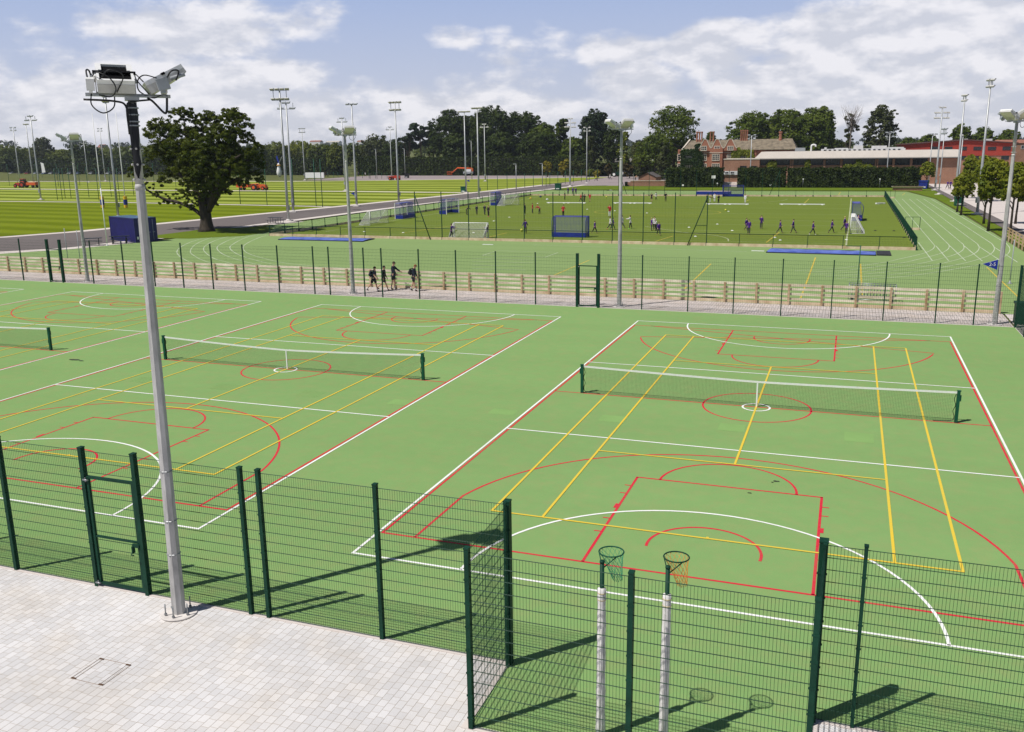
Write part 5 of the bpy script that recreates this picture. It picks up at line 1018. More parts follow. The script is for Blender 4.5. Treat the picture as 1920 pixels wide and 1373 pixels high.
for px, py, face, h, pose, top, bot, lab, kw in KID:
    p = at(px, py, .012); person(p, face, h, pose, top, bot, lab, **kw)
for px, py, face, pose, top, bot, lab, kw in ((1776, 354.5, 150, 'walk', 'purple', 'black', 'left of two people in purple walking on the avenue', {}), (1781.5, 354.5, 150, 'walk2', 'purple', 'black', 'right of two people in purple walking on the avenue', dict(hair='dark')), (1117.5, 339.5, 90, 'walk', 'yellow', 'black', 'person in yellow vest crossing the tarmac yard', dict(hair='blond')), (1144, 337, -80, 'walk', 'white', 'navy', 'person in white top on the tarmac yard before the green tractor', {}), (1246.5, 337, 200, 'walk', 'navy', 'navy', 'person in dark clothes at the left end of the hedge', dict(hair='dark')), (1191, 338.5, 100, 'bend', 'tan', 'black', 'person stooping behind the far fence brace', {}),
  (685, 331.5, 90, 'walk', 'white', 'black', 'person in white at the far fence left of the red mower', {}), (694, 335, 60, 'stand', 'navy', 'navy', 'person in navy at the far fence just left of the red mower', dict(hair='dark')), (672, 331, 150, 'stand', 'grey', 'black', 'person in grey by the far mast at the long hedge', {}), (611, 332, 90, 'stand', 'black', 'black', 'left of two dark figures right of the white barrier', dict(hair='dark')), (615, 332, 120, 'stand', 'navy', 'black', 'right of two dark figures right of the white barrier', dict(hair='dark')), (1240, 320.5, 170, 'stand', 'black', 'black', 'left dark figure by the white fountain', dict(hair='dark')), (1245, 320.5, 200, 'stand', 'grey', 'black', 'right dark figure by the white fountain', dict(hair='blond'))):
    p = at(px, py); person((p.x, p.y, .0), face, 1.7, pose, top, bot, lab, group='people walking far off', **kw)
def lying():
    p = at(1143, 358); o = person((p.x, p.y, .16), 0, 1.55, 'stand', 'white', 'black', 'person lying on the grass strip beyond the pitch', 'red', group='people walking far off'); o.rotation_euler = (PI/2, 0, math.radians(97)); o.location = (p.x-.8, p.y, .14)
lying()
# ------------------------------------------------------------------ trees and hedges
def leaves(lobes, n, size, seed, clumps=60, cr=.20, inner=.45, flat=.35, coh=.8):
    """lobes: (cx, cy, cz, rx, ry, rz); leaves gather in clumps on and inside the lobes; n quads"""
    g = np.random.default_rng(seed); Lb = np.array(lobes, float); wgt = Lb[:, 3]*Lb[:, 5]; wgt /= wgt.sum(); K = max(8, int(clumps*len(Lb)/3)); li = g.choice(len(Lb), K, p=wgt)
    d = g.normal(size=(K, 3)); d /= np.linalg.norm(d, axis=1)[:, None]; d[:, 2] = np.where(d[:, 2] < -.55, -d[:, 2], d[:, 2]); rr = (inner+(1-inner)*g.random(K)**.45)[:, None]
    cc = Lb[li, :3]+d*rr*Lb[li, 3:]; crad = (cr*(.6+.9*g.random(K)))[:, None]*Lb[li, 3:].mean(axis=1)[:, None]
    ci = g.integers(0, K, n); u = g.normal(size=(n, 3)); u /= np.linalg.norm(u, axis=1)[:, None]; q = g.random((n, 1))**.5; pos = cc[ci]+u*q*crad[ci]*np.array([1.15, 1.15, .72])
    out = pos-Lb[li[ci], :3]; out /= np.linalg.norm(out, axis=1)[:, None]+1e-6; cn = u*(.35+q)+out*.55; nr = cn*coh+g.normal(size=(n, 3))*.42+np.array([0, 0, flat]); nr /= np.linalg.norm(nr, axis=1)[:, None]
    t = np.cross(nr, g.normal(size=(n, 3))); t /= np.linalg.norm(t, axis=1)[:, None]; b = np.cross(nr, t); s = (size*(.55+.9*g.random(n)))[:, None]
    t = t*s*.5; b = b*s*.5; V = np.stack([pos-t*1.25, pos+b*.75+nr*s*.10, pos+t*1.25, pos-b*.75+nr*s*.10], 1).reshape(-1, 3); F = np.arange(4*n).reshape(-1, 4); return V, F
def tree(name, p, lobes, n, size, m, label, seed, trunk=None, bark='bark', group=None, cat='tree', clumps=60, cr=.2, inner=.45, limbs=None):
    """lobes in metres about the trunk foot"""
    o = thing(name, label, cat, (p[0], p[1], 0), 0, group); V, F = leaves(lobes, n, size, seed, clumps, cr, inner); link('crown', arr_mesh('crown', V, F, m), o); R = random.Random(seed)
    b = MB(); h, r = trunk or (max(l[2] for l in lobes), .35); pts = [Vector((R.uniform(-.08, .08)*k*r*2, R.uniform(-.08, .08)*k*r*2, h*k/5)) for k in range(6)]; b.tube([pts[0]+Vector((0, 0, -.1))]+pts[1:], [r*1.5, r*1.05, r*.92, r*.8, r*.6, r*.35], 9)
    for l in (limbs if limbs is not None else lobes):
        e = Vector(l[:3]); s = pts[2].lerp(pts[4], R.random()); mid = s.lerp(e, .5)+Vector((R.uniform(-.4, .4)*r*3, R.uniform(-.4, .4)*r*3, R.uniform(-.2, .6)*r*2)); b.tube(spline([s, mid, e, e+(e-s)*.25], 3), [r*.5*(1-.085*i) for i in range(10)][:10] if False else [r*(.5-.04*i) for i in range(10)], 6)
    b.build('trunk', M[bark], o); return o
LF = {'oak': leaf_mat('oak_leaves', (.044, .070, .008), (.130, .156, .018), .45, .42), 'dark': leaf_mat('dark_leaves', (.020, .036, .006), (.058, .082, .013), .15, .22), 'mid': leaf_mat('mid_leaves', (.052, .090, .010), (.140, .178, .020), .25), 'light': leaf_mat('light_leaves', (.10, .145, .013), (.26, .27, .024), .5, .38),
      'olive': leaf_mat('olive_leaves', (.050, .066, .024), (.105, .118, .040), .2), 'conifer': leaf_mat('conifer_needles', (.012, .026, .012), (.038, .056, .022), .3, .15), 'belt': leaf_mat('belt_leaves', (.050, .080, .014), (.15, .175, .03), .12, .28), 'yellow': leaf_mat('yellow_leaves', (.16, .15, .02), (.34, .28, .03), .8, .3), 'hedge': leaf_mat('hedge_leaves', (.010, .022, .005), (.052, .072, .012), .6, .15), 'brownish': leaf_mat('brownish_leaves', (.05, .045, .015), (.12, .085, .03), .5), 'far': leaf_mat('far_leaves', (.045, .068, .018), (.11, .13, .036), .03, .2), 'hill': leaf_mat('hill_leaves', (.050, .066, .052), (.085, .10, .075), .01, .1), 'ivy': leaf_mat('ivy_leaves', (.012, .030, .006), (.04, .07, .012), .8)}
def dims(px0, px1, pt, Y):
    a, c = aty(px0, 300, Y), aty(px1, 300, Y); t = aty((px0+px1)/2, pt, Y); return (a.x+c.x)/2, abs(c.x-a.x), t.z
# the old oak
def oak():
    p = at(388, 434); o = thing('oak_tree', 'broad old oak with thick trunk beside the blue container', 'tree', (p.x, p.y, 0)); Y = p.y; u = .0708
    def q(px, py, dy=0): v = aty(px, py, Y+dy); return Vector((v.x-p.x, dy, v.z))
    spec = [(300, 250, 30, 26, -1), (345, 222, 28, 20, 1), (338, 262, 38, 28, 0), (395, 232, 26, 22, 2), (440, 238, 30, 30, -1), (452, 262, 24, 20, 1), (400, 262, 32, 24, -2), (345, 300, 42, 30, 1.5), (300, 290, 28, 26, 0), (420, 300, 40, 30, -2), (465, 305, 30, 26, 1), (480, 285, 18, 16, -1), (380, 335, 38, 26, -2), (440, 338, 34, 22, 2), (330, 338, 34, 22, 2.5), (262, 325, 22, 20, 0), (475, 335, 20, 16, 0), (350, 208, 12, 9, 0), (432, 212, 16, 9, 0), (280, 352, 12, 10, 0), (310, 382, 14, 7, .3), (350, 388, 14, 8, -.4), (395, 380, 14, 10, .5), (368, 372, 18, 12, -1), (405, 360, 30, 16, 1), (286, 240, 12, 12, 0), (370, 255, 26, 20, 3), (388, 362, 26, 16, -2.2), (368, 348, 24, 18, -3), (408, 340, 26, 20, -3), (392, 318, 34, 24, -3.4), (350, 320, 30, 24, -3), (430, 318, 28, 22, -3.2), (376, 288, 34, 24, -3.6), (420, 268, 24, 20, -2.6), (335, 376, 13, 8, -.2), (320, 370, 12, 8, .2), (298, 366, 12, 8, 0), (362, 384, 14, 8, -.6), (372, 350, 26, 16, -2.5), (345, 362, 16, 12, -1), (335, 282, 28, 22, -3)]
    lob = []
    for px, py, rx, rz, dy in spec: v = q(px, py, dy); lob.append((v.x, v.y, v.z, rx*u*.96, rx*u*.75+.4, rz*u*.94))
    V, F = leaves(lob, 90000, .20, 11, 150, .135, .25, coh=.35); link('crown', arr_mesh('crown', V, F, LF['oak']), o)
    b = MB(); b.tube([(0, 0, -.15), (0, 0, .35), (.05, 0, 1.2), (.0, 0, 2.4), (-.1, 0, 3.6), (.1, .1, 4.6)], [1.15, .86, .68, .64, .66, .48], 14)
    br = [[q(383, 408), q(362, 392), q(335, 380), q(305, 372), q(275, 356), q(258, 340)], [q(386, 390), q(372, 365), q(352, 342), q(328, 318), q(305, 285)], [q(388, 388), q(382, 350), q(372, 310), q(352, 270), q(345, 225)], [q(390, 388), q(398, 345), q(400, 300), q(398, 260), q(395, 235)], [q(394, 390), q(412, 360), q(428, 320), q(440, 280), q(442, 240)], [q(398, 372), q(422, 350), q(450, 335), q(475, 322)], [q(388, 395), q(385, 360, 2), q(365, 320, 3.5), q(340, 300, 4)], [q(392, 395), q(405, 350, -2), q(425, 310, -3), q(452, 290, -3)], [q(360, 305), q(378, 285), q(400, 270)], [q(424, 325), q(448, 310), q(466, 300)]]
    for l in br: s = spline(l, 4); n = len(s); b.tube(s, [(.22 if l is br[0] else .30)*(1-i/n)**.8+.04 for i in range(n)], 7)
    b.build('trunk', M['bark'], o)
oak()
def sp(px0, px1, pt, Y, kind, n, size, label, seed, name='broadleaf_tree', shape='round', bot=.15, trunk=None, bark='bark', group=None, clumps=60, cr=.22):
    cx, w, h = dims(px0, px1, pt, Y); R = random.Random(seed); r = w/2; lob = []
    if shape in ('round', 'tall'): n = int(n*2.3); size *= .68
    if shape == 'round':
        z0 = h*bot; zc = (z0+h)/2; hz = (h-z0)/2
        for k in range(22): a = k*2.4+R.uniform(-.3, .3); zz = -.78+1.56*(k+.5)/22; f = .70*math.sqrt(max(.10, 1-abs(zz)**(3.2 if zz > 0 else 5))); q = R.uniform(.26, .40); lob.append((cos(a)*r*f, sin(a)*r*f, zc+zz*hz*.82, r*q, r*q, hz*q*.75))
        lob.append((0, 0, h-hz*.30, r*.55, r*.55, hz*.30)); lob += [(0, 0, zc, r*.84, r*.84, hz*.84), (0, 0, zc+hz*.1, r*.74, r*.74, hz*.80)]
    elif shape == 'tall':
        for k in range(10): t = k/9; lob.append((R.uniform(-.35, .35)*r, R.uniform(-.35, .35)*r, h*(bot+(.93-bot)*t), r*R.uniform(.4, .62)*(1.1-.45*t), r*.6*(1.1-.4*t), h*R.uniform(.07, .11)))
    elif shape == 'cone':
        for k in range(12): t = k/11; e = (1-t)**.8; a = k*2.4; lob.append((cos(a)*r*.30*e, sin(a)*r*.3*e, h*(bot+(.97-bot)*t), r*(.85*e+.22), r*(.85*e+.22), h*.07))
    elif shape == 'pine':
        for k in range(7): a = R.uniform(0, 2*PI); f = R.uniform(.1, .7); lob.append((cos(a)*r*f, sin(a)*r*f, h*R.uniform(.62, .97), r*R.uniform(.30, .5), r*R.uniform(.3, .5), h*R.uniform(.035, .06)))
    elif shape == 'bush':
        for k in range(6): a = R.uniform(0, 2*PI); lob.append((cos(a)*r*.5, sin(a)*r*.4, h*R.uniform(.3, .7), r*.55, r*.5, h*.33))
    return tree(name, (cx, Y), lob, n, size, LF[kind], label, seed, trunk or (h*.7, max(.12, h*.022)), bark, group, 'tree' if shape != 'bush' else 'shrub', clumps, cr, limbs=lob[:6])
# dark wood behind the long hedge
WD = 'dark trees behind the long hedge'
for i, (a, c, t, Y, sh, kd, lab) in enumerate([(806, 884, 207, 318, 'round', 'dark', 'leftmost broad dark tree beside the pines'), (842, 922, 214, 326, 'round', 'dark', 'dark broad tree behind the close pair of masts'), (880, 968, 196, 316, 'round', 'dark', 'tallest dark broad tree with a rounded top'), (932, 1026, 209, 322, 'round', 'dark', 'wide dark tree right of the tallest one'), (990, 1052, 230, 312, 'round', 'mid', 'greyer tree right of the wide dark tree'), (1020, 1078, 223, 320, 'tall', 'dark', 'dark tree left of the mast at the pitch corner'), (1086, 1142, 204, 300, 'round', 'conifer', 'dark ragged conifer behind the plain mast'), (830, 880, 250, 300, 'round', 'dark', 'lower dark tree in front of the leftmost broad one'), (905, 975, 248, 300, 'round', 'dark', 'lower dark tree behind the orange lift'), (970, 1045, 250, 298, 'round', 'dark', 'lower dark tree behind the playground'), (1050, 1100, 258, 296, 'round', 'mid', 'lower green tree behind the yellow bush')]):
    sp(a, c, t, Y, kd, 9500, .85, lab, 40+i, 'broadleaf_tree' if sh != 'cone' else 'conifer_tree', sh, .06, group=WD, clumps=70)
for i, (a, c, t, lab) in enumerate([(745, 790, 247, 'leftmost pine with bare reddish trunk'), (768, 812, 226, 'tallest pine with a tilted flat top'), (780, 830, 240, 'pine close to the dark broad trees'), (752, 776, 258, 'low pine at the left end of the pine group'), (795, 832, 250, 'pine with trunk in front of the dark wood')]): sp(a, c, t, 322+i*3, 'conifer', 4200, .7, lab, 60+i, 'pine_tree', 'pine', trunk=(dims(a, c, t, 322)[2]*.93, .32), bark='barkpale', group='pines at the end of the hedge', clumps=44, cr=.34)
# garden trees and shrubs left of the manor
for i, (a, c, t, Y, sh, kd, lab) in enumerate([(1212, 1316, 197, 262, 'round', 'mid', 'large rounded tree left of the manor chimneys'), (1192, 1266, 250, 250, 'round', 'mid', 'smaller rounded tree in front of the large one'), (1092, 1134, 252, 272, 'tall', 'olive', 'yellowish green tree behind the twin lamp pole'), (1130, 1172, 232, 285, 'round', 'dark', 'dark tree behind the twin lamp pole'), (1150, 1186, 248, 270, 'tall', 'light', 'light green tree just right of the twin lamp pole'), (1183, 1218, 262, 262, 'round', 'olive', 'olive tree between the lamp pole and the large rounded tree'), (1225, 1262, 275, 240, 'tall', 'olive', 'grey green tree by the white fountain'), (1270, 1312, 262, 272, 'round', 'dark', 'dark tree close behind the manor left gable')]):
    sp(a, c, t, Y, kd, 8000 if i == 0 else 4500, .62, lab, 80+i, 'broadleaf_tree', sh, .05, group='garden trees left of the manor', clumps=70)
for i, (a, c, t, kd, lab) in enumerate([(1048, 1066, 294, 'yellow', 'rounded yellow bush above the low hedge'), (1019, 1034, 296, 'yellow', 'ragged yellow bush left of the rounded yellow bush'), (1068, 1096, 300, 'olive', 'olive shrub right of the yellow bush'), (1098, 1112, 318, 'light', 'low light shrub at the lawn edge'), (1112, 1126, 318, 'yellow', 'low yellow shrub at the lawn edge'), (1134, 1148, 306, 'brownish', 'reddish brown shrub left of the green tractor'), (1166, 1196, 304, 'brownish', 'brownish shrub behind the green tractor'), (1194, 1222, 306, 'olive', 'yellow green climber left of the fountain'), (1228, 1250, 304, 'olive', 'shrub right of the white fountain'), (1250, 1270, 302, 'brownish', 'brown shrub at the corner of the manor')]): sp(a, c, t, 268 if a < 1100 else 252, kd, 900, .5, lab, 110+i, 'shrub', 'bush', group='garden shrubs below the trees', clumps=30)
# trees behind the manor and the school
for i, (a, c, t, sh, kd, lab) in enumerate([(1360, 1456, 207, 'round', 'mid', 'leftmost broad tree behind the manor roof'), (1420, 1515, 204, 'round', 'mid', 'second broad tree behind the manor, above the single chimney'), (1478, 1560, 203, 'round', 'mid', 'third broad tree behind the manor roof'), (1512, 1566, 199, 'round', 'mid', 'rightmost tree of the dense group behind the manor'), (1320, 1342, 246, 'round', 'mid', 'small tree showing between the manor chimneys'), (1565, 1612, 214, 'tall', 'olive', 'thin tree with bare twigs behind the school roof'), (1612, 1684, 196, 'round', 'olive', 'tall airy tree behind the school roof')]):
    sp(a, c, t, 285, kd, 9000 if i < 4 else 3600 if i != 6 else 5200, .7, lab, 130+i, 'broadleaf_tree', sh, .12, group='trees behind the buildings', clumps=70 if i < 5 else 40, cr=.22 if i < 5 else .17)
def twigs():                                     # bare grey crown of the dying tree
    cx, w, h = dims(1570, 1612, 196, 283); o = thing('bare_tree', 'grey leafless treetop behind the school roof', 'tree', (cx, 283, 0)); b = MB(); R = random.Random(5); b.tube([(0, 0, 0), (.2, 0, h*.5), (0, 0, h*.8)], [.4, .25, .1], 7)
    for k in range(60): s = Vector((0, 0, h*R.uniform(.55, .8))); e = Vector((R.uniform(-.55, .55)*w, R.uniform(-3, 3), h*R.uniform(.8, 1.0))); m_ = s.lerp(e, .5)+Vector((R.uniform(-.6, .6), 0, R.uniform(0, .8))); b.tube([s, m_, e], [.07, .045, .02], 4)
    b.build('branches', mat('grey_bark', (.22, .19, .17), .9), o)
twigs()
for i, (a, c, t, kd, lab) in enumerate([(1680, 1722, 258, 'mid', 'low tree left of the red hall roof'), (1712, 1762, 252, 'mid', 'tree behind the left slope of the red hall'), (1775, 1820, 232, 'mid', 'tree behind the avenue masts above the red hall'), (1815, 1862, 238, 'mid', 'tree behind the peak of the red hall'), (1858, 1912, 242, 'mid', 'tree behind the right end of the red hall'), (1560, 1580, 262, 'dark', 'small dark tree between the tall trees and the roof'), (1540, 1570, 258, 'mid', 'low tree under the thin one'), (1905, 1935, 262, 'mid', 'tree at the right edge behind the orange roof')]): sp(a, c, t, 330, kd, 3200, .85, lab, 150+i, group='trees beyond the red hall')
# avenue trees
AV = 'young avenue trees at right'
for i, (px, py, a, c, t, bt, lab) in enumerate([(1741, 353, 1727, 1756, 303, .35, 'small avenue tree next to the far end of the hedge'), (1816, 404, 1788, 1836, 326, .36, 'avenue tree with dark crown beside the green bin'), (1805, 398, 1793, 1815, 338, .4, 'thin avenue tree behind the one by the bin'), (1871, 434, 1838, 1896, 296, .34, 'large light green avenue tree left of the pennant lamp'), (1853, 420, 1842, 1872, 330, .4, 'avenue tree with leaning trunk left of the large one'), (1895, 440, 1884, 1935, 302, .36, 'avenue tree right of the pennant lamp'), (1908, 420, 1890, 1945, 318, .36, 'avenue tree at the right picture edge'), (1850, 378, 1826, 1868, 292, .3, 'avenue tree behind the tall avenue mast'), (1822, 372, 1806, 1836, 290, .3, 'avenue tree farther off in front of the red hall')]):
    p = at(px, py); sp(a, c, t, p.y, 'light', 5200 if i in (3, 5, 6) else 2600, .36 if p.y < 120 else .45, lab, 170+i, 'avenue_tree', 'round', bt, (dims(a, c, t, p.y)[2]*.8, .11), group=AV, clumps=40, cr=.28)
# tree belts to the left, each tree a thing where its outline can be told apart
BL = 'trees in the belt beyond the left hedge'
R_ = random.Random(21)
for i, (a, c, t, kd, lab) in enumerate([(-10, 45, 272, 'belt', 'belt tree at the left picture edge'), (30, 88, 276, 'belt', 'belt tree behind the three left masts'), (66, 100, 256, 'olive', 'belt tree with a ragged top behind the left masts'), (95, 150, 280, 'belt', 'belt tree left of the first twin lamp pole'), (135, 185, 266, 'dark', 'dark belt tree behind the first twin lamp pole'), (175, 245, 274, 'belt', 'belt tree behind the rugby posts'), (225, 290, 270, 'belt', 'belt tree behind the near lamp pole'), (280, 345, 272, 'belt', 'belt tree seen through the left of the oak'), (335, 400, 276, 'belt', 'belt tree seen through the middle of the oak'), (390, 455, 270, 'belt', 'belt tree behind the right of the oak'), (445, 500, 270, 'dark', 'dark belt tree right of the oak'), (490, 545, 266, 'belt', 'belt tree behind the twin tall masts'), (535, 590, 264, 'light', 'pale belt tree right of the twin tall masts'), (575, 625, 268, 'belt', 'belt tree above the gap in the hedge'), (606, 660, 274, 'belt', 'belt tree low behind the second lamp pole'), (640, 690, 268, 'belt', 'belt tree right of the second lamp pole'), (676, 738, 252, 'olive', 'grey green rounded belt tree left of the pines'), (720, 765, 262, 'dark', 'dark belt tree at the foot of the pines'), (420, 470, 275, 'olive', 'olive belt tree between the oak and the masts')]):
    sp(a, c, t, 350+R_.uniform(0, 60), kd, 2300, 1.1, lab, 200+i, shape='round', bot=.02, group=BL, clumps=46)
sp(614, 646, 268, 300, 'belt', 3000, .7, 'tree standing in the gap of the long hedge', 230, bot=.02)
def hedge(name, label, p0, p1, h, t, n, size, seed, kind='hedge', group=None):
    p0 = Vector((*p0, 0)); p1 = Vector((*p1, 0)); d = p1-p0; L = d.length; o = thing(name, label, 'hedge', p0, math.atan2(d.y, d.x), group); b = MB(); b.bx(.25, L-.25, -t/2+.3, t/2-.3, 0, h-.3); b.build('branches', mat('hedge_wood', (.010, .012, .006), .9), o)
    g = np.random.default_rng(seed); u = g.random(n); k = u < .18; pos = np.empty((n, 3)); pos[:, 0] = g.random(n)*L; pos[:, 1] = np.where(k, (g.random(n)-.5)*t, (-t/2)*np.sign(g.random(n)-.25)); pos[:, 2] = np.where(k, h, g.random(n)*h); bump = .16*np.sin(pos[:, 0]*1.7+pos[:, 2]*2.1)+.12*np.sin(pos[:, 0]*4.1+3)
    pos[:, 1] += g.normal(size=n)*.13+np.where(k, 0, bump*np.sign(pos[:, 1])); pos[:, 2] += np.where(k, g.normal(size=n)*.12+bump*.6, 0); nr = g.normal(size=(n, 3))*.7; nr[:, 1] += np.where(k, 0, np.sign(pos[:, 1])); nr[:, 2] += np.where(k, 1, .3); nr /= np.linalg.norm(nr, axis=1)[:, None]
    tt = np.cross(nr, g.normal(size=(n, 3))); tt /= np.linalg.norm(tt, axis=1)[:, None]; bb = np.cross(nr, tt); s = (size*(.6+.8*g.random(n)))[:, None]*.5; V = np.stack([pos-tt*s, pos+bb*s*.7, pos+tt*s, pos-bb*s*.7], 1).reshape(-1, 3); link('foliage', arr_mesh('foliage', V, np.arange(4*n).reshape(-1, 4), LF[kind]), o)
HG = 'clipped hedges round the grounds'
def hx(px, Y): return (aty(px, 330, Y).x, Y)
hedge('hedge', 'tall clipped hedge before the manor with a white notice on it', hx(1250, 186.5), hx(1357, 186.5), 4.3, 2.2, 9000, .38, 1, group=HG)
hedge('hedge', 'clipped hedge right of the opening, before the low brick block', hx(1384, 186), hx(1474, 186), 4.2, 2.2, 7500, .38, 2, group=HG)
hedge('hedge', 'long clipped hedge in front of the school building', hx(1477, 185.5), hx(1727, 185.5), 4.1, 2.2, 17000, .38, 3, group=HG)
hedge('hedge', 'low hedge behind the avenue in front of the school end wall', hx(1757, 212), hx(1797, 212), 3.4, 1.6, 2400, .4, 4, group=HG)
hedge('hedge', 'long tall dark hedge behind the orange lift at the tarmac yard', (-163, 292), (-92, 284), 6.6, 2.5, 9000, .6, 5, group=HG)
hedge('hedge', 'tall dark hedge between the oak and the gap', (-262, 312), (-193, 300), 7.0, 2.5, 6500, .7, 6, group=HG)
hedge('hedge', 'tall dark hedge right of the gap behind the second lamp pole', (-185, 300), (-164, 293), 7.0, 2.5, 3500, .7, 7, group=HG)
hedge('hedge', 'tall dark hedge behind the parked cars at far left', (-560, 372), (-258, 314), 7.6, 3, 14000, .9, 8, group=HG)
hedge('hedge', 'dark block of hedge right of the playground', (-91, 281), (-82, 279), 6.4, 2, 1500, .55, 9, group=HG)
hedge('hedge', 'low dark hedge under the yellow bush', (-82, 278), (-58, 270), 4.1, 2, 3000, .5, 10, group=HG)
# woods on the hills: one mass that nobody could count
def woods(name, label, spots, n, size, m, seed):
    lob = []; R = random.Random(seed)
    for x, y, z, r, h in spots: lob += [(x, y, z+h*.55, r, r, h*.45), (x+R.uniform(-.5, .5)*r, y, z+h*.8, r*.6, r*.6, h*.25)]
    V, F = leaves(lob, n, size, seed, clumps=18, cr=.35); o = link(name, arr_mesh(name, V, F, m)); o['kind'] = 'stuff'; o['label'] = label; o['category'] = 'wood'
sp_ = []; R_ = random.Random(4)
for k in range(150):
    az = math.radians(R_.uniform(-56, 22)); r = R_.uniform(1050, 1500); x, y = CAM.x+r*sin(az), CAM.y+r*cos(az); hh = R_.uniform(7, 12)
    for j in range(R_.choice((1, 2, 3))): sp_.append((x+j*R_.uniform(6, 12), y, hill_z(x, y)-1, R_.uniform(6, 10), hh*R_.uniform(.8, 1.1)))
woods('woodland', 'scattered far woods along the top of the hills', sp_, 34000, 2.2, LF['hill'], 31)
sp_ = []
for k in range(130): az = math.radians(R_.uniform(-58, 24)); r = R_.uniform(470, 900); x, y = CAM.x+r*sin(az), CAM.y+r*cos(az); sp_.append((x, y, hill_z(x, y)-1, R_.uniform(6, 11), R_.uniform(8, 13)))
woods('woodland', 'green woods on the lower slopes behind the hedges', sp_, 30000, 1.7, LF['far'], 32)
# ------------------------------------------------------------------ buildings
BR = brick_mat('red_brick', (.27, .085, .045), (.36, .13, .075), (.34, .25, .19)); BR2 = brick_mat('brown_brick', (.25, .11, .065), (.34, .16, .10), (.33, .26, .20))
STONE = mat('pale_stone', (.56, .50, .42), .85, .15, 3); SLATE = mat('stone_slates', (.19, .155, .11), .9, .35, 1.2, bump=.5, bscale=4); REDCLAD = layered('red_cladding', (.33, .052, .038), [(.4, (1, 1, 1), .10, 3), (2, (8, 1, .2), .10, 2)], .6)
METALROOF = layered('pale_metal_roof', (.50, .455, .41), [(.3, (1, 1, 1), .10, 4), (1.5, (1, 1, .2), .08, 3)], .6); WHITEW = mat('white_render', (.62, .62, .62), .7, .1, 2); DARKTRIM = mat('dark_trim', (.03, .03, .035), .6)
def wn(o, Y, px0, px1, y0, y1, nx, ny, frame, fm, proud=.06):
    """window: frame with mullions a little proud of the wall, the pane behind it as sub-part"""
    a, c = aty(px0, (y0+y1)/2, Y), aty(px1, (y0+y1)/2, Y); t, u = aty((px0+px1)/2, y0, Y), aty((px0+px1)/2, y1, Y); x0, x1, z1, z0 = a.x, c.x, t.z, u.z; ox, oy = o.location.x, o.location.y; y = Y-oy
    f = MB(); w = frame
    f.bx(x0-ox-w, x1-ox+w, y-proud-.03, y, z1, z1+w); f.bx(x0-ox-w, x1-ox+w, y-proud-.05, y, z0-w, z0); f.bx(x0-ox-w, x0-ox, y-proud, y, z0, z1); f.bx(x1-ox, x1-ox+w, y-proud, y, z0, z1)
    for i in range(1, nx): x = x0+(x1-x0)*i/nx-ox; f.bx(x-w*.33, x+w*.33, y-proud, y, z0, z1)
    for j in range(1, ny): z = z0+(z1-z0)*j/ny; f.bx(x0-ox, x1-ox, y-proud+.004, y-.004, z-w*.22, z+w*.22)
    fo = f.build('window', fm, o); g = MB(); g.bx(x0-ox, x1-ox, y-.02, y-.004, z0, z1); g.build('pane', M['glass'], fo)
def leafpatch(o, Y, boxes, n, size, seed, kind='ivy'):
    g = np.random.default_rng(seed); Vs = []
    for k, (px0, px1, y0, y1) in enumerate(boxes):
        a, c = aty(px0, y1, Y), aty(px1, y0, Y); m = n//len(boxes); pos = np.stack([a.x+(c.x-a.x)*g.random(m), Y-.35*g.random(m)-.05, a.z+(c.z-a.z)*g.random(m)], 1); pos[:, 0] += g.normal(size=m)*.15; pos[:, 2] += g.normal(size=m)*.15; nr = g.normal(size=(m, 3))*.5+np.array([0, -1, .3]); nr /= np.linalg.norm(nr, axis=1)[:, None]; t = np.cross(nr, g.normal(size=(m, 3))); t /= np.linalg.norm(t, axis=1)[:, None]; b = np.cross(nr, t); s = (size*(.6+.8*g.random(m)))[:, None]*.5; Vs.append(np.stack([pos-t*s, pos+b*s, pos+t*s, pos-b*s], 1).reshape(-1, 3))
    V = np.concatenate(Vs)-np.array([o.location.x, o.location.y, 0]); link('ivy', arr_mesh('ivy', V, np.arange(len(V)).reshape(-1, 4), LF[kind]), o)
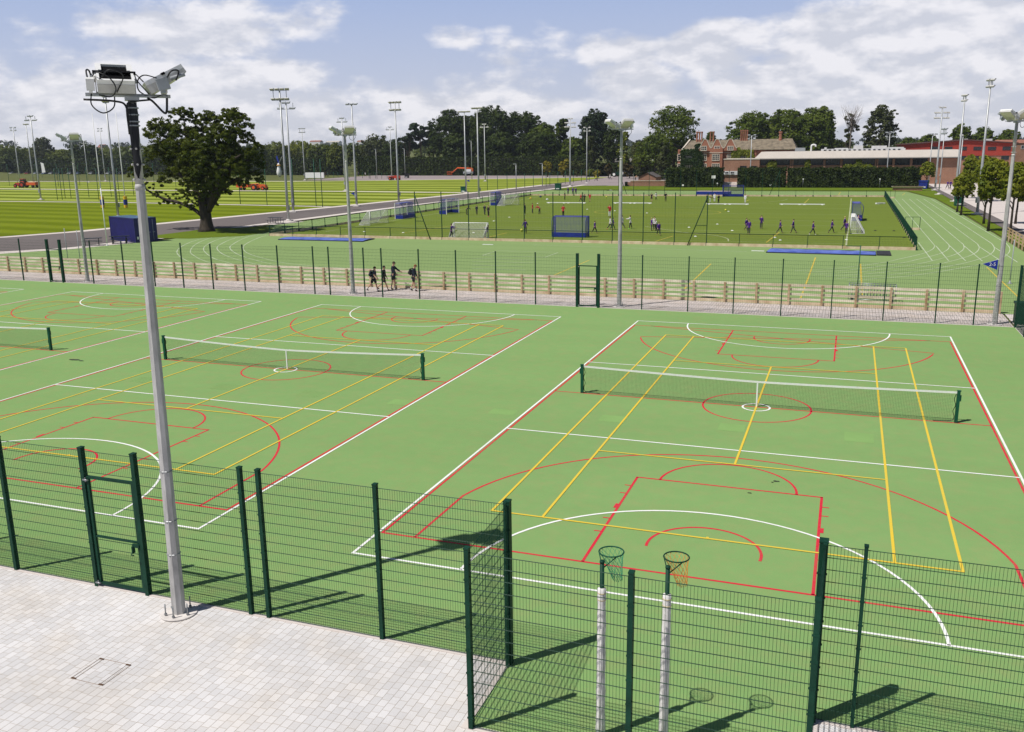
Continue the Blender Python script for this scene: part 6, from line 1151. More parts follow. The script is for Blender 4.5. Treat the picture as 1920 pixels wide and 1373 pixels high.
def manor():
    Y = 218.; A = aty(1277, 300, Y); B_ = aty(1492, 300, Y); o = thing('manor_house', 'old red brick manor with shaped gables, stone slate roofs and tall chimneys', 'manor house', (A.x, Y, 0)); ox = A.x; X = lambda px, y=290, YY=Y: aty(px, y, YY).x-ox; Z = lambda y, px=1340, YY=Y: aty(px, y, YY).z
    ez, rz = Z(281), Z(263); D = 9.
    b = MB(); b.bx(X(1277), X(1418), 0, D, 0, ez); b.bx(X(1270), X(1277)-.002, .8, D-1, 0, ez+.2); b.bx(X(1332), X(1356), -1.3, -.002, 0, ez+.25); b.bx(X(1418)+.002, X(1490), .6, D, 0, ez-.3); b.build('wall', BR, o)
    # roof: long ridge with gable end and hip
    x0, x1, xr0, xr1 = X(1278)-.2, X(1492)+.2, X(1287), X(1482); b = MB(); e = ez-.05
    b.add([(x0, -.35, e), (x1, -.35, e-.1), (x1, D+.3, e-.1), (x0, D+.3, e), (xr0, D/2, rz), (xr1, D/2, rz+.15)], [(0, 1, 5, 4), (1, 2, 5), (2, 3, 4, 5), (3, 0, 4)]); b.build('roof', SLATE, o)
    b = MB(); b.add([(x0-.05, -.4, e), (x0+.35, -.45, e+.1), (xr0+.35, D/2-.1, rz+.35), (xr0-.1, D/2-.1, rz+.35), (x0-.05, -.2, e), (xr0-.1, D/2+.2, rz+.3)], [(0, 1, 2, 3), (0, 3, 5, 4)]); b.build('verge_coping', STONE, o)
    # shaped gables
    for k, (pc, hw, yy) in enumerate(((1322, 11.5, -.25), (1344.5, 11.5, -.02-.3), (1369, 12.5, -.25))):
        xc = X(pc); w = X(pc+hw)-xc; h = rz-ez+.15; pr = [(-1, -.1), (-1, .12), (-.80, .20), (-.62, .42), (-.46, .66), (-.34, .80), (-.2, 1.0), (.2, 1.0), (.34, .80), (.46, .66), (.62, .42), (.80, .20), (1, .12), (1, -.1)]
        b = MB(); b.prism([(xc+u*w, ez+v*h) for u, v in pr], yy-.35, yy+.05, lambda u, v, d: (u, d, v)); g = b.build('gable', BR, o); b = MB()
        for (u0, v0), (u1, v1) in zip(pr[1:-2], pr[2:-1]): p, q = Vector((xc+u0*w, yy-.18, ez+v0*h)), Vector((xc+u1*w, yy-.18, ez+v1*h)); n_ = Vector((-(q.z-p.z), 0, q.x-p.x)).normalized()*.16; b.add([p+Vector((0, -.25, 0)), q+Vector((0, -.25, 0)), q+Vector((0, .3, 0)), p+Vector((0, .3, 0)), p+n_+Vector((0, -.25, 0)), q+n_+Vector((0, -.25, 0)), q+n_+Vector((0, .3, 0)), p+n_+Vector((0, .3, 0))], [(4, 5, 6, 7), (0, 1, 5, 4), (3, 7, 6, 2)])
        b.build('coping', STONE, g)
        b = MB(); b.add([(xc-w*.95, yy, ez), (xc+w*.95, yy, ez), (xc, yy, ez+h*.95), (xc-w*.95, D/2, ez), (xc+w*.95, D/2, ez), (xc, D/2, ez+h*.95)], [(0, 3, 5, 2), (1, 2, 5, 4)]); b.build('roof', SLATE, o)
    for a, c, t in ((1305, 1309.2, 247), (1309.8, 1313.6, 247), (1314.2, 1318, 247), (1330.5, 1334.2, 246.5), (1335.8, 1340, 246.5), (1388, 1391.2, 244), (1391.8, 1395, 244), (1395.6, 1398.8, 244), (1399.4, 1403, 244), (1460, 1467, 247)):
        b = MB(); xc, r = (X(a, 255, Y+4)+X(c, 255, Y+4))/2, (X(c, 255, Y+4)-X(a, 255, Y+4))/2; tz = Z(t, a, Y+4); b.lathe([(r*.95, rz-.9), (r*.95, rz+.15), (r*.75, rz+.35), (r*.75, tz-.5), (r*1.05, tz-.3), (r*1.05, tz-.05), (r*.8, tz)], (xc, 4, 0), 8, False); b.build('chimney', BR, o)
    for a, c, y0, y1, nx, ny, yy in ((1315, 1324, 275, 282, 3, 2, -.6), (1340, 1349, 275, 281.5, 3, 2, -.68), (1365, 1374, 275, 281, 3, 2, -.6), (1315, 1324, 290, 300.5, 3, 3, 0), (1336, 1348, 290, 300.5, 4, 3, -1.3), (1364, 1372, 290, 300, 3, 3, 0), (1283, 1297, 290, 299, 4, 2, 0), (1388, 1401, 292, 298, 4, 1, 0), (1315, 1324, 308, 317, 3, 3, 0), (1335.5, 1348, 308, 317, 4, 3, -1.3), (1283, 1296, 308, 315, 4, 2, 0), (1271.2, 1275.5, 290, 300.5, 1, 3, .8), (1271.2, 1275.5, 308, 316, 1, 3, .8)): wn(o, Y+yy, a, c, y0, y1, nx, ny, .17, STONE, .08)
    b = MB(); b.bx(X(1314), X(1332)-.002, -.12, -.002, Z(287), Z(286)); b.bx(X(1356)+.002, X(1374), -.12, -.002, Z(287), Z(286)); b.bx(X(1332)-.05, X(1356)+.05, -1.42, -1.302, Z(287), Z(286)); b.build('string_course', STONE, o)
    leafpatch(o, Y-.15, [(1277, 1316, 281, 290), (1277, 1283, 290, 330), (1297, 1318, 290, 330), (1283, 1297, 300, 307), (1305, 1317, 272, 282)], 3600, .42, 5); leafpatch(o, Y-.1, [(1372, 1412, 282, 292), (1372, 1387, 278, 300), (1402, 1412, 290, 300)], 2000, .42, 6, 'light')
    # low brick block in front of the right part
    YY = 205.; l = MB(); xa, xb = aty(1357, 310, YY).x-ox, aty(1424, 310, YY).x-ox; l.bx(xa, xb, YY-Y, YY-Y+9, 0, aty(1390, 299.5, YY).z); l.build('low_block', BR2, o); b = MB(); b.bx(xa-.1, xb+.1, YY-Y-.1, YY-Y+9.1, aty(1390, 299.5, YY).z, aty(1390, 299.5, YY).z+.22); b.build('parapet', STONE, o)
    b = MB(); b.bx(xa-.05, aty(1386, 320, YY).x-ox, YY-Y-.35, YY-Y-.01, aty(1370, 328, YY).z, aty(1370, 321, YY).z); b.build('white_band', WHITEW, o)
    for a, c in ((1360, 1365), (1370, 1376)): wn(o, YY-.36, a, c, 322.5, 326, 2, 1, .08, WHITEW)
    for a, c in ((1388, 1399), (1406, 1418)): wn(o, YY, a, c, 312, 317.5, 2, 1, .1, DARKTRIM)
manor()
def school():
    Y = 206.; P = aty(1424.5, 300, Y); Q = aty(1797, 300, Y); o = thing('school_building', 'long low brick school block with pale sloping roof and a row of dark windows', 'school building', (P.x, Y, 0)); L = Q.x-P.x; ox = P.x; zt = aty(1600, 285, Y).z; ze = aty(1600, 297.5, Y).z; D = 16.
    b = MB(); b.bx(0, L, 0, D, 0, ze-.02); b.build('wall', BR2, o)
    b = MB(); s = zt-ze+.25; b.add([(-1.2, -.9, ze), (L+.3, -.9, ze), (L+.3, -.9, ze+.25), (-1.2, -.9, ze+.25), (.2, 1.2, ze+s), (L+.3, 1.2, ze+s), (-1.2, D, ze), (L+.3, D, ze), (.2, D, ze+s), (L+.3, D, ze+s)], [(0, 1, 2, 3), (3, 2, 5, 4), (0, 3, 4, 8, 6), (1, 7, 9, 5, 2), (4, 5, 9, 8), (0, 6, 7, 1)]); b.build('roof', METALROOF, o)
    b = MB(); b.bx(-1.25, L+.35, -.98, -.902, ze-.1, ze+.06); b.build('gutter', DARKTRIM, o)
    for a, c in ((1427, 1450), (1456, 1480), (1487, 1511), (1518, 1542.5), (1549, 1574), (1581.5, 1607), (1614.5, 1639.5), (1646.5, 1672), (1679, 1705), (1712, 1738)):
        wn(o, Y, a, c, 297.8, 309, 4, 1, .09, DARKTRIM, .10)
    for px in (1453, 1483.5, 1486, 1514.5, 1546, 1577.5, 1610.5, 1642.5, 1645, 1675.5, 1708.5, 1741): b = MB(); x = aty(px, 305, Y).x-ox; b.bx(x-.22, x+.22, -.22, -.002, 0, ze-.04); b.build('pilaster', BR2, o)
    b = MB(); X = lambda px: aty(px, 280, Y+9).x-ox; Zt = lambda y: aty(1600, y, Y+9).z; z0 = zt+.02
    for a, c, t in ((1540, 1697, 279), (1600, 1618, 273), (1634, 1662, 274), (1662, 1694, 277), (1546, 1550, 276), (1565, 1590, 277.5)): b.bx(X(a), X(c), 7+random.uniform(0, .3), 11+random.uniform(0, .4), z0, Zt(t))
    b.build('roof_unit', WHITEW, o)
    b = MB()
    for k in range(16): x = X(1545+k*9.2); b.bx(x, x+.55, 6.9, 6.99, Zt(282.5), Zt(280.3))
    b.build('roof_unit_window', M['glass'], o)
    b = MB(); x = X(1522); p = [(x, 6, z0), (x, 6, Zt(274)), (x+.1, 6, Zt(271.5)), (x+.6, 6, Zt(270.5)), (x+1.0, 6, Zt(272)), (x+1.0, 6, Zt(274.5))]; b.tube(spline(p, 4), .22, 8); b.build('vent_pipe', M['whitepl'], o)
    b = MB(); xa = X(1492); b.bx(xa, X(1510), 6, 6.1, z0, Zt(276)); b.bx(xa, X(1510), 9, 9.1, z0, Zt(276)); b.build('railing', M['grey'], o)
    leafpatch(o, Y-.25, [(1511, 1518, 300, 316), (1606, 1614, 299, 316), (1581, 1635, 309, 316), (1440, 1456, 303, 316)], 1500, .4, 8, 'light')
school()
def red_hall():
    Y = 244.; P, Q, T = aty(1690, 272.5, Y), aty(1906, 269.5, Y), aty(1812, 263.7, Y); o = thing('red_hall', 'wide red clad hall with a shallow pitched roof behind the avenue', 'hall', (P.x, Y, 0)); ox = P.x; zb = aty(1800, 292.5, Y).z; L = Q.x-ox; xt = T.x-ox
    b = MB(); b.prism([(0, zb), (L, zb), (L, Q.z), (xt, T.z), (0, P.z)], 0, 30, lambda u, v, d: (u, d, v)); b.build('cladding', REDCLAD, o)
    b = MB(); b.bx(.1, L-.1, .15, 29.8, 0, zb); b.build('wall', BR2, o)
    b = MB(); b.add([(-.4, -.5, P.z+.05), (xt, -.5, T.z+.05), (L+.4, -.5, Q.z+.05), (-.4, 30.4, P.z+.05), (xt, 30.4, T.z+.05), (L+.4, 30.4, Q.z+.05), (-.4, -.5, P.z+.32), (xt, -.5, T.z+.32), (L+.4, -.5, Q.z+.32), (-.4, 30.4, P.z+.32), (xt, 30.4, T.z+.32), (L+.4, 30.4, Q.z+.32)], [(6, 7, 10, 9), (7, 8, 11, 10), (0, 1, 7, 6), (1, 2, 8, 7), (3, 0, 6, 9), (2, 5, 11, 8), (0, 3, 4, 1), (1, 4, 5, 2)]); b.build('roof', mat('red_hall_roof', (.10, .04, .035), .6, .1, 1), o)
    for a, c in ((1745, 1757.5), (1772, 1785), (1799, 1812), (1826, 1839.5), (1853, 1867), (1880.5, 1894.5)): wn(o, Y, a, c, 276, 281, 2, 2, .1, DARKTRIM)
    for a, c in ((1802, 1810), (1824, 1837), (1878, 1891)): wn(o, Y+.15, a, c, 293.4, 299, 2, 1, .1, DARKTRIM)
    b = MB(); 
    for px, w in ((1853, 2.0), (1812, .8)): x = aty(px, 262, Y+8).x-ox; b.bx(x-w/2, x+w/2, 8, 9.5, T.z-.4, aty(px, 260.5, Y+8).z)
    b.build('roof_unit', WHITEW, o)
red_hall()
def block(name, label, cat, px0, px1, Y, ytop, yridge, wall, roof, D=8, wins=(), gable=False):
    P, Q = aty(px0, ytop, Y), aty(px1, ytop, Y); o = thing(name, label, cat, (P.x, Y, 0)); L = Q.x-P.x; h = max(P.z, .8); b = MB(); b.bx(0, L, 0, D, -1, h); b.build('wall', wall, o); rz = aty((px0+px1)/2, yridge, Y+D/2).z; b = MB()
    if gable: b.add([(-.2, -.25, h), (L+.2, -.25, h), (L+.2, D+.2, h), (-.2, D+.2, h), (L/2, -.25, rz), (L/2, D+.2, rz)], [(0, 4, 5, 3), (1, 2, 5, 4), (3, 5, 2)]); b.build('roof', roof, o); b = MB(); b.prism([(0, h), (L, h), (L/2, rz-.1)], .0, .2, lambda u, v, d: (u, d, v)); b.build('gable', wall, o)
    else: b.add([(-.3, -.3, h), (L+.3, -.3, h), (L+.3, D+.3, h), (-.3, D+.3, h), (.0, D/2, rz), (L, D/2, rz)], [(0, 1, 5, 4), (1, 2, 5), (2, 3, 4, 5), (3, 0, 4)]); b.build('roof', roof, o)
    for w in wins: wn(o, Y, *w, 2, 1, .08, WHITEW)
    return o
TILE = mat('orange_tiles', (.30, .125, .085), .85, .2, 1); PALEW = mat('pale_wall', (.55, .50, .44), .85, .1, 1)
block('house', 'house with orange tiled roof behind the right end of the red hall', 'house', 1870, 1945, 300, 269, 262, BR2, TILE, 10, [(1915, 1925, 273, 279)])
block('brick_hut', 'small brick hut with a pitched roof behind the far pitch fence', 'hut', 1197, 1230, 197, 332.5, 323, BR2, mat('hut_roof', (.11, .095, .09), .85, .2, 2), 6.5, gable=True)
b = MB(); P, Q = aty(1172, 350, 192), aty(1257, 350, 192); o = thing('stone_wall', 'stepped brown stone wall in front of the brick hut', 'wall', (P.x, 192, 0)); L = Q.x-P.x; b.bx(0, L, 0, .5, 0, .95); b.bx(L*.12, L*.97, -.03, .53, .95, 1.25); b.build('wall', BR2, o); b = MB(); b.bx(L*.11, L*.98, -.08, .58, 1.25, 1.34); b.build('coping', STONE, o)
for k, (px, l) in enumerate(((1174, 'black bin at the left end of the stone wall'), (1254, 'black bin at the right end of the stone wall'))): p = aty(px, 352, 191.3); b = MB(); b.lathe([(.35, 0), (.38, .9), (.42, .92), (.40, 1.05), (.1, 1.12)], n=12); tag(b.build('litter_bin', M['black'], None, (p.x, 191.3, 0)), l, 'bin', 'bins about the grounds')
o = block('garden_shed', 'dark shed with a pale gable end under the trees', 'shed', 1152, 1183, 296, 304, 296, DARKTRIM, mat('shed_roof', (.16, .15, .14), .9, .2, 1), 6)
block('house', 'far red tiled cottage seen through the oak', 'house', 336, 358, 430, 300, 294, PALEW, TILE, 7); block('house', 'far low pale house with brown roof seen through the left of the oak', 'house', 282, 306, 390, 311, 306, BR2, PALEW, 6); block('house', 'tiny orange roofed farmhouse on the hill left of the rugby posts', 'house', 182, 194, 900, 277, 271, PALEW, TILE, 9)
for a, c, y0, y1, l, rf in ((611, 635, 266.5, 264.5, 'white long house on the hilltop between two lamp poles', PALEW), (580, 600, 266, 263.5, 'brown roofed house on the hilltop beside the white long house', TILE), (669, 679, 266, 263.5, 'orange house on the hilltop right of the second lamp pole', TILE)): block('house', l, 'house', a, c, 1150, y0, y1, WHITEW, rf, 9)
block('brick_wall', 'low brick wall at the head of the running lanes', 'wall', 1674, 1729, 171.5, 355.5, 355, BR2, STONE, .5)
# ------------------------------------------------------------------ vehicles
def wheel(par, x, y, r, w, rim, name='wheel'):
    wo = MB(); wo.tube([(x-w/2, y, r), (x+w/2, y, r)], r, 14); q = wo.build(name, M['rubber'], par); b = MB(); b.tube([(x-w/2-.012, y, r), (x+w/2+.012, y, r)], r*.6, 12); b.build('rim', rim, q)
def make_car():
    o = thing('parked_car', '', 'car', (0, 0, 0)); b = MB(); pr = [(-2.1, .3), (2.1, .3), (2.15, .55), (2.05, .78), (1.1, .92), (.55, 1.0), (-1.75, 1.0), (-2.1, .85), (-2.15, .5)]; b.prism(pr, -.86, .86, lambda u, v, d: (d, u, v)); b.build('body', M['grey'], o)
    b = MB(); b.add([(x*w, y, z) for y, z, w in ((.95, .95, .8), (.25, 1.42, .66), (-1.2, 1.44, .66), (-1.9, 1.0, .8)) for x in (-1, 1)], [(0, 1, 3, 2), (2, 3, 5, 4), (4, 5, 7, 6), (0, 2, 4, 6), (1, 7, 5, 3)]); b.build('windows', M['glass'], o); b = MB(); b.bx(-.64, .64, -1.2, .22, 1.44, 1.47); b.build('roof', M['grey'], o)
    for s in (-1, 1):
        for y in (-1.3, 1.3): wheel(o, s*.78, y, .31, .2, M['steel'])
        b = MB(); b.bx(s*.62-.16, s*.62+.16, 2.06, 2.14, .6, .74); b.build('headlight', M['lampglass'], o)
    return o
car0 = make_car(); cars = [(24, 'silver', 'leftmost silver parked car by the far hedge'), (38, 'dark', 'dark parked car between the two left masts'), (52, 'red', 'dark red parked car behind the leftmost masts'), (68, 'silver', 'silver parked car just left of the white feather flag'), (84, 'blue', 'blue grey parked car just right of the white feather flag'), (98, 'silver', 'silver parked car second right of the feather flag'), (112, 'dark', 'dark parked car third right of the feather flag'), (131, 'silver', 'pale parked car just left of the first lamp pole'), (146, 'blue', 'bluish parked car behind the first lamp pole'), (172, 'silver', 'silver parked car right of the first lamp pole'), (186, 'dark', 'dark parked car behind the left rugby post'), (205, 'silver', 'pale parked car between the rugby posts'), (226, 'dark', 'dark parked car behind the right rugby post'), (298, 'dark', 'dark parked car seen under the left side of the oak'), (322, 'silver', 'silver parked car seen under the oak right of a dark one')]
CC = {'silver': mat('car_silver', (.45, .46, .48), .25, metal=.5), 'dark': mat('car_dark', (.02, .022, .028), .2), 'red': mat('car_red', (.20, .02, .025), .25), 'blue': mat('car_blue', (.10, .14, .24), .25)}
for i, (px, c, l) in enumerate(cars):
    p = at(px, 327.6); o = car0 if i == 0 else copy_tree(car0); place(o, (p.x, p.y, 0), math.radians(190+(i*37) % 20), l, 'cars parked in the far row')
    for ch in o.children:
        if ch.name.split('.')[0] in ('body', 'roof'): ch.material_slots[0].link = 'OBJECT'; ch.material_slots[0].material = CC[c]
def tractor(p, rz, label, body, big=.8, trailer=None, tl=None, cab=True, grp='tractors about the fields'):
    o = thing('tractor', label, 'tractor', (p.x, p.y, 0), rz, grp); r = big; b = MB(); b.prism([(.3, .6), (2.5, .6), (2.6, .9), (2.5, 1.35), (1.0, 1.5), (.3, 1.4)], -.36, .36, lambda u, v, d: (u, d, v)); b.build('bonnet', body, o)
    b = MB(); b.bx(-1.0, .35, -.55, .55, .6, 1.25); 
    for s in (-1, 1): b.tube([(-1.5, s*.75, 1.0), (-1.1, s*.75, r*2+.05), (-.3, s*.75, r*2+.1), (.25, s*.75, 1.1)], .12, 6)
    b.build('mudguard', body, o)
    for s in (-1, 1): 
        for x, rr, w in ((-.65, r, .42), (1.9, r*.66, .3)): q = MB(); q.tube([(x, s*.85-w/2, rr), (x, s*.85+w/2, rr)], rr, 16); t = q.build('wheel', M['rubber'], o); q = MB(); q.tube([(x, s*.85-w/2-.02, rr), (x, s*.85+w/2+.02, rr)], rr*.55, 12); q.build('rim', M['white'] if big > 1 else body, t)
    if cab:
        b = MB(); 
        for x in (-1.05, .25):
            for s in (-1, 1): b.tube([(x, s*.6, 1.2), (x*.85, s*.52, 2.45)], .05, 6)
        b.build('cab_frame', M['black'], o); b = MB(); b.box((-.38, 0, 1.85), (1.1, 1.05, 1.1)); b.build('cab_glass', M['glass'], o); b = MB(); b.bx(-1.05, .3, -.62, .62, 2.45, 2.6); b.build('cab_roof', body, o)
    b = MB(); b.tube([(1.6, .2, 1.4), (1.6, .2, 2.2)], .05, 6); b.build('exhaust', M['black'], o)
    if trailer:
        ct, st = math.cos(rz), math.sin(rz); t = thing('trailer', tl, 'trailer', (p.x-ct*4.0, p.y-st*4.0, 0), rz, 'orange trailers behind tractors'); b = MB(); b.bx(-1.7, 1.7, -.95, .95, .75, .85); b.bx(-1.7, 1.7, -.95, -.9, .85, 1.55); b.bx(-1.7, 1.7, .9, .95, .85, 1.55); b.bx(-1.7, -1.65, -.9, .9, .85, 1.55); b.bx(1.65, 1.7, -.9, .9, .85, 1.55); b.bx(1.7, 2.6, -.06, .06, .72, .82); b.build('body', M['orange'], t); b = MB(); b.ball((0, 0, 1.5), .8, 10, (1.9, 1.05, .45)); b.build('load', mat('trailer_load', (.45, .33, .2), .9, .3, 3), t)
        for s in (-1, 1): q = MB(); q.tube([(-.5, s*.8-.14, .42), (-.5, s*.8+.14, .42)], .42, 12); q.build('wheel', M['rubber'], t)
tractor(at(43, 352), PI+.05, 'red tractor with cab driving along the far left path', M['red'], .85, True, 'orange trailer behind the red tractor on the far left path'); tractor(at(484, 357), .05, 'orange tractor without cab right of the oak crown', M['orange'], .75, True, 'orange trailer with a sandy load right of the oak', False); tractor(at(737, 338), .0, 'small red mower before the fence left of the tarmac yard', M['red'], .55, None, None, False)
tractor(at(1163, 331.5), PI, 'green vintage tractor with large pale wheels beside the lamp pole', M['green'], 1.15, None, None, False)
def lift():
    p = at(872, 329.5); o = thing('boom_lift', 'orange boom lift standing before the long dark hedge', 'boom lift', (p.x, p.y, 0), .05); b = MB(); b.bx(-.4, 3.4, -1.0, 1.0, .7, 1.5); b.build('chassis', M['grey'], o)
    for x in (.3, 2.7):
        for s in (-1, 1): wheel(o, x, s*1.0, .5, .4, M['white'])
    b = MB(); b.bx(.2, 2.6, -.8, .8, 1.5, 2.3); b.build('engine_cover', M['whitepl'], o); b = MB(); b.bx(2.5, 3.3, -.5, .5, 1.5, 2.7); b.tube([(3.0, 0, 2.6), (-3.0, 0, 2.8)], .28, 6); b.tube([(-2.9, 0, 2.85), (-5.2, 0, 1.0)], .2, 6); b.build('boom', M['orange'], o)
    b = MB(); 
    for z in (.5, 1.0, 1.5): b.tube([(-6.9, -.5, z), (-5.2, -.5, z), (-5.2, .5, z), (-6.9, .5, z), (-6.9, -.5, z)], .05, 5)
    for x in (-6.9, -5.2): b.tube([(x, -.5, .4), (x, -.5, 1.5)], .05, 5)
    b.bx(-6.9, -5.2, -.5, .5, .38, .45); b.build('basket', M['orange'], o)
lift()
def playground():
    p = at(942, 329); o = thing('climbing_frame', 'playground climbing frame with yellow roof and blue panels before the dark hedge', 'climbing frame', (p.x, p.y, 0)); b = MB()
    for x in (-2.6, 0, 2.6):
        for y in (-1, 1): b.tube([(x, y, 0), (x, y, 5.2 if x < 1 else 4)], .1, 6)
    b.build('post', M['grey'], o); b = MB(); b.bx(-2.8, .2, -1.1, 1.1, 5.2, 5.4); b.build('roof', mat('play_yellow', (.40, .40, .12), .6), o); b = MB(); b.bx(-2.6, 2.6, -1, 1, 1.4, 1.55); b.build('deck', M['blue'], o); b = MB(); b.bx(-2.6, -.1, -1.06, -1, .2, 1.2); b.build('panel', mat('play_blue', (.12, .28, .40), .6), o)
    q = at(962, 329); o = thing('play_tower', 'dark play tower with blue, white and yellow base right of the climbing frame', 'play tower', (q.x, q.y, 0)); b = MB()
    for x in (-1.6, .2, 1.6): b.tube([(x, 0, 0), (x, 0, 5.5 if x > 0 else 4.8)], .12, 6)
    b.bx(-1.7, 1.7, -.1, .1, 3.6, 3.8); b.bx(-1.7, 1.7, -.1, .1, 4.6, 4.8); b.build('frame', M['grey'], o)
    for x, m, l in ((-1.4, M['blue'], ''), (.2, M['whitepl'], ''), (3.4, mat('play_yellow2', (.7, .5, .04), .6), '')): b = MB(); b.bx(x-.7, x+.7, -.8, -.6, .2, 1.6); b.build('panel', m, o)
playground()
# ------------------------------------------------------------------ small things far off
def bin_(p, h, label, m=None): b = MB(); b.bx(-.42*h, .42*h, -.4*h, .4*h, .04, h*.85); b.bx(-.46*h, .46*h, -.44*h, .44*h, h*.85, h*1.0); b.m = 1; b.bx(-.25*h, .25*h, -.41*h, -.40*h, h*.15, h*.28); tag(b.build('litter_bin', [m or M['green2'], M['whitepl']], None, (p.x, p.y, 0), .1), label, 'bin', 'bins about the grounds')
bin_(at(1797, 386), 1.35, 'dark green bin beside the middle avenue mast'); bin_(at(869.5, 361), 1.3, 'green bin at the foot of the left mast before the dark trees'); bin_(at(1046.5, 356.5), 1.5, 'green bin left of the children on the far track'); bin_(at(763, 334), 1.5, 'dark bin beside the street lamp at the yard', M['black']); bin_(at(1733, 353.5), 1.7, 'green bin under the far avenue tree'); bin_(at(1730, 354), 1.7, 'blue bin at the end of the long hedge', M['blue'])
b = MB(); p = at(1912, 617); b.bx(-.45, .45, -.35, .35, 0, 1.0); b.bx(-.5, .5, -.4, .4, 1.0, 1.12); tag(b.build('storage_box', M['green'], None, (11.45, 19.9, 0)), 'dark green box outside the court corner fence at right', 'box')
def flag_pole(): p = at(80, 334); o = thing('feather_flag', 'white upright feather flag in front of the parked cars', 'flag', (p.x, p.y, 0)); b = MB(); b.tube([(0, 0, 0), (0, 0, 6.6)], .06, 6); b.build('pole', M['steel'], o); b = MB(); b.add([(0, 0, 2.2), (1.9, .1, 2.4), (1.7, .05, 4.4), (1.3, .15, 6.2), (0, 0, 6.5)], [(0, 1, 2, 3, 4)]); b.build('cloth', M['white'], o)
flag_pole()
def pod(): p = at(524, 332); o = thing('windmill_model', 'white pod shaped figure with a dark blue blade on top at the far field edge', 'figure', (p.x, p.y, 0)); b = MB(); b.lathe([(.3, 0), (.9, .8), (1.0, 2.0), (.7, 3.2), (.45, 4.2), (.5, 4.8), (.2, 5.3)], n=12); b.build('body', M['white'], o); b = MB(); b.lathe([(.8, 4.3), (.85, 4.5), (.5, 4.7)], n=12); b.build('brim', mat('pod_orange', (.6, .3, .05), .5), o); b = MB(); b.prism([(-.1, 5.2), (.35, 5.3), (-.3, 8.2), (-1.0, 7.6)], -.06, .06, lambda u, v, d: (u, d, v)); b.build('blade', M['blue'], o); b = MB(); b.tube([(.2, 0, 5.3), (1.9, 0, 7.8)], .09, 5); b.build('stick', M['grey'], o)
pod()
def barrier(): P, Q = at(573, 335.5), at(608, 335.5); o = thing('white_barrier', 'low white barrier at the far edge of the striped field', 'barrier', (P.x, P.y, 0), math.atan2(Q.y-P.y, Q.x-P.x)); L = (Q-P).length; b = MB(); b.bx(0, L, -.2, .2, .3, 2.2); b.build('panel', M['whitepl'], o); b = MB(); [b.bx(L*t-.1, L*t+.1, -.3, .3, 0, .3) for t in (.1, .5, .9)]; b.build('foot', M['grey'], o)
barrier()
net_posts('low railing along the far edge of the striped field', [(615, 333), (626, 333.5), (634, 333.5), (645, 334), (655, 334), (668, 334), (680, 334.5), (692, 335), (704, 335), (716, 335.5), (726, 335.5)], 2.0)
car1 = copy_tree(car0); place(car1, at(626, 326), PI/2, 'red car in the gap of the far hedge under a tree', 'cars parked in the far row')
for ch in car1.children:
    if ch.name.split('.')[0] in ('body', 'roof'): ch.material_slots[0].link = 'OBJECT'; ch.material_slots[0].material = M['red']
def fountain(): p = at(1224, 322); o = thing('fountain', 'white stone fountain column in the garden left of the manor', 'fountain', (p.x, p.y, 0)); b = MB(); b.lathe([(1.6, 0), (1.7, .7), (1.5, .75)], n=16); b.build('basin', M['white'], o); b = MB(); b.lathe([(.4, .7), (.28, 1.4), (.28, 4.2), (.4, 4.4), (.2, 5.0)], n=10); b.build('column', M['white'], o)
fountain()
b = MB(); P, Q = at(1197, 321), at(1250, 321); L = (Q-P).length; b.bx(0, L, -.2, .2, 0, .7); b.m = 1; b.bx(-.1, L+.1, -.3, .3, .7, .85); tag(b.build('garden_wall', [BR, STONE], None, P, math.atan2(Q.y-P.y, Q.x-P.x)), 'low red brick garden wall before the fountain', 'wall')
def bench(px, py, label): p = at(px, py); o = thing('bench', label, 'bench', (p.x, p.y, 0), 0, 'benches about the grounds'); b = MB(); b.bx(-1, 1, -.25, .25, .42, .5); b.build('seat', M['wood'], o); b = MB(); b.bx(-1, 1, .2, .28, .6, 1.0); b.build('backrest', M['wood'], o); [(lambda b: (b.bx(x-.05, x+.05, -.2, .2, 0, .42), b.build('leg', M['wood'], o)))(MB()) for x in (-.85, .85)]
bench(1249, 348.5, 'wooden bench between the stone wall and the hedge'); bench(1183, 331, 'pale garden bench behind the green tractor')
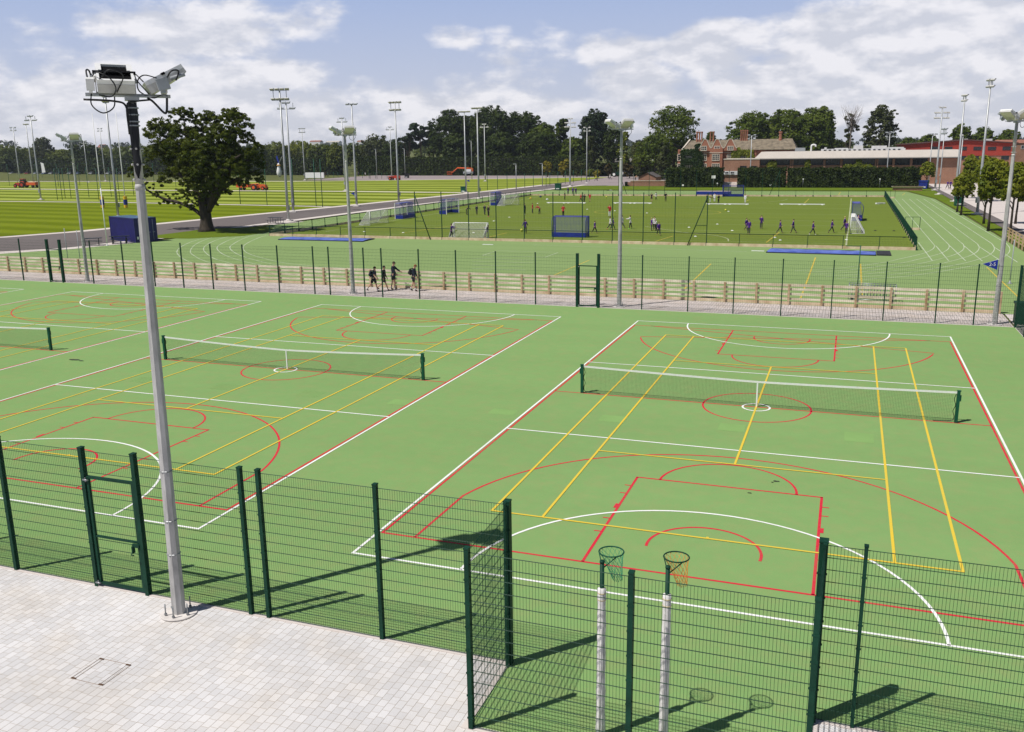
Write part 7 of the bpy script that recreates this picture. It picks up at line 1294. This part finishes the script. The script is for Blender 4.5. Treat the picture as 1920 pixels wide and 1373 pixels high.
def sign(px, py, Y, w, h, label, post_=False): p = aty(px, py, Y); o = thing('notice_sign', label, 'sign', (p.x, Y, 0), 0, 'small white notices'); b = MB(); b.bx(-w/2, w/2, -.04, .0, p.z-h/2, p.z+h/2); b.build('panel', M['white'], o); b = MB(); b.tube([(0, .06, 0), (0, .06, p.z+h/2)], .05, 6); b.build('post', M['steel'], o)
sign(1338, 332, 185.0, .9, .65, 'white notice on the clipped hedge before the manor'); sign(1280.5, 347.5, 184.8, .45, .35, 'small white notice at the foot of the left hedge'); sign(1445, 347, 184.6, .45, .35, 'small white notice at the foot of the hedge right of the goal'); sign(1345, 344, 184.7, .25, .25, 'thin notice post before the left hedge'); sign(1650, 336, 183.9, .25, .25, 'thin notice post before the long hedge'); sign(1506, 336, 183.9, .25, .25, 'second thin notice post before the long hedge')
o = thing('steps', 'pale steps climbing through the opening between the hedges', 'steps', (aty(1370, 350, 187).x, 187, 0)); b = MB(); [b.bx(-1.9, 1.9, k*.4, k*.4+.399, 0, .18*(k+1)) for k in range(6)]; b.build('tread', G('kerb_concrete'), o); b = MB(); b.bx(-2.1, -1.95, 0, 2.4, 0, 1.7); b.bx(1.95, 2.1, 0, 2.4, 0, 1.7); b.bx(-2.1, 2.1, 2.4, 2.6, 0, 1.5); b.build('wall', BR2, o)
bpy.context.view_layer.update()
# ------------------------------------------------------------------ summer haze
hb = MB(); hb.bx(-1700, 1700, -80, 2550, -1.5, 46); ho = hb.build('haze', bpy.data.materials.new('haze_air')); ho['kind'] = 'stuff'; ho['label'] = 'thin summer haze over the fields'
hm = ho.data.materials[0]; hm.use_nodes = True; hn = hm.node_tree; hn.nodes.clear(); hv = nd(hn, 'ShaderNodeVolumePrincipled'); hv.inputs['Color'].default_value = (.78, .87, 1, 1); hv.inputs['Density'].default_value = .00012; hv.inputs['Anisotropy'].default_value = .2
hq = nd(hn, 'ShaderNodeOutputMaterial'); hn.links.new(hv.outputs[0], hq.inputs['Volume'])
bpy.context.view_layer.update()
